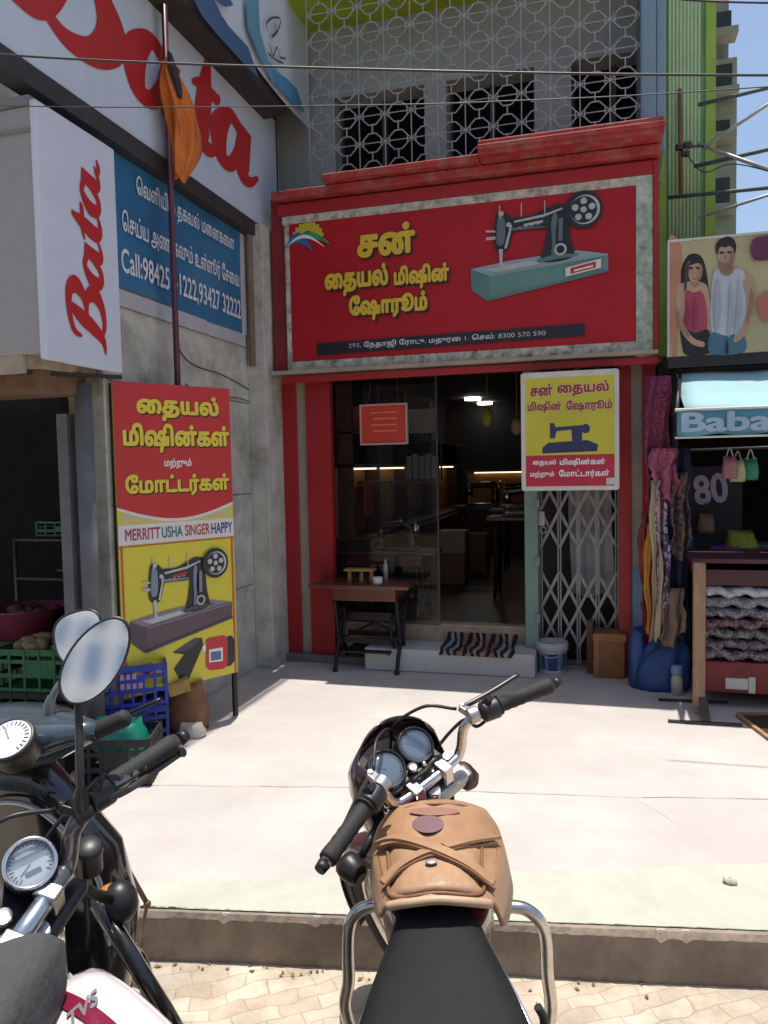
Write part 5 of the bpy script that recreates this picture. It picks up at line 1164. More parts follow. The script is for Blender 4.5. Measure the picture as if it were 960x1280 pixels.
bsm([(866, 337), (868, 342), (866, 343)], 10); bsm([(906, 318), (908, 323), (906, 324)], 11); bsm([(864, 347), (868, 348.5), (872, 347), (868, 350)], 12); bsm([(904, 328), (907, 329.3), (910, 328), (907, 330.5)], 12)
bsm([(874, 330), (878, 336), (876, 348), (872, 352), (874, 342)], 10); bsm([(914, 312), (918, 320), (914, 330), (911, 333), (913, 322)], 11)                              # shaded cheeks
bsm([(896, 346), (900, 380), (897, 414), (894, 414), (892, 380)], 13); bsm([(912, 352), (915, 384), (912, 418), (909, 418), (911, 384)], 13); bsm([(923, 346), (926, 380), (922, 416), (918, 417), (921, 380)], 13)
bsm([(868, 372), (871, 390), (869, 412), (866, 412), (867, 392)], 14); bsm([(858, 374), (861, 392), (860, 408), (857, 404)], 14)
bsm([(938, 360), (942, 378), (935, 402), (932, 404), (937, 380)], 11); bsm([(847, 384), (851, 400), (862, 420), (858, 420), (848, 404)], 10)
bsm([(856, 336), (859, 328), (861, 334), (858, 356), (855, 366)], 15); bsm([(908, 424), (910, 441), (906, 441)], 2)
bsm([(941, 300), (975, 297), (976, 320), (942, 326)], 8); bsm([(950, 370), (980, 368), (980, 398), (951, 400)], 9)
obj('couple_print', b, [SKIN1, SKIN2, HAIR, PINK, PBLUE, JEAN, mat('print_peach', (0.42, 0.20, 0.12), 0.4), WHITE, mat('print_plum', (0.10, 0.02, 0.06), 0.4), mat('print_rose', (0.42, 0.12, 0.10), 0.4), mat('print_skin_deep', (0.29, 0.17, 0.11), 0.4), mat('print_skin_dark', (0.24, 0.15, 0.10), 0.4), mat('print_lip', (0.30, 0.12, 0.11), 0.4), mat('print_shirt_fold', (0.31, 0.35, 0.41), 0.4), mat('print_pink_fold', (0.25, 0.03, 0.07), 0.4), mat('print_hair_light', (0.05, 0.035, 0.03), 0.4)], bbd, recalc=False)
# ribbed green building and the beige one beyond it
gb = thing('ribbed_building', (0.65, 6.0, 0), 'pale green building with tall vertical ribs right of the shop', 'building')
GRNB = mat('ribbed_green', (0.20, 0.42, 0.20), 0.7, var=0.15, scale=3, dirt=(0.18, 0.32, 0.22), dscale=2, damt=0.5)
b = B(); gyy = 5.85; g0 = gy(833, 150, gyy).x; g1 = gy(890, 150, gyy).x; b.box(g0 - 0.1, g1, gyy, 9, 2.1, 9); obj('wall', b, GRNB, gb)
b = B(); nr = 9
for i in range(nr):
    x = g0 + 0.02 + (g1 - 0.09 - g0) * 0.92 * i / (nr - 1); b.tube([(x, gyy - 0.008, 2.2), (x, gyy - 0.008, 9)], 0.012, 8)
obj('rib', b, mat('rib_green', (0.46, 0.64, 0.38), 0.6, var=0.12, scale=4), gb)
b = B(); b.box(g1 - 0.045, g1 + 0.02, gyy - 0.03, gyy, 2.2, 9); b.box(g0 - 0.05, g0 - 0.005, gyy - 0.025, gyy, 2.2, 9); obj('lime_edge', b, mat('lime_edge', (0.30, 0.44, 0.06), 0.6, var=0.15), gb)
b = B(); b.tube([(gy(851, 100, 5.70).x, 5.78, 4.0), (gy(851, 160, 5.78).x, 5.78, 3.3)], 0.014, 8); obj('rust_pipe', b, mat('rust_pipe', (0.20, 0.08, 0.04), 0.8), gb)
bb2 = thing('far_building', (1.6, 9, 0), 'beige building with dark balcony openings beyond the green ribbed one', 'building')
yy = 8.0; h0 = gy(880, 150, yy).x; h1 = gy(921, 150, yy).x
b = B(); b.box(h0 - 0.6, h1, yy, 12, 0, 5.2); obj('wall', b, mat('far_beige', (0.30, 0.31, 0.23), 0.8, var=0.2, scale=2), bb2)
b = B(); zt6 = gy(900, 10, yy).z; b.box(h0 - 0.6, h1 - 0.06, yy + 0.1, 12, 5.2, 9); obj('upper_wall', b, mat('far_grey', (0.25, 0.25, 0.23), 0.8, var=0.2), bb2)
for (x_0, x_1, y_0, y_1) in ((884, 915, 80, 122), (876, 912, 222, 264), (888, 914, 14, 50), (886, 912, 150, 176)):
    q0 = gy(x_0, y_1, yy); q1 = gy(x_1, y_0, yy); b = B(); b.box(q0.x, q1.x, yy - 0.02, yy + 0.05, q0.z, q1.z); w_ = obj('window', b, mat('far_window', (0.025, 0.025, 0.025), 0.5, var=0.3), bb2)
    b = B(); b.box(q0.x - 0.05, q1.x + 0.03, yy - 0.22, yy - 0.021, q0.z - 0.07, q0.z - 0.01); obj('balcony_slab', b, mat('far_slab', (0.28, 0.27, 0.22), 0.8), w_)
# power pole standing right of the frame, its steel arms reaching in
pole_x = gy(1050, 200, 5.5).x
pp = thing('power_pole', (pole_x, 5.5, 0), 'weathered power pole with steel cross arms reaching in front of the green building', 'power pole')
b = B(); b.tube([(pole_x, 5.5, 0), (pole_x, 5.5, 6.5)], [0.10, 0.075], 14); obj('pole', b, mat('pole_concrete', (0.33, 0.32, 0.30), 0.9, var=0.2), pp)
SARM = mat('arm_steel', (0.34, 0.34, 0.33), 0.5, 0.4, var=0.25, scale=20)
TARM = mat('arm_teal', (0.06, 0.09, 0.09), 0.6, 0.2, var=0.3, scale=20)
for i, (p, q, r, m_) in enumerate((((873, 131), (1050, 88), 0.013, TARM), ((880, 184), (1050, 70), 0.011, SARM), ((872, 180), (1050, 244), 0.013, SARM), ((868, 208), (1050, 166), 0.014, TARM), ((835, 247), (1050, 226), 0.013, TARM), ((873, 272), (1050, 215), 0.010, SARM))):
    b = B(); b.tube([gy(*p, 5.5 + 0.02 * i), gy(*q, 5.5 + 0.02 * i)], r, 8); obj('cross_arm', b, m_, pp)
b = B()
for k, (x, y) in enumerate(((850, 184), (860, 181), (857, 192))):
    c = gy(x, y, 5.52); b.lathe([(0.012, -0.03), (0.026, -0.02), (0.018, -0.005), (0.028, 0.006), (0.014, 0.025)], Fr(c, (0, 1, 0), (0, 0, 1), (1, 0, 0)), 12)
b.tube([gy(850, 184, 5.52), gy(884, 182, 5.53)], 0.008, 6)
obj('insulator', b, mat('insulator_brown', (0.03, 0.02, 0.02), 0.3), pp)
b = B(); b.tube(spline([gy(856, 190, 5.5), gy(880, 215, 5.5), gy(920, 205, 5.5), gy(1000, 225, 5.5)], 6), 0.004, 6); obj('loose_wire', b, BLACK, pp)

# hanging bags and printed cloth in the stall
for i, (px_, py_, col, lab) in enumerate(((912, 584, (0.30, 0.13, 0.17), 'small pink plastic bag hanging leftmost under the awning'), (922, 588, (0.36, 0.38, 0.18), 'pale yellow-green plastic bag hanging between two others'), (938, 586, (0.02, 0.20, 0.13), 'green plastic bag hanging rightmost of the three'))):
    c = gy(px_, py_, 5.1 + 0.03 * i); t = thing('plastic_bag', c, lab, 'bag', 'plastic bags hanging under the awning')
    b = sack((c.x, c.y, c.z - 0.07), 0.043, 0.03, 0.125, n=18, m=6, sq=1.0, slump=0.12); obj('body', b, mat('bag_%d' % i, col, 0.35, var=0.25, scale=14), t)
    b = B(); b.tube(spline([c + V((-0.022, 0, 0.05)), c + V((-0.006, 0, 0.11)), c + V((0.006, 0, 0.11)), c + V((0.022, 0, 0.05))], 5), 0.004, 6); obj('handle', b, mat('bag_handle', (0.35, 0.35, 0.33), 0.4), t)
c0 = gy(862, 606, 5.45); c1 = gy(928, 640, 5.45)
pc = thing('printed_cloth', ((c0.x + c1.x) / 2, 5.45, c1.z), 'dark hanging cloth printed with pale digits 80 in the stall', 'cloth')
b = B(); b.box(c0.x, c1.x, 5.45, 5.456, c1.z - 0.25, c0.z + 0.12); obj('cloth', b, mat('cloth_black', (0.02, 0.018, 0.025), 0.85, var=0.3), pc)
b = B(); FC = Fr((0, 5.45, 0), (1, 0, 0.0), (0, 0, 1), (0, -1, 0)); text(b, '80', Fr((0, 5.45, 0), (1, 0, 0.12), (-0.12, 0, 1), (0, -1, 0)), c0.x + 0.17, c1.z - 0.04, 0.21, 0.2, 0.003, 0.03); obj('digits', b, mat('digit_pale', (0.30, 0.27, 0.40), 0.7), pc, recalc=False)
for i, (px_, py_, col, lab) in enumerate(((842, 592, (0.18, 0.08, 0.03), 'brown handbag hanging high at the left of the stall'), (872, 655, (0.14, 0.08, 0.045), 'tan bag hanging below the printed digits'))):
    c = gy(px_ + 10, py_, 5.40); t = thing('handbag', c, lab, 'handbag', 'handbags hanging in the stall'); obj('body', sack((c.x, c.y, c.z - 0.06), 0.05, 0.03, 0.12, n=16, m=5), mat('handbag_%d' % i, col, 0.5), t)
    b = B(); b.tube(spline([c + V((-0.03, 0, 0.05)), c + V((0, 0, 0.14)), c + V((0.03, 0, 0.05))], 6), 0.004, 6); obj('handle', b, BLACK, t)
# heaps on the counter
for i, (px_, py_, rx, h, col, lab) in enumerate(((905, 688, 0.10, 0.05, (0.10, 0.03, 0.16), 'violet folded cloth lying on the stall table'), (932, 690, 0.13, 0.06, (0.26, 0.02, 0.06), 'crimson folded cloth on the stall table'), (925, 676, 0.09, 0.10, (0.24, 0.25, 0.03), 'yellow-green cloth bundle on the stall table'), (948, 684, 0.10, 0.05, (0.02, 0.12, 0.08), 'dark green cloth folded on the stall table'), (890, 700, 0.10, 0.03, (0.05, 0.12, 0.20), 'blue cloth at the near edge of the stall table'))):
    c = gy(px_, py_, 5.36 + 0.04 * i); obj('folded_cloth', sack((c.x, c.y, 0.83), rx, 0.12, max(0.03, c.z - 0.83 + h * 0.6), n=22, m=5, sq=0.55), mat('heap_%d' % i, col, 0.8, var=0.25, scale=12), label=lab, cat='cloth', group='folded cloths on the stall table')

# display rack of patterned clothes in front of the stall
yR = 4.80
rk = thing('display_rack', (gy(940, 850, yR).x, yR, 0), 'brown wooden display rack on flat steel feet holding heaps of patterned cloth', 'rack')
r0 = gy(882, 735, yR); 
WOODP = mat('rack_wood', (0.30, 0.19, 0.11), 0.75, var=0.35, scale=10, stretch=(6, 6, 1), dirt=(0.16, 0.08, 0.06), damt=0.6)
Ptop = gy(872, 704, 4.70); Pbot = gz(880, 880)
pxm = gy(874, 790, 4.66)
b = B(); b.box(pxm.x - 0.032, pxm.x + 0.032, 4.64, 4.70, 0.05, gy(873, 704, 4.64).z); obj('post', b, WOODP, rk, bev=0.006)
b = B()
fa, fb_ = gz(835, 903), gz(928, 908); fc, fd = gz(823, 876), gz(910, 880)
b.bar(fa + V((0, 0, .008)), fb_ + V((0, 0, .008)), 0.022, 0.014); b.bar(fc + V((0, 0, .008)), fd + V((0, 0, .008)), 0.022, 0.014)
m1 = fa.lerp(fb_, 0.52) + V((0, 0, .016)); m2 = fc.lerp(fd, 0.60) + V((0, 0, .016))
b.bar(m1, (pxm.x + 0.02, 4.67, 0.12), 0.045, 0.01); b.bar(m2, (pxm.x, 4.69, 0.10), 0.03, 0.01); b.bar(m1, m2, 0.02, 0.012)
obj('steel_foot', b, mat('foot_steel', (0.06, 0.055, 0.05), 0.5, 0.5, var=0.3), rk)
zt7 = gy(930, 735, yR).z; zb7 = gy(930, 828, yR).z; zz = gy(930, 868, yR).z
b = B(); b.box(pxm.x + 0.02, 2.2, yR + 0.02, 5.28, zt7 - 0.02 + 0.03, zt7 + 0.10); b.box(pxm.x - 0.03, 2.2, yR - 0.06, 5.3, gy(900, 700, yR).z - 0.012, gy(900, 700, yR).z + 0.012); obj('top_board', b, mat('rack_maroon', (0.07, 0.02, 0.03), 0.6, var=0.3), rk)
b = B(); b.box(pxm.x + 0.05, 2.2, yR + 0.01, 5.2, max(0.03, zz), zb7 - 0.005); obj('red_bin', b, mat('bin_red', (0.20, 0.025, 0.025), 0.55, var=0.25, dirt=(0.10, 0.02, 0.02)), rk, bev=0.01)
b = B(); q0 = gy(907, 861, yR); q1 = gy(935, 849, yR); b.box(q0.x, q1.x, yR, yR + 0.008, q0.z, q1.z); b.box(q1.x + 0.004, q1.x + 0.04, yR + 0.002, yR + 0.009, q0.z - 0.02, q1.z + 0.01); obj('paper_tag', b, OFFW, rk)
b = B(); b.box(pxm.x + 0.05, 2.2, 4.95, 5.2, zb7, zt7); obj('back_board', b, mat('rack_back', (0.02, 0.015, 0.02), 0.9), rk)
pats = [((0.55, 0.55, 0.58), (0.40, 0.36, 0.40), (0.62, 0.60, 0.60)), ((0.35, 0.34, 0.36), (0.03, 0.03, 0.03), (0.45, 0.42, 0.45)), ((0.03, 0.03, 0.035), (0.40, 0.38, 0.44), (0.10, 0.06, 0.12)),
        ((0.05, 0.035, 0.04), (0.26, 0.10, 0.12), (0.36, 0.30, 0.30)), ((0.02, 0.02, 0.022), (0.34, 0.32, 0.32), (0.12, 0.10, 0.10)), ((0.03, 0.025, 0.03), (0.30, 0.24, 0.26), (0.22, 0.05, 0.08)), ((0.04, 0.02, 0.03), (0.42, 0.36, 0.38), (0.02, 0.02, 0.02))]
nl = len(pats); row = ['topmost', 'second', 'third', 'middle', 'fifth', 'sixth', 'lowest']
look = ['silver white', 'grey and black', 'black and lilac', 'maroon flecked', 'black and grey flecked', 'black and rose', 'dark pink flecked']
for i in range(nl):
    za_ = zt7 - (zt7 - zb7) * (i + 1) / nl + 0.001; zb_ = zt7 - (zt7 - zb7) * i / nl
    for k in range(2):
        xa = pxm.x + 0.055 + k * 0.62; xb = xa + 0.615; n_ = 30; m_ = 6; rings = []
        for s_ in range(n_ + 1):
            t = s_ / n_; x = xa + (xb - xa) * t; ring = []
            for q in range(10):
                a = -math.pi / 2 + math.pi * q / 9; ring.append(V((x, 4.90 - 0.09 * math.cos(a) ** 0.6 - 0.018 * math.sin(t * 31 + i * 2 + q * .6) - 0.010 * math.sin(t * 67 + i * 5 + k), (za_ + zb_) / 2 + (zb_ - za_) * 0.5 * math.sin(a) + 0.008 * math.sin(t * 22 + i * 3 + k * 2) + 0.006 * math.sin(t * 51 + i * 7 + q))))
            ring += [V((x, 4.949, zb_)), V((x, 4.949, za_))]; rings.append(ring)
        b = B(); b.loft(rings)
        obj('folded_garment', b, m_print('garment_%d' % i, *pats[i], scale=75, rough=0.4), label='%s garment, %s in the %s pile of the rack' % (look[i], row[i], ('left', 'right')[k]), cat='garment', group='folded patterned garments on the display rack')
b = B(); c = gz(846, 868); b.lathe([(0.035, 0), (0.035, 0.10), (0.028, 0.125), (0.03, 0.13), (0.03, 0.17), (0.001, 0.18)], Fr(c, (1, 0, 0), (0, 1, 0)), 16)
obj('bottle', b, mat('bottle_pale', (0.46, 0.46, 0.36), 0.4, var=0.2), label='pale bottle with blue cap standing beside the wooden rack post', cat='bottle')
b = B(); b.lathe([(0.034, 0.131), (0.036, 0.135), (0.036, 0.172), (0.03, 0.185)], Fr(c, (1, 0, 0), (0, 1, 0)), 16); obj('cap', b, mat('cap_blue', (0.16, 0.28, 0.5), 0.4), bpy.data.objects[[o.name for o in bpy.data.objects if o.name.startswith('bottle')][-1]])

# ------------------------------------------------------------------ fruit and vegetable stall at the left
def crate(o, ang, w_, d_, h_, m, lab, slots=6, rows=3, group='plastic crates of the vegetable stall'):
    f = Fr(o, (math.cos(ang), math.sin(ang), 0), (-math.sin(ang), math.cos(ang), 0), (0, 0, 1))
    t = thing('crate', V(o), lab, 'crate', group); b = B(); th = 0.008
    b.box(-w_ / 2, w_ / 2, -d_ / 2, d_ / 2, 0, th, f)
    for sd_ in range(4):
        L_ = w_ if sd_ % 2 == 0 else d_
        off = d_ / 2 if sd_ % 2 == 0 else w_ / 2
        rot = sd_ * math.pi / 2
        g = Fr(f.p(0, 0, 0), f.x * math.cos(rot) + f.y * math.sin(rot), -f.x * math.sin(rot) + f.y * math.cos(rot), (0, 0, 1))
        for r in range(rows + 1):
            z = h_ * r / rows; zz_ = 0.022 if r < rows else 0.035
            b.box(-L_ / 2, L_ / 2, off - th - 0.001 * (r % 2), off, min(z, h_ - zz_), min(z, h_ - zz_) + zz_, g)
        for k in range(slots + 1): x = -L_ / 2 + (L_ - 0.014) * k / slots; b.box(x, x + 0.014, off - th + 0.002, off + 0.003, 0.001, h_ - 0.002, g)
        b.box(-L_ * 0.18, L_ * 0.18, off - th + 0.001, off + 0.0015, h_ * 0.35, h_ * 0.68, g)
    obj('body', b, m, t)
    return f, t
def pile(f, w_, d_, z, n, r, m, name, lab, cat_, group, irregular=0.25):
    """separate fruits heaped in a crate, sharing a handful of meshes"""
    protos = []
    for i in range(n):
        u = random.uniform(-w_ / 2 + r, w_ / 2 - r); v_ = random.uniform(-d_ / 2 + r, d_ / 2 - r)
        hh_ = z + 0.5 * r + 0.05 * (1 - (2 * u / w_) ** 2) * (1 - (2 * v_ / d_) ** 2) * random.uniform(0.6, 1)
        P = f.p(u, v_, hh_)
        if i < 4:
            b = B(); b.ell(P, r * random.uniform(0.85, 1.15), nu=12, nv=8)
            for q in range(len(b.v)): dlt = b.v[q] - P; b.v[q] = P + V((dlt.x * (1 + irregular * 0.6), dlt.y, dlt.z * (1 - irregular * 0.4)))
            o = obj(name, b, m, label=lab, cat=cat_, group=group); protos.append(o)
        else:
            o = protos[i % 4].copy(); COL.objects.link(o); o.location = P - V((0, 0, r)); o.rotation_euler = (0, 0, random.uniform(0, 6))
GREEN = mat('crate_green', (0.012, 0.13, 0.05), 0.5, var=0.2); BLUEC = mat('crate_blue', (0.018, 0.05, 0.38), 0.45, var=0.2, dirt=(0.04, 0.05, 0.18), damt=0.5); BLK = mat('crate_black', (0.015, 0.017, 0.016), 0.55, var=0.3)
f, t = crate(V((-3.02, 3.72, 0.24)), rad(6), 0.56, 0.38, 0.24, GREEN, 'green crate heaped with potatoes at the left edge')
pile(f, 0.52, 0.34, 0.21, 46, 0.036, mat('potato', (0.30, 0.20, 0.10), 0.8, var=0.25, scale=14, bump=0.3, bscale=50), 'potato', 'brown potato heaped in the green crate', 'potato', 'potatoes in the green crate')
f, t = crate(V((-3.02, 3.72, 0.0)), rad(6), 0.56, 0.38, 0.235, BLK, 'black crate under the green potato crate')
f, t = crate(V((-2.455, 3.60, 0.0)), rad(34), 0.35, 0.36, 0.22, mat('crate_darkblue', (0.012, 0.035, 0.24), 0.5), 'lower blue crate on the ground beside the placard')
f, t = crate(V((-2.455, 3.60, 0.223)), rad(34), 0.35, 0.36, 0.22, BLUEC, 'upper blue crate full of tomatoes with marked side')
pile(f, 0.28, 0.34, 0.15, 30, 0.032, mat('tomato', (0.50, 0.09, 0.025), 0.3, var=0.3, scale=6), 'tomato', 'orange red tomato in the upper blue crate', 'tomato', 'tomatoes in the upper blue crate', 0.1)
b = B(); PM = V((0.18, 0.02, 0.16))
for k in range(7): b.box(-0.06 + (k % 4) * 0.03, -0.04 + (k % 4) * 0.03, -0.183 - 0.0006, -0.1815 + 0.0002, 0.10 + (k // 4) * 0.05, 0.13 + (k // 4) * 0.05, f)
obj('painted_mark', b, mat('mark_pink', (0.45, 0.25, 0.35), 0.6), t)
f, t = crate(V((-2.21, 3.12, 0.0)), rad(20), 0.34, 0.26, 0.22, BLK, 'black crate holding a green plastic packet in front of the blue crates')
ft = f
b = sack(tuple(f.p(0.0, 0.02, 0.10)), 0.13, 0.09, 0.17, n=24, m=6); obj('packet', b, mat('packet_green', (0.01, 0.26, 0.17), 0.25, var=0.3, scale=9, coat=0.4), label='glossy green plastic packet lying in the black crate', cat='packet')
f, t = crate(V((-2.70, 3.12, 0.0)), rad(15), 0.42, 0.30, 0.20, BLK, 'low dark crate with vegetables beside the scooter handle')
pile(f, 0.40, 0.28, 0.14, 18, 0.035, mat('beetroot', (0.13, 0.03, 0.05), 0.7, var=0.3, scale=10), 'beetroot', 'dark beetroot in the low black crate', 'beetroot', 'beetroots in the low black crate')
# pink tub and onions
c = V((-3.55, 4.10, 0.42)); tb = thing('pink_tub', c, 'round maroon plastic tub with dark onions behind the potatoes', 'tub')
b = B(); b.lathe([(0.17, 0), (0.24, 0.17), (0.255, 0.18), (0.255, 0.19), (0.235, 0.185), (0.165, 0.012), (0.001, 0.01)], Fr(c, (1, 0, 0), (0, 1, 0)), 30); obj('body', b, mat('tub_maroon', (0.22, 0.04, 0.07), 0.4, var=0.15), tb)
pile(Fr(c, (1, 0, 0), (0, 1, 0)), 0.34, 0.34, 0.11, 18, 0.04, mat('onion', (0.13, 0.05, 0.05), 0.5, var=0.3, scale=10), 'onion', 'dark red onion in the maroon tub', 'onion', 'onions in the maroon tub', 0.05)
b = B(); b.box(-3.95, -2.75, 3.92, 4.4, 0.0, 0.415); obj('plank_table', b, mat('stall_table', (0.07, 0.045, 0.03), 0.8, var=0.3), label='low dark plank table under the maroon tub', cat='table', bev=0.005)
rk2 = thing('wire_rack', (-3.6, 4.9, 0), 'thin dark metal rack standing inside the stall opening', 'rack')
b = B()
for x in (-4.2, -3.45): b.tube([(x, 4.75, 0), (x, 4.75, 0.98)], 0.014, 8)
for z in (0.68, 0.97): b.tube([(-4.2, 4.75, z), (-3.45, 4.75, z)], 0.012, 8); b.tube([(-4.2, 5.2, z), (-3.45, 5.2, z)], 0.012, 8); b.tube([(-3.45, 4.75, z), (-3.45, 5.2, z)], 0.012, 8)
obj('frame', b, mat('rack_metal', (0.10, 0.10, 0.10), 0.5, 0.4), rk2)
f, t = crate(V((-3.8, 4.95, 0.985)), 0, 0.5, 0.3, 0.12, GREEN, 'shallow green crate on top of the wire rack')
f, t = crate(V((-3.15, 4.55, 0.42)), rad(5), 0.34, 0.26, 0.20, mat('crate_leaf', (0.03, 0.14, 0.03), 0.5), 'small bright green crate behind the potato crate')
# brown sack and paper beside the blue crates
obj('jute_sack', sack((-2.24, 3.80, 0), 0.10, 0.10, 0.26, n=22, m=7), mat('jute', (0.20, 0.10, 0.05), 0.9, var=0.35, scale=9, bump=0.5, bscale=80), label='slumped brown jute sack between blue crates and placard leg', cat='sack')
b = sack((-2.16, 3.70, 0.0), 0.07, 0.05, 0.07, n=16, m=4); obj('paper_bag', b, mat('paper_white', (0.45, 0.42, 0.36), 0.8, var=0.25, scale=20), label='crumpled whitish paper bag on the ground beside the blue crates', cat='paper bag')
b = B(); b.box(-0.06, 0.06, -0.045, 0.045, 0.24, 0.31, Fr((-2.225, 3.78, 0), (0.8, 0.6, 0.2), (-0.6, 0.8, 0.1))); obj('carton', b, mat('carton_ochre', (0.34, 0.22, 0.07), 0.7, var=0.3), label='small ochre carton lying on the jute sack', cat='carton', bev=0.004)

# ------------------------------------------------------------------ overhead cables
def cable(pts, r, lab):
    b = B(); b.tube(spline(pts, 10), r, 6); obj('overhead_cable', b, mat('cable_black', (0.02, 0.02, 0.022), 0.5), label=lab, cat='cable', group='cables strung over the street')
cable([gy(-220, 48, 1.65), gy(0, 68, 1.65), gy(210, 79, 1.71), gy(480, 87, 1.76), gy(720, 92, 1.81), gy(960, 94, 1.87), gy(1200, 92, 1.93)], 0.0027, 'thicker black cable crossing the whole view above the signboard')
cable([gy(-200, 128, 1.87), gy(130, 134, 1.90), gy(480, 131, 1.93), gy(640, 126, 1.95), gy(830, 117, 1.98), gy(1150, 95, 2.04)], 0.0014, 'thin grey cable crossing just above the signboard cornice')
cable([gy(820, -4, 4.2), gy(900, 2, 4.2), gy(1100, 6, 4.2)], 0.005, 'short black cable at the top corner before the sky')

# ------------------------------------------------------------------ motorcycles
def bike_axes(psi, th, lean, rake=26):
    ps, t, l, k = map(rad, (psi, th, lean, rake))
    h = V((-math.sin(ps), math.cos(ps), 0)); r = V((math.cos(ps), math.sin(ps), 0))
    up = _Z * math.cos(l) - r * math.sin(l); rl = r * math.cos(l) + _Z * math.sin(l)
    a = up * math.cos(k) - h * math.sin(k); f0 = h * math.cos(k) + up * math.sin(k)
    return h, rl, up, a, f0 * math.cos(t) - rl * math.sin(t), rl * math.cos(t) + f0 * math.sin(t)
LEATHER = mat('tan_leather', (0.31, 0.175, 0.095), 0.5, var=0.16, scale=7, bump=0.2, bscale=90, dirt=(0.25, 0.13, 0.065), dscale=5, damt=0.5)
LEDGE = mat('tan_leather_edge', (0.17, 0.08, 0.035), 0.6, var=0.2, scale=12)
SEATM = mat('seat_vinyl', (0.0075, 0.0075, 0.008), 0.7, spec=0.22, var=0.25, scale=7, bump=0.06, bscale=260, dirt=(0.017, 0.0165, 0.016), dscale=3, damt=0.6)
ENGM = mat('engine_alloy', (0.16, 0.16, 0.155), 0.5, 0.7, var=0.3, scale=14, dirt=(0.05, 0.04, 0.03), damt=0.7)
BARM = mat('bar_chrome', (0.62, 0.60, 0.57), 0.22, 1.0, var=0.1, scale=25, dirt=(0.35, 0.30, 0.25), dscale=14, damt=0.5)
DIAL = mat('dial_face', (0.55, 0.57, 0.60), 0.4, var=0.05)
GLASS = mat('gauge_glass', (0.16, 0.24, 0.32), 0.06, 0.0, var=0.1, scale=3, coat=1.0, spec=1.0)
MIRROR = mat('mirror_glass', (0.86, 0.88, 0.90), 0.03, 1.0, var=0.02)
AMBER = mat('indicator_amber', (0.45, 0.16, 0.03), 0.2, var=0.1, coat=0.5)

def wheel(t, c, ax, upv, R, tyre_w, name_):
    """spoked wheel: part wheel with tyre, rim, spokes and hub as sub-parts"""
    fwd = upv.cross(ax).normalized(); f = Fr(c, fwd, upv, ax)
    b = B(); prof = []
    for k in range(10): a_ = math.pi * 2 * k / 10; prof.append((R - tyre_w * 0.5 + tyre_w * 0.52 * math.cos(a_), tyre_w * 0.5 * math.sin(a_)))
    n = 44; rings = [[f.p(r * math.cos(6.28319 * i / n), r * math.sin(6.28319 * i / n), z) for r, z in prof] for i in range(n)]
    b.loft(rings, wrap=True, cap=False); w_ = obj('wheel', b, RUBBER, t)
    b = B(); Rr = R - tyre_w * 0.95
    prof = [(Rr + .012, -tyre_w * .34), (Rr, -tyre_w * .34), (Rr - .008, 0), (Rr, tyre_w * .34), (Rr + .012, tyre_w * .34)]
    rings = [[f.p(r * math.cos(6.28319 * i / n), r * math.sin(6.28319 * i / n), z) for r, z in prof] for i in range(n)]
    b.loft(rings, wrap=True, cap=False, closed_ring=True); obj('rim', b, BARM, w_)
    b = B(); b.cyl(f.p(0, 0, -0.05), f.p(0, 0, 0.05), 0.05, n=18); b.cyl(f.p(0, 0, -0.09), f.p(0, 0, 0.09), 0.010, n=8); obj('hub', b, ENGM, w_)
    b = B()
    for k in range(36):
        a_ = 6.28319 * k / 36; d_ = 0.35 * (1 if k % 2 else -1); z = 0.03 * (1 if (k // 2) % 2 else -1)
        b.tube([f.p(0.046 * math.cos(a_ + d_), 0.046 * math.sin(a_ + d_), z), f.p(Rr * math.cos(a_), Rr * math.sin(a_), 0)], 0.0016, 4, cap=False)
    obj('spokes', b, BARM, w_)
    return f

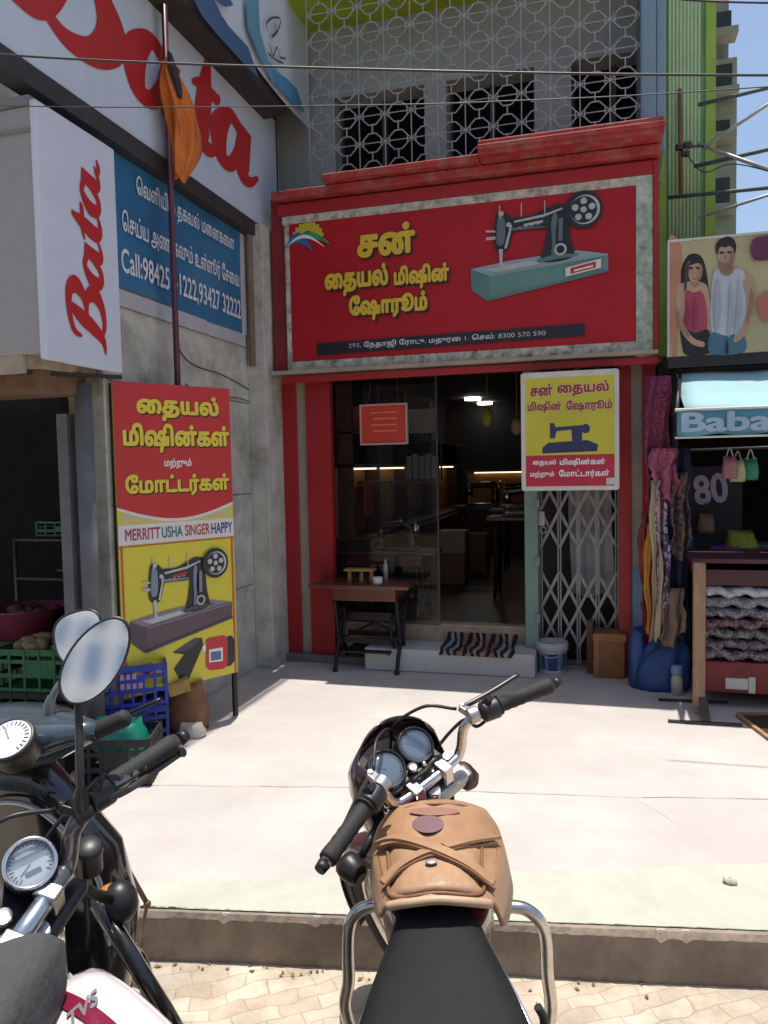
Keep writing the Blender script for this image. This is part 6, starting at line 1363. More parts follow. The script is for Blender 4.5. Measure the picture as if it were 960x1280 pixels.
def motorcycle(name_, label, S0, ax, hw, b0, b1, bu, style):
    h, rl, up, a, f, rr = ax
    def L(s, ff, aa): return S0 + rr * s + f * ff + a * aa
    def W(l, s, u): return S0 + h * l + rl * s + up * u
    def Lp(px, py, aa): return gplane(px, py, S0 + a * aa, a)
    drop = (S0.z - RZ)
    t = thing(name_, V((S0.x, S0.y, RZ)) - h * 0.5, label, 'motorcycle', 'motorcycles parked at the kerb')
    # handlebar
    pts = [L(-hw, -b1, bu), L(-hw + .14, -b0, bu), L(-.175, -b0 * .5, bu * .93), L(-.125, 0.008, bu * .62), L(-.10, 0.004, bu * .12), L(-.065, 0, 0), L(.065, 0, 0), L(.10, 0.004, bu * .12), L(.125, 0.008, bu * .62), L(.175, -b0 * .5, bu * .93), L(hw - .14, -b0, bu), L(hw, -b1, bu)]
    b = B(); b.tube(spline(pts, 6), 0.0112 if style == 'tan' else 0.0145, 12); hb = obj('handlebar', b, BARM if style == 'tan' else mat('bar_dark', (0.16, 0.16, 0.165), 0.25, 0.8, var=0.25, scale=20, coat=0.3), t)
    if style != 'tan':
        b = B(); b.tube([L(-.085, 0, 0), L(.085, 0, 0)], 0.0158, 12); obj('chrome_section', b, mat('bar_bluish', (0.42, 0.46, 0.52), 0.25, 0.9, var=0.1), hb)
    for s in (-1, 1):
        o_ = L(s * hw, -b1, bu); i_ = L(s * (hw - .125), -b0 - .002, bu); d_ = (o_ - i_)
        b = B(); prof = [(0.019, 0)] + [(0.0165 + 0.0012 * (k % 2), 0.004 + 0.0095 * k) for k in range(12)] + [(0.0185, 0.124), (0.017, 0.130), (0.004, 0.132)]
        z_ = d_.normalized(); x_ = z_.orthogonal().normalized(); b.lathe([(0.022, -0.004), (0.022, 0.001)] + prof, Fr(i_, x_, z_.cross(x_), z_), 16); g_ = obj('grip', b, RUBBER, t)
        b = B(); b.cyl(o_ + z_ * 0.006, o_ + z_ * 0.022, 0.013, 0.011, 12); obj('bar_end', b, BLACK, g_)
        # switch housing, perch and lever
        p_ = L(s * (hw - .150), -b0 * 0.9, bu)
        b = B(); b.lathe([(0.016, -0.022), (0.023, -0.018), (0.024, 0.018), (0.016, 0.022)], Fr(p_, x_, z_.cross(x_), z_), 14); b.bar(p_ + a * 0.018, p_ + a * 0.026 + f * 0.012, 0.024, 0.02); obj('switch_housing', b, BLACK, t, bev=0.002)
        q_ = L(s * (hw - .185), -b0 * .5 + .004, bu * .97)
        b = B(); b.cyl(q_ - z_ * 0.012, q_ + z_ * 0.012, 0.018, n=12); b.bar(q_, q_ + f * 0.036, 0.022, 0.014); b.tube([q_ + f * 0.034 - a * 0.012, q_ + f * 0.034 + a * 0.012], 0.007, 8); obj('lever_bracket', b, STEEL if style == 'tan' else BLACK, t, bev=0.002)
        low = (-0.05 if s < 0 else 0.006) if style == 'tan' else -0.045; fo_ = 0.008 if (style == 'tan' and s > 0) else 0.0
        b = B(); b.tube(spline([q_ + f * 0.034, q_ + f * (0.038 + fo_ * .2) + z_ * 0.05 + a * low * .4, q_ + f * (0.041 + fo_) + z_ * 0.11 + a * low, q_ + f * (0.042 + fo_ * 2.4) + z_ * 0.165 + a * low * 1.2], 5), [0.0065] * 6 + [0.0058] * 8 + [0.0055, 0.0085], 8); lv_ = obj('lever', b, mat('lever_alloy', (0.06, 0.058, 0.055), 0.35, 0.6, var=0.2), t)
        if style != 'tan' and s > 0:
            pl_ = lambda x, y, w_: gplane(x, y, w_, CF)
            b = B(); b.tube(spline([q_ + f * 0.03, pl_(150, 992, p_ + f * .02), pl_(190, 966, (i_ + o_) / 2), pl_(222, 944, o_), pl_(229, 940, o_)], 5), [.007] * 6 + [.0062] * 11 + [.0058, .0062, .009, .009], 8)
            bpy.data.objects.remove(lv_); obj('lever', b, mat('lever_alloy', (0.06, 0.058, 0.055)), t)
        b = B(); b.tube(spline([q_ + f * 0.036 - z_ * 0.012, q_ + f * 0.07 - z_ * 0.07 + a * 0.01, q_ + f * 0.09 - z_ * 0.14 - a * 0.05, L(s * .05, .09, -.06), L(s * .03, .05, -.2)], 7), 0.0038, 6)
        b.tube(spline([p_ - a * 0.02, p_ - a * 0.055 - z_ * 0.02 + f * .02, L(s * .15, .05, bu * .3), L(s * .06, .07, -.05), L(s * .04, .04, -.2)], 7), 0.0042, 6); obj('cable', b, BLACK, t)
    # clamps and yoke
    for s in (-.042, .042):
        b = B(); b.box(s - .014, s + .014, -.020, .020, -.030, .017, Fr(S0, rr, f, a)); obj('bar_clamp', b, BARM, t, bev=0.004)
    b = B(); b.box(-.105, .105, -.03, .075, -.062, -.032, Fr(S0, rr, f, a)); obj('yoke', b, STEEL if style == 'tan' else BLACK, t, bev=0.01)
    for s, ff in ((-.09, .035), (.09, .035), (0, -.012), (0, .052)):
        b = B(); b.cyl(L(s, ff, -.034), L(s, ff, -.018), 0.017, 0.014, 12); obj('bolt', b, CHROME, t)
    # fork
    fx_ = 0.10 if style == 'tan' else 0.01; fa = (drop - 0.29 + fx_ * f.z) / a.z - 0.01
    for s in (-1, 1):
        b = B(); b.tube([L(s * .09, .035, -.03), L(s * .09, .035 + fx_ * .55, -fa * .55)], 0.016, 12); fk = obj('fork_leg', b, CHROME, t)
        b = B(); b.tube([L(s * .09, .035 + fx_ * .5, -fa * .50), L(s * .09, .035 + fx_, -fa - .03)], [0.024, 0.021], 12); obj('fork_slider', b, BLACK if style != 'tan' else ENGM, fk)
    axle = L(0, .035 + fx_, -fa); ft = f.copy(); ft.z = 0; ft.normalize(); upw = rr.cross(f).normalized()
    wheel(t, axle, rr, a, 0.295, 0.075, 'front')
    b = B(); n = 22; rings = []
    for i in range(n + 1):
        ang = rad(-35 + 175 * i / n); R_ = 0.325
        c_ = axle + f * (R_ * math.cos(ang)) + a * (R_ * math.sin(ang)); nrm = (c_ - axle).normalized(); rings.append([c_ + rr * s_ - nrm * (0.028 * (s_ / .055) ** 2) for s_ in (-.055, -.035, 0, .035, .055)])
    b.loft(rings, closed_ring=False, cap=False); fd = obj('front_fender', b, mat('fender_' + style, (0.05, 0.012, 0.014) if style == 'tan' else (0.5, 0.48, 0.48), 0.3, var=0.1, coat=0.4), t, recalc=False); md = fd.modifiers.new('thick', 'SOLIDIFY'); md.thickness = 0.003
    # frame, engine, rear wheel, exhaust
    e = drop - 0.03
    b = B()
    b.tube([W(.02, 0, -.12), W(-.14, 0, -.38), W(-.20, 0, -.62)], 0.019, 10)
    for s in (-1, 1): b.tube(spline([W(-.02, s * .03, -.14), W(-.34, s * .07, -.24), W(-.62, s * .10, -.26), W(-1.05, s * .10, -.18)], 5), 0.013, 8); b.tube([W(-.55, s * .09, -.27), W(-.60, s * .10, -.62)], 0.015, 8); b.tube([W(-.58, s * .10, -.60), W(-.98, s * .10, -.66)], 0.015, 8)
    obj('frame', b, BLACK, t)
    b = B(); E0 = Fr(W(-.36, 0, -.62), h, rl, up); b.box(-.16, .18, -.13, .13, -.10, .10, E0); b.box(-.02, .16, -.085, .085, .10, .32, E0)
    for k in range(7): b.box(-.045, .185, -.105, .105, .125 + .026 * k, .133 + .026 * k, E0)
    b.cyl(E0.p(-.04, -.16, 0), E0.p(-.04, .16, 0), 0.085, n=20); obj('engine', b, ENGM, t, bev=0.006)
    rear = W(-1.24 + .02, 0, -(drop - .295)); wheel(t, rear, rl, up, 0.295, 0.085, 'rear')
    b = B(); b.tube(spline([W(-.20, .05, -.40), W(-.12, .09, -.60), W(-.25, .13, -.78), W(-.60, .15, -.78), W(-.80, .16, -.74)], 5), 0.017, 10); b.tube([W(-.78, .165, -.745), W(-1.30, .18, -.62)], [0.035, 0.045], 14); obj('exhaust', b, CHROME, t)
    for s in (-1, 1): b = B(); b.tube([W(-1.20, s * .12, -.64), W(-1.0, s * .13, -.24)], 0.024, 10); b.tube(spline([W(-1.16 + k * .004, s * .12 + .026 * math.cos(k * 1.1), -.60 + k * .0055) + h * (.026 * math.sin(k * 1.1)) for k in range(60)], 2), 0.005, 5); obj('shock_absorber', b, CHROME, t)
    # tank
    def tank_sec(l):
        q = (l + .21) / .21   # 1 at the front, -1 at the rear
        w_ = .109 * (1 - .10 * max(0, q) ** 2 - .26 * max(0, -q) ** 1.6 * (1.5 if style == 'tan' else 1)); ut = -.022 - .020 * max(0, q) ** 3 - .055 * max(0, -q) ** 2
        if style != 'tan': w_ *= .86; ut -= .075
        return w_, ut
    def tank_pt(l, s, off=0.0):
        w_, ut = tank_sec(l); x = max(-1, min(1, s / w_)); return W(l, s, ut - .10 * (1 - (1 - abs(x) ** 2.6) ** 0.5) + off)
    rings = []
    for i in range(15):
        l = .015 - .445 * i / 14; k = 1.0 if 0 < i < 14 else .82
        w_, ut = tank_sec(l); ring = []
        for j in range(24):
            an = 6.28319 * j / 24; c_, s_ = math.cos(an), math.sin(an)
            ring.append(W(l, w_ * k * math.copysign(abs(c_) ** .62, c_), (ut - .105) + (.105 if s_ > 0 else .085) * k * math.copysign(abs(s_) ** .75, s_)))
        rings.append(ring)
    b = B(); b.loft(rings)
    if style == 'tan':
        tk = obj('tank', b, mat('tank_maroon', (0.10, 0.012, 0.02), 0.2, var=0.1, coat=0.8), t)
        # leather pouch strapped over the tank: a padded panel with skirts
        def cov_pt(l, s_, off=0.0):
            q = (l + .21) / .21
            return W(l, s_, -.014 - .016 * max(-1, min(1.2, q)) ** 2 - .010 * max(0, -q) - 3.0 * s_ * s_ - 60 * s_ ** 4 + off)
        def onT(px, py, off):
            p = gplane(px, py, W(-.2, 0, -.03), up)
            for _ in range(7):
                d_ = p - S0; q = cov_pt(d_.dot(h), d_.dot(rl), off); p = gplane(px, py, q, up)
            return q
        LE = spline([V((490, 1016, 0)), V((475, 1038, 0)), V((470, 1058, 0)), V((474, 1085, 0)), V((480, 1112, 0)), V((485, 1134, 0))], 5)
        RE = spline([V((604, 1014, 0)), V((618, 1034, 0)), V((624, 1054, 0)), V((621, 1083, 0)), V((617, 1110, 0)), V((614, 1131, 0))], 5)
        b = B(); nS = 24; cols_ = nS + 1 + 6
        for i, (pl2, pr2) in enumerate(zip(LE, RE)):
            v_ = i / (len(LE) - 1); row_ = []
            for k in range(nS + 1):
                t_ = k / nS; bow = 4 * t_ * (1 - t_)
                x = pl2.x + (pr2.x - pl2.x) * t_; y = pl2.y + (pr2.y - pl2.y) * t_ - 12 * bow * (1 - v_) ** 3 - 5 * bow * v_ ** 3
                row_.append(onT(x, y, .004 + .0025 * math.sin(v_ * 19 + t_ * 7) * bow + .002 * math.sin(t_ * 23 + v_ * 5)))
            dl = [row_[0] - up * d_ * (1 - .75 * v_ ** 2) - rl * .004 * m_ for m_, d_ in ((3, .075), (2, .05), (1, .022))]; dr = [row_[-1] - up * d_ * (1 - .6 * v_ ** 3) + rl * .004 * m_ for m_, d_ in ((1, .022), (2, .055), (3, .095))]
            b.v += dl + row_ + dr
        for i in range(len(LE) - 1):
            for k in range(cols_ - 1): q = i * cols_ + k; b.f.append((q, q + 1, q + cols_ + 1, q + cols_)); b.m.append(0); b.s.append(True)
        cv = obj('tank_cover', b, LEATHER, t, recalc=False, label='tan leather tank cover with crossed straps'); md = cv.modifiers.new('thick', 'SOLIDIFY'); md.thickness = 0.007; md.offset = -1
        def strap(pts_, wd_, off):
            P = spline([onT(x, y, off) for x, y in pts_], 6); b = B(); lft = []; 
            rings = []
            for i, p in enumerate(P):
                tn = (P[min(i + 1, len(P) - 1)] - P[max(0, i - 1)]).normalized(); sd_ = up.cross(tn).normalized()
                rings.append([p - sd_ * wd_ / 2 - up * .003, p - sd_ * wd_ / 2 + up * .003, p + sd_ * wd_ / 2 + up * .003, p + sd_ * wd_ / 2 - up * .003])
            b.loft(rings, sm=False); return b
        b = B(); NP, NQ = 14, 12
        cr = [(484, 1056), (602, 1052), (601, 1116), (490, 1120)]
        for i in range(NP + 1):
            for j in range(NQ + 1):
                u_, v_ = i / NP, j / NQ
                x = (cr[0][0] * (1 - u_) + cr[1][0] * u_) * (1 - v_) + (cr[3][0] * (1 - u_) + cr[2][0] * u_) * v_; y = (cr[0][1] * (1 - u_) + cr[1][1] * u_) * (1 - v_) + (cr[3][1] * (1 - u_) + cr[2][1] * u_) * v_
                ed_ = min(1, 6 * u_, 6 * (1 - u_), 6 * v_, 6 * (1 - v_)); b.v.append(onT(x, y, .009 + .013 * ed_ ** .5 + .003 * math.sin(u_ * 9) * math.sin(v_ * 7)))
        for i in range(NP):
            for j in range(NQ): k_ = i * (NQ + 1) + j; b.f.append((k_, k_ + 1, k_ + NQ + 2, k_ + NQ + 1)); b.m.append(0); b.s.append(True)
        pk = obj('pocket', b, mat('tan_leather_pocket', (0.34, 0.20, 0.115), 0.5, var=0.16, scale=8, bump=0.25, bscale=70), cv, recalc=False)
        b = B(); b.tube(spline([onT(x, y, .014) for x, y in ((484, 1057), (487, 1088), (490, 1121), (545, 1116), (601, 1117), (602, 1084), (602, 1053))], 6), 0.0035, 6); obj('stitched_edge', b, LEDGE, cv)
        b = B(); b.tube(spline([onT(x, y, .009) for x, y in ((484, 1133), (510, 1129), (545, 1125), (580, 1127), (614, 1130))], 6), 0.008, 8); obj('rolled_hem', b, mat('tan_leather_lit', (0.40, 0.27, 0.165), 0.5, var=0.15, scale=9), cv)  # paler tan paints the highlight along the lip into the hem
        for e_, nm_ in ((LE, 0), (RE, 1)):
            b = B(); b.tube([onT(p.x + (3 if nm_ == 0 else -3), p.y, .010) for p in e_], 0.0028, 6); obj('seam', b, LEDGE, cv)
        b = B(); b.tube(spline([onT(x, y, .010) for x, y in ((490, 1017), (515, 1008), (545, 1005), (578, 1007), (603, 1015))], 6), 0.0028, 6); obj('seam', b, LEDGE, cv)
        for pts_, wd_, off in ((((472, 1052), (494, 1047), (522, 1052), (560, 1066), (590, 1082), (618, 1104)), .021, .029), (((478, 1104), (498, 1083), (526, 1067), (552, 1059)), .018, .0255), (((556, 1058), (585, 1051), (621, 1046)), .021, .0255)):
            obj('strap', strap(pts_, wd_, off), LEATHER, cv)
            obj('strap_edge', strap([(x, y + 8) for x, y in pts_], .004, off - .003), LEDGE, cv)
        def patch(cx, cy, ax_, ay_, off):
            b = B(); n = 20; b.v = [onT(cx, cy, off)] + [onT(cx + ax_ * k * math.cos(6.28319 * i / n), cy + ay_ * k * math.sin(6.28319 * i / n), off) for k in (.5, 1) for i in range(n)]
            for i in range(n): b.f.append((0, 1 + i, 1 + (i + 1) % n)); b.f.append((1 + i, 1 + n + i, 1 + n + (i + 1) % n, 1 + (i + 1) % n))
            b.m = [0] * len(b.f); b.s = [True] * len(b.f); return b
        b = patch(535, 1030, 20, 11, .0155); obj('oval_patch', b, mat('patch_mauve', (0.15, 0.08, 0.09), 0.6, var=0.15), cv, recalc=False)
        b = patch(543, 1014, 32, 5, .0155); obj('front_patch', b, mat('patch_rose', (0.24, 0.115, 0.09), 0.6, var=0.15), cv, recalc=False)
        b = B(); c_ = onT(539, 1077, .0265); b.ell(c_, (0.011, 0.009, 0.003), Fr(c_, rl, h, up), 14, 6); obj('stud', b, mat('stud_grey', (0.35, 0.30, 0.30), 0.4, 0.5), cv)
    else:
        tk = obj('tank', b, mat('tank_white', (0.62, 0.56, 0.57), 0.18, var=0.05, coat=0.9), t)
        MAR = mat('tank_stripe', (0.16, 0.008, 0.03), 0.25, var=0.1, coat=0.6)
        for s0_, s1_ in ((-.030, -.006), (.058, .070)):
            b = B()
            for i in range(25):
                l = -.01 - .40 * i / 24
                for k in range(4): b.v.append(tank_pt(l, s0_ + (s1_ - s0_) * k / 3 + .028 * math.sin(i / 24 * 3), .003))
            for i in range(24):
                for k in range(3): q = i * 4 + k; b.f.append((q, q + 1, q + 5, q + 4)); b.m.append(0); b.s.append(True)
            obj('stripe', b, MAR, tk, recalc=False)
    # seat
    rings = []
    SW = [(-.345, .056, -.075), (-.37, .070, -.055), (-.42, .086, -.068), (-.50, .120, -.105), (-.60, .152, -.150), (-.75, .168, -.165), (-.95, .160, -.150), (-1.15, .120, -.115), (-1.22, .08, -.12)]
    for l, w_, ut in [tuple(p) for p in spline([V(q) for q in SW], 3)]:
        ring = []
        for j in range(20):
            an = 6.28319 * j / 20; c_, s_ = math.cos(an), math.sin(an)
            ring.append(W(l, w_ * math.copysign(abs(c_) ** .7, c_), ut - .05 + (.05 if s_ > 0 else .06) * math.copysign(abs(s_) ** .8, s_)))
        rings.append(ring)
    b = B(); b.loft(rings); st_o = obj('seat', b, SEATM, t)
    for s in (-1, 1):
        b = B(); b.tube(spline([W(l, s * (w_ + .004), ut - .058) for l, w_, ut in SW[1:8]], 4), 0.0045, 6); obj('seat_trim', b, CHROME, st_o)
        b = B(); b.loft([[W(-.42, s * .085, -.13), W(-.42, s * .085, -.30), W(-.42, s * .075, -.30), W(-.42, s * .075, -.13)], [W(-.70, s * .135, -.20), W(-.74, s * .135, -.42), W(-.74, s * .12, -.42), W(-.70, s * .12, -.20)], [W(-1.1, s * .125, -.17), W(-1.05, s * .125, -.30), W(-1.05, s * .11, -.30), W(-1.1, s * .11, -.17)]]); obj('side_panel', b, mat('panel_' + style, (0.08, 0.012, 0.016) if style == 'tan' else (0.4, 0.36, 0.37), 0.3, coat=0.5), t, bev=0.004)
    # leg guard
    def Gp(px, py, l): return gplane(px, py, S0 + h * l, h)
    if style == 'tan':
        b = B(); lg = -.07
        b.tube(spline([Gp(500, 1131, lg), Gp(470, 1131, lg), Gp(447, 1140, lg), Gp(436, 1163, lg), Gp(436, 1220, lg), Gp(441, 1290, lg), W(lg - .03, -.06, -.78)], 6), 0.0135, 12)
        b.tube(spline([Gp(590, 1134, lg), Gp(630, 1133, lg), Gp(660, 1138, lg), Gp(680, 1163, lg), Gp(684, 1215, lg), Gp(684, 1290, lg), W(lg - .03, .06, -.78)], 6), 0.0135, 12)
        obj('leg_guard', b, BARM, t)
        b = B(); b.tube(spline([Gp(672, 1258, lg - .05), Gp(680, 1275, lg - .05), Gp(678, 1300, lg - .05)], 4), 0.009, 8); obj('foot_peg', b, RUBBER, t)
    else:
        b = B()
        for s in (-1,): b.tube(spline([W(.0, s * .05, -.16), W(.0, s * .20, -.20), W(-.02, s * .27, -.30), W(-.05, s * .27, -.60), W(-.06, s * .08, -.78)], 6), 0.0135, 10)
        obj('leg_guard', b, BLACK, t)
        b = B(); b.tube([gz(122, 1128, S0.z - .12), gz(205, 1262, S0.z - .30), gz(240, 1320, S0.z - .42)], 0.016, 10); b.tube([gz(128, 1126, S0.z - .13), gz(212, 1262, S0.z - .31)], 0.006, 8); obj('guard_tube', b, mat('tube_black', (0.02, 0.02, 0.022), 0.2, 0.4, coat=0.5), t)
    # instruments, lights
    if style == 'tan':
        for i, (px, py, r_) in enumerate(((519, 932, .037), (483, 962, .038))):
            c_ = Lp(px, py, .045); n_ = (a * .86 - f * .5).normalized(); x_ = rr; fr_ = Fr(c_, x_, n_.cross(x_), n_)
            b = B(); b.lathe([(r_ * .7, -.07), (r_ * 1.12, -.045), (r_ * 1.16, .004), (r_ * 1.08, .010), (r_ * 1.0, .006), (r_ * .99, 0)], fr_, 26); g_ = obj('gauge', b, BLACK, t)
            b = B(); b.cyl(fr_.p(0, 0, -.002), fr_.p(0, 0, .0005), r_ * .99, n=26); obj('dial', b, mat('dial_pale', (0.34, 0.36, 0.38), 0.4), g_)
            b = B()
            for k in range(21): an = rad(-40 + 13 * k); b.bar(fr_.p(r_ * .78 * math.cos(an), r_ * .78 * math.sin(an), .0012), fr_.p(r_ * .92 * math.cos(an), r_ * .92 * math.sin(an), .0012), .0016, .0006)
            b.bar(fr_.p(0, 0, .0015), fr_.p(r_ * -.5, r_ * .5, .0015), .002, .0008); obj('dial_marks', b, BLACK, g_)
            b = B(); b.lathe([(r_ * .985, .0045), (r_ * .7, .0062), (r_ * .3, .0072), (.0008, .0075)], fr_, 26); obj('lens', b, mat('lens_blue', (0.10, 0.17, 0.25), 0.04, coat=1.0, spec=1.0, alpha=0.40, var=0), g_)
        b = B(); b.box(-.075, .085, -.03, .05, -.015, .004, Fr((Lp(507, 962, .02)), rr, f, a)); b.cyl(Lp(516, 962, .03), Lp(516, 962, .03) + a * .012, .013, n=14); obj('warning_panel', b, BLACK, t, bev=0.004)
        b = B(); b.cyl(Lp(517, 963, .033), Lp(517, 963, .033) + a * .010, .008, n=12); b.ell(Lp(530, 955, .03), .006, nu=8, nv=6); obj('ignition_key', b, CHROME, t)
        # bikini cowl round the gauges
        rings = []; c0 = Lp(500, 942, .045); d0 = c0 - S0; s0_, f0_ = d0.dot(rr), d0.dot(f)
        for (ws, wf, ff, aa) in ((.094, .046, .020, .062), (.112, .070, .022, .032), (.122, .10, .018, -.03), (.118, .105, .0, -.11), (.095, .09, -.03, -.17), (.06, .06, -.05, -.20)):
            ring = []
            for k in range(23):
                an = rad(-112 + 224 * k / 22); pk_ = max(0, math.cos(an)) ** 2; ring.append(L(s0_ + ws * math.sin(an), f0_ + ff + wf * math.cos(an), aa + (.030 * pk_ if aa > .06 else 0)))
            rings.append(ring)
        b = B(); b.loft(rings, closed_ring=False, cap=False); cw = obj('cowl', b, mat('cowl_dark', (0.028, 0.010, 0.014), 0.25, var=0.2, coat=0.6), t, recalc=False); md = cw.modifiers.new('thick', 'SOLIDIFY'); md.thickness = 0.004
        b = B(); hl = L(s0_, f0_ + .10, -.07); b.lathe([(.075, 0), (.078, .015), (.06, .03), (.001, .038)], Fr(hl, rr, a, f), 22); obj('headlight', b, mat('headlight_glass', (0.6, 0.62, 0.64), 0.08, coat=1), t)
        for px, py, aa, q in ((437, 1083, -.06, -1), (578, 968, -.06, 1)):
            c_ = Lp(px, py, aa); base = L(q * .10, .05, -.06)
            b = B(); b.tube([base, c_ - rr * q * .03], .009, 8); b.lathe([(.012, -.04), (.024, -.03), (.029, 0), (.027, .012)], Fr(c_, a, f.cross(a) if False else rr, f * -1 if False else None), 16); ind = obj('indicator', b, BLACK if q < 0 else mat('indicator_brown', (0.05, 0.03, 0.022), 0.4, var=0.2), t)
            b = B(); b.ell(c_ + f * .012, (.024, .024, .016), nu=14, nv=8); obj('indicator_lens', b, AMBER, ind)
        b = B(); b.bar(Lp(504, 985, -.0), Lp(507, 1002, -.02), .016, .010); obj('orange_tag', b, mat('tag_orange', (0.35, 0.13, 0.04), 0.5), t, bev=0.002)
    else:
        c_ = gplane(38, 1080, S0 + a * .03 + f * .03, a); n_ = (CP - c_).normalized() * .75 + a * .4; n_.normalize(); x_ = n_.cross(up).normalized() * -1; fr_ = Fr(c_, x_, n_.cross(x_), n_); r_ = .0345
        b = B(); b.lathe([(r_ * .65, -.09), (r_ * 1.15, -.06), (r_ * 1.18, .004), (r_ * 1.08, .010), (r_ * 1.0, .006), (r_ * .99, 0)], fr_, 28); g_ = obj('gauge', b, BLACK, t)
        b = B(); b.ring(fr_, r_ * 1.08, .0035, w=.008, n=30); obj('bezel', b, CHROME, g_)
        b = B(); b.cyl(fr_.p(0, 0, -.002), fr_.p(0, 0, .0005), r_ * .99, n=28); obj('dial', b, DIAL, g_)
        b = B()
        for k in range(25): an = rad(-40 + 11 * k); q = .80 if k % 2 else .70; b.bar(fr_.p(r_ * q * math.cos(an), r_ * q * math.sin(an), .0012), fr_.p(r_ * .92 * math.cos(an), r_ * .92 * math.sin(an), .0012), .0014, .0006)
        b.bar(fr_.p(0, 0, .0015), fr_.p(r_ * -.55, -r_ * .35, .0015), .0018, .0008); b.box(-.012, .012, -.018, -.010, .0006, .0014, fr_); obj('dial_marks', b, BLACK, g_)
        b = B(); b.lathe([(r_ * .985, .0045), (r_ * .7, .0062), (r_ * .3, .0072), (.0008, .0075)], fr_, 26); obj('lens', b, mat('lens_clear', (0.35, 0.45, 0.55), 0.05, coat=1.0, spec=1.0, alpha=0.22, var=0), g_)
        b = B(); hl = L(.02, .12, -.10); b.lathe([(.03, -.12), (.075, -.08), (.088, -.01), (.088, .01), (.05, .025), (.001, .03)], Fr(hl, rr, a, f), 22); obj('headlight', b, BLACK, t)
        for px, py, aa in ((150, 1128, -.14),):
            c_ = gz(px, py, S0.z - .13); b = B(); b.ell(c_, (.034, .034, .040), nu=14, nv=10); b.tube([c_, L(.10, .04, -.06)], .010, 8); ind = obj('indicator', b, BLACK, t)
            b = B(); b.ell(c_ + f * .02, (.026, .026, .028), nu=12, nv=8); obj('indicator_lens', b, AMBER, ind)
            b = B(); b.lathe([(.012, -.035), (.022, -.03), (.022, .018), (.024, .02), (.024, .03), (.02, .034), (.001, .035)], Fr(gz(112, 1072, S0.z + .0), rr, f, a), 16); obj('brake_reservoir', b, BLACK, t)
        # rear view mirror on its stem
        base = L(hw - .185, -b0 * .5 + .004, bu * .97); M_ = gy(118, 828, base.y + .035); nrm = ((CP - M_).normalized() + V((-.05, -1, .36)).normalized()).normalized()
        xx = CR * .50 + CU * .87; xx = (xx - nrm * xx.dot(nrm)).normalized(); fm = Fr(M_, xx, nrm.cross(xx), nrm)
        dist = (M_ - CP).dot(CF); sa2 = 57 * dist / 960; sb2 = 33 * dist / 960
        st = gy(98, 892, base.y + .01)
        b = B(); b.tube(spline([base, base + a * .06, st - a * .01, M_ - xx * sa2 * .75 - nrm * .012], 6), .0065, 8); b.tube([base + a * .0, base + a * .04, base + a * .06], [.012, .012, .007], 10, cap=False); mm = obj('mirror', b, BLACK, t)
        def oval(k, w0, w1):
            b = B(); n = 36
            for sc_, w_ in ((.80, w0 - .012), (1.0, w0), (1.0, w1)):
                pass
            rings = [[fm.p(sa2 * q * math.cos(6.28319 * i / n) * (1 + .06 * math.cos(6.28319 * i / n)), sb2 * q * math.sin(6.28319 * i / n), w_) for i in range(n)] for q, w_ in ((.72, -.022), (.96, -.012), (1.05, .0), (1.05, .004), (.985, .0045), (.98, .001))]
            b.loft(rings); return b
        obj('housing', oval(0, 0, 0), BLACK, mm)
        b = B(); n = 36; b.add([fm.p(sa2 * .985 * math.cos(6.28319 * i / n) * (1 + .06 * math.cos(6.28319 * i / n)), sb2 * .985 * math.sin(6.28319 * i / n), .0025) for i in range(n)], [tuple(range(n))], False); obj('mirror_glass', b, MIRROR, mm, recalc=False)
        # lettering on the tank
        vs, fs = text_outlines('TVS', 0.03, 0.25); b = B(); used = [vs[i] for q in fs for i in q]; x0_, x1_ = min(p[0] for p in used), max(p[0] for p in used)
        def ontank(px, py):
            p = gplane(px, py, W(-.2, 0, -.03), up)
            for _ in range(5):
                d_ = p - S0; l_, s_ = d_.dot(h), d_.dot(rl); w_, _u = tank_sec(max(-.42, min(.0, l_))); q = tank_pt(max(-.42, min(.0, l_)), max(-w_ * .97, min(w_ * .97, s_)), .004); p = gplane(px, py, q, up)
            return q
        P = [ontank(88 + (x - x0_) / (x1_ - x0_) * 38 + y * -8, 1284 - (x - x0_) / (x1_ - x0_) * 34 - y * 22) for x, y in vs]
        b.add(P, fs, False); obj('lettering', b, mat('tank_letter', (0.16, 0.15, 0.16), 0.4), tk, recalc=False)
    return t, L, W, ax, S0

axc = bike_axes(12.5, 40, 5); S0c = gz(537, 976, 0.765)
motorcycle('motorcycle', 'motorcycle with tan leather tank cover, black seat and twin round gauges', S0c, axc, .317, .034, .078, .112, 'tan')
axl = bike_axes(60, 30, 13); S0l = gz(40, 1150, 0.775)
bl, Ll, Wl, _, _ = motorcycle('motorcycle', 'white tanked motorcycle with maroon stripe, single round gauge and oval mirror', S0l, axl, .322, .012, .072, .088, 'white')
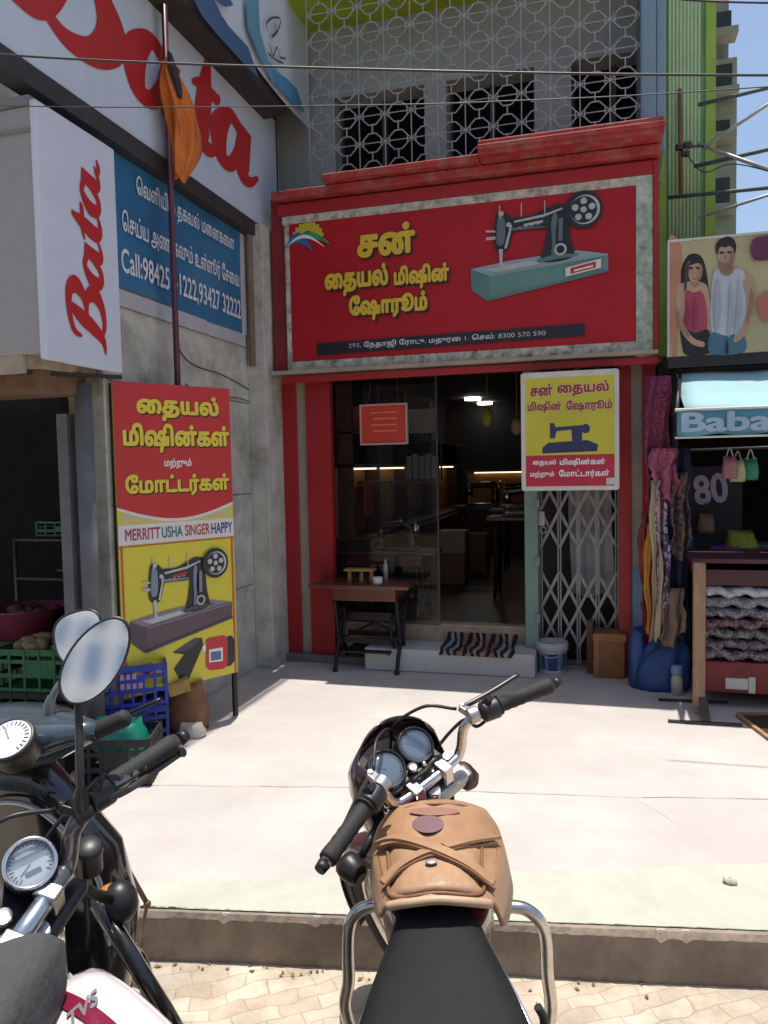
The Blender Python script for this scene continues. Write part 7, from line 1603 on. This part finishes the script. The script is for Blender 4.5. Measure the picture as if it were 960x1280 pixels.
# grey cloth bag lying over the front of the white motorcycle's tank
b = B(); ns = 14
q = [(0, 1188), (30, 1178), (62, 1172), (82, 1180), (60, 1218), (30, 1262), (-10, 1310), (-60, 1300), (-60, 1215)]
zc = S0l.z - .02
top = [gz(x, y, zc) for x, y in q]; cen = sum(top, V((0, 0, 0))) / len(top)
rings = [[p.lerp(cen, .12) - V((0, 0, .10)) for p in top], [p - V((0, 0, .06)) for p in top], [p for p in top], [p.lerp(cen, .25) + V((0, 0, .022)) for p in top], [p.lerp(cen, .7) + V((0, 0, .03)) for p in top]]
sm_ = [spline(r_, 4, True) for r_ in rings]
b.loft(sm_); obj('cloth_bag', b, mat('bag_grey', (0.045, 0.045, 0.048), 0.85, var=0.2, scale=9, bump=0.4, bscale=60), label='dark grey cloth bag resting on the white motorcycle behind its handlebar', cat='bag')

# ------------------------------------------------------------------ scooter at the left edge
H0 = gz(8, 925, 0.90); GR = gz(160, 896, 0.955)
sr = (GR - H0); sr.z = 0; sr.normalize(); sf = _Z.cross(sr)
SFR = Fr(H0, sr, sf, (0, 0, 1))
sct = thing('scooter', V((H0.x, H0.y, RZ)), 'dark scooter with glossy blue grey handle cowl, white dial and round mirror', 'scooter')
CWL = mat('scooter_cowl', (0.045, 0.062, 0.08), 0.15, 0.2, var=0.1, coat=0.9)
SBLK = mat('scooter_black', (0.012, 0.012, 0.013), 0.15, var=0.2, coat=0.8)
rings = []
for x, ry, rz, yo, zo in ((-.26, .02, .015, -.01, .02), (-.22, .035, .03, 0, .018), (-.14, .075, .05, .02, .008), (-.06, .10, .062, .03, 0), (0, .105, .065, .032, 0), (.06, .10, .062, .03, 0), (.12, .07, .048, .015, .01), (.17, .036, .03, 0, .02), (.21, .02, .018, -.008, .028)):
    rings.append([SFR.p(x, yo + ry * math.cos(6.28319 * k / 20), zo + rz * math.sin(6.28319 * k / 20)) for k in range(20)])
b = B(); b.loft(rings); obj('handle_cowl', b, CWL, sct)
gn = (V((0, 0, 1)) * .8 - sf * .62).normalized(); gc = gz(12, 925, .945); gfr = Fr(gc, sr, gn.cross(sr), gn)
b = B(); b.lathe([(.042, -.05), (.048, -.004), (.046, .004), (.042, .003)], gfr, 26); gg = obj('gauge', b, BLACK, sct)
b = B(); b.cyl(gfr.p(0, 0, -.004), gfr.p(0, 0, .0042), .0415, n=28); obj('dial', b, DIAL, gg)
b = B()
for k in range(19): an = rad(-35 + 14 * k); b.bar(gfr.p(.030 * math.cos(an), .030 * math.sin(an), .005), gfr.p(.038 * math.cos(an), .038 * math.sin(an), .005), .0016, .0008)
b.bar(gfr.p(0, 0, .0055), gfr.p(-.02, .025, .0055), .002, .0008); obj('dial_marks', b, BLACK, gg)
for s in (-1, 1):
    i_ = SFR.p(s * .20, -.008, .025); o_ = SFR.p(s * (.20 + .135), -.03, .045 if s > 0 else .03)
    if s > 0: o_ = GR
    z_ = (o_ - i_).normalized(); x_ = z_.orthogonal().normalized(); Lg = (o_ - i_).length
    b = B(); b.lathe([(.014, -.02), (.022, 0)] + [(.0175 + .001 * (k % 2), .006 + (Lg - .012) * k / 11) for k in range(12)] + [(.014, Lg), (.002, Lg + .004)], Fr(i_, x_, z_.cross(x_), z_), 16); obj('grip', b, RUBBER, sct)
    b = B(); b.tube(spline([i_ + sf * .03, i_ + sf * .05 + z_ * .05, i_ + sf * .045 + z_ * .13], 5), .005, 8); obj('lever', b, BLACK, sct)
ms = gz(62, 893, .955); MM = gy(99, 797, ms.y + .06)
n_ = ((CP - MM).normalized() + V((-.45, -.9, .38)).normalized()).normalized(); xx = CR * .92 + CU * .25; xx = (xx - n_ * xx.dot(n_)).normalized(); fm = Fr(MM, xx, n_.cross(xx), n_); dd = (MM - CP).dot(CF) / 960
b = B(); b.tube(spline([ms, ms + V((.01, .01, .05)), MM - fm.y * 20 * dd - n_ * .012], 6), .007, 8); b.tube([ms - V((0, 0, .02)), ms + V((0, 0, .02)), ms + V((.004, .004, .04))], [.013, .012, .007], 10, cap=False); mr_ = obj('mirror', b, mat('mirror_arm', (0.16, 0.17, 0.17), 0.35, 0.5), sct)
n = 36
def mshape(q, w_):
    out = []
    for i in range(n):
        an = 6.28319 * i / n; c_, s_ = math.cos(an), math.sin(an); out.append(fm.p(32 * dd * q * math.copysign(abs(c_) ** .75, c_) * (1 + .12 * s_), 33 * dd * q * math.copysign(abs(s_) ** .8, s_), w_))
    return out
b = B(); b.loft([mshape(.6, -.03), mshape(.95, -.016), mshape(1.04, 0), mshape(1.04, .004), mshape(.97, .0045), mshape(.96, .001)]); obj('housing', b, BLACK, mr_)
b = B(); b.add(mshape(.97, .0028), [tuple(range(n))], False); obj('mirror_glass', b, MIRROR, mr_, recalc=False)
# apron, fender, floor, seat body
rings = []
for z, w_, yo, dp in ((-.06, .05, .06, .05), (-.14, .10, .08, .06), (-.26, .19, .10, .08), (-.42, .22, .11, .09), (-.60, .20, .09, .08), (-.74, .14, .02, .07)):
    rings.append([SFR.p(w_ * math.copysign(abs(math.cos(6.28319 * k / 22)) ** .7, math.cos(6.28319 * k / 22)), yo + dp * math.sin(6.28319 * k / 22), z) for k in range(22)])
b = B(); b.loft(rings); obj('leg_shield', b, SBLK, sct)
b = B(); b.tube(spline([SFR.p(-.20, .02, -.30), SFR.p(-.1, -.005, -.16), SFR.p(.05, -.0, -.14), SFR.p(.17, .02, -.28), SFR.p(.19, .03, -.45)], 6), .006, 8); obj('shield_trim', b, mat('scooter_trim', (0.35, 0.36, 0.37), 0.25, 0.6), sct)
b = B(); b.box(-.16, .16, -.42, .06, -.86, -.80, SFR); obj('floorboard', b, RUBBER, sct, bev=0.02)
rings = []
for y, w_, z0_, z1_ in ((-.42, .12, -.82, -.42), (-.52, .16, -.82, -.34), (-.75, .17, -.70, -.30), (-1.0, .16, -.62, -.28), (-1.25, .10, -.48, -.26)):
    rings.append([SFR.p(w_ * math.copysign(abs(math.cos(6.28319 * k / 22)) ** .6, math.cos(6.28319 * k / 22)), y, (z0_ + z1_) / 2 + (z1_ - z0_) / 2 * math.copysign(abs(math.sin(6.28319 * k / 22)) ** .7, math.sin(6.28319 * k / 22))) for k in range(22)])
b = B(); b.loft(rings); obj('rear_body', b, SBLK, sct)
rings = []
for y, w_, zt_ in ((-.40, .08, -.29), (-.50, .13, -.25), (-.80, .15, -.23), (-1.1, .14, -.19), (-1.22, .08, -.20)):
    rings.append([SFR.p(w_ * math.copysign(abs(math.cos(6.28319 * k / 18)) ** .7, math.cos(6.28319 * k / 18)), y, zt_ - .045 + .045 * math.copysign(abs(math.sin(6.28319 * k / 18)) ** .7, math.sin(6.28319 * k / 18))) for k in range(18)])
b = B(); b.loft(rings); obj('seat', b, SEATM, sct)
for y in (.24, -1.02):
    wheel(sct, SFR.p(0, y, -(H0.z - RZ) + .215), sr, V((0, 0, 1)), .215, .085, 'w')
b = B(); n2 = 16; ax_ = SFR.p(0, .24, -(H0.z - RZ) + .215); rings = []
for i in range(n2 + 1):
    an = rad(-5 + 165 * i / n2); c_ = ax_ + sf * .25 * math.cos(an) + _Z * .25 * math.sin(an); rings.append([c_ + sr * s_ - _Z * (.04 * (s_ / .07) ** 2) for s_ in (-.07, -.04, 0, .04, .07)])
b.loft(rings, closed_ring=False, cap=False); fd = obj('front_fender', b, SBLK, sct, recalc=False); md = fd.modifiers.new('thick', 'SOLIDIFY'); md.thickness = .004
# thin brown steel rod with ball ends leaning by the scooter and kerb
b = B(); ra = gz(128, 1030, .42); rb = gz(184, 1130, .16); b.tube([ra, rb], .008, 8); b.ell(rb, .012, nu=8, nv=6); b.tube([rb, gz(178, 1160, .05), gz(174, 1190, RZ)], .006, 6)
obj('steel_rod', b, mat('rod_brown', (0.14, 0.085, 0.06), 0.5, 0.4, var=0.3), label='thin brown steel rod with knob end propped at the kerb by the left motorcycle', cat='rod')
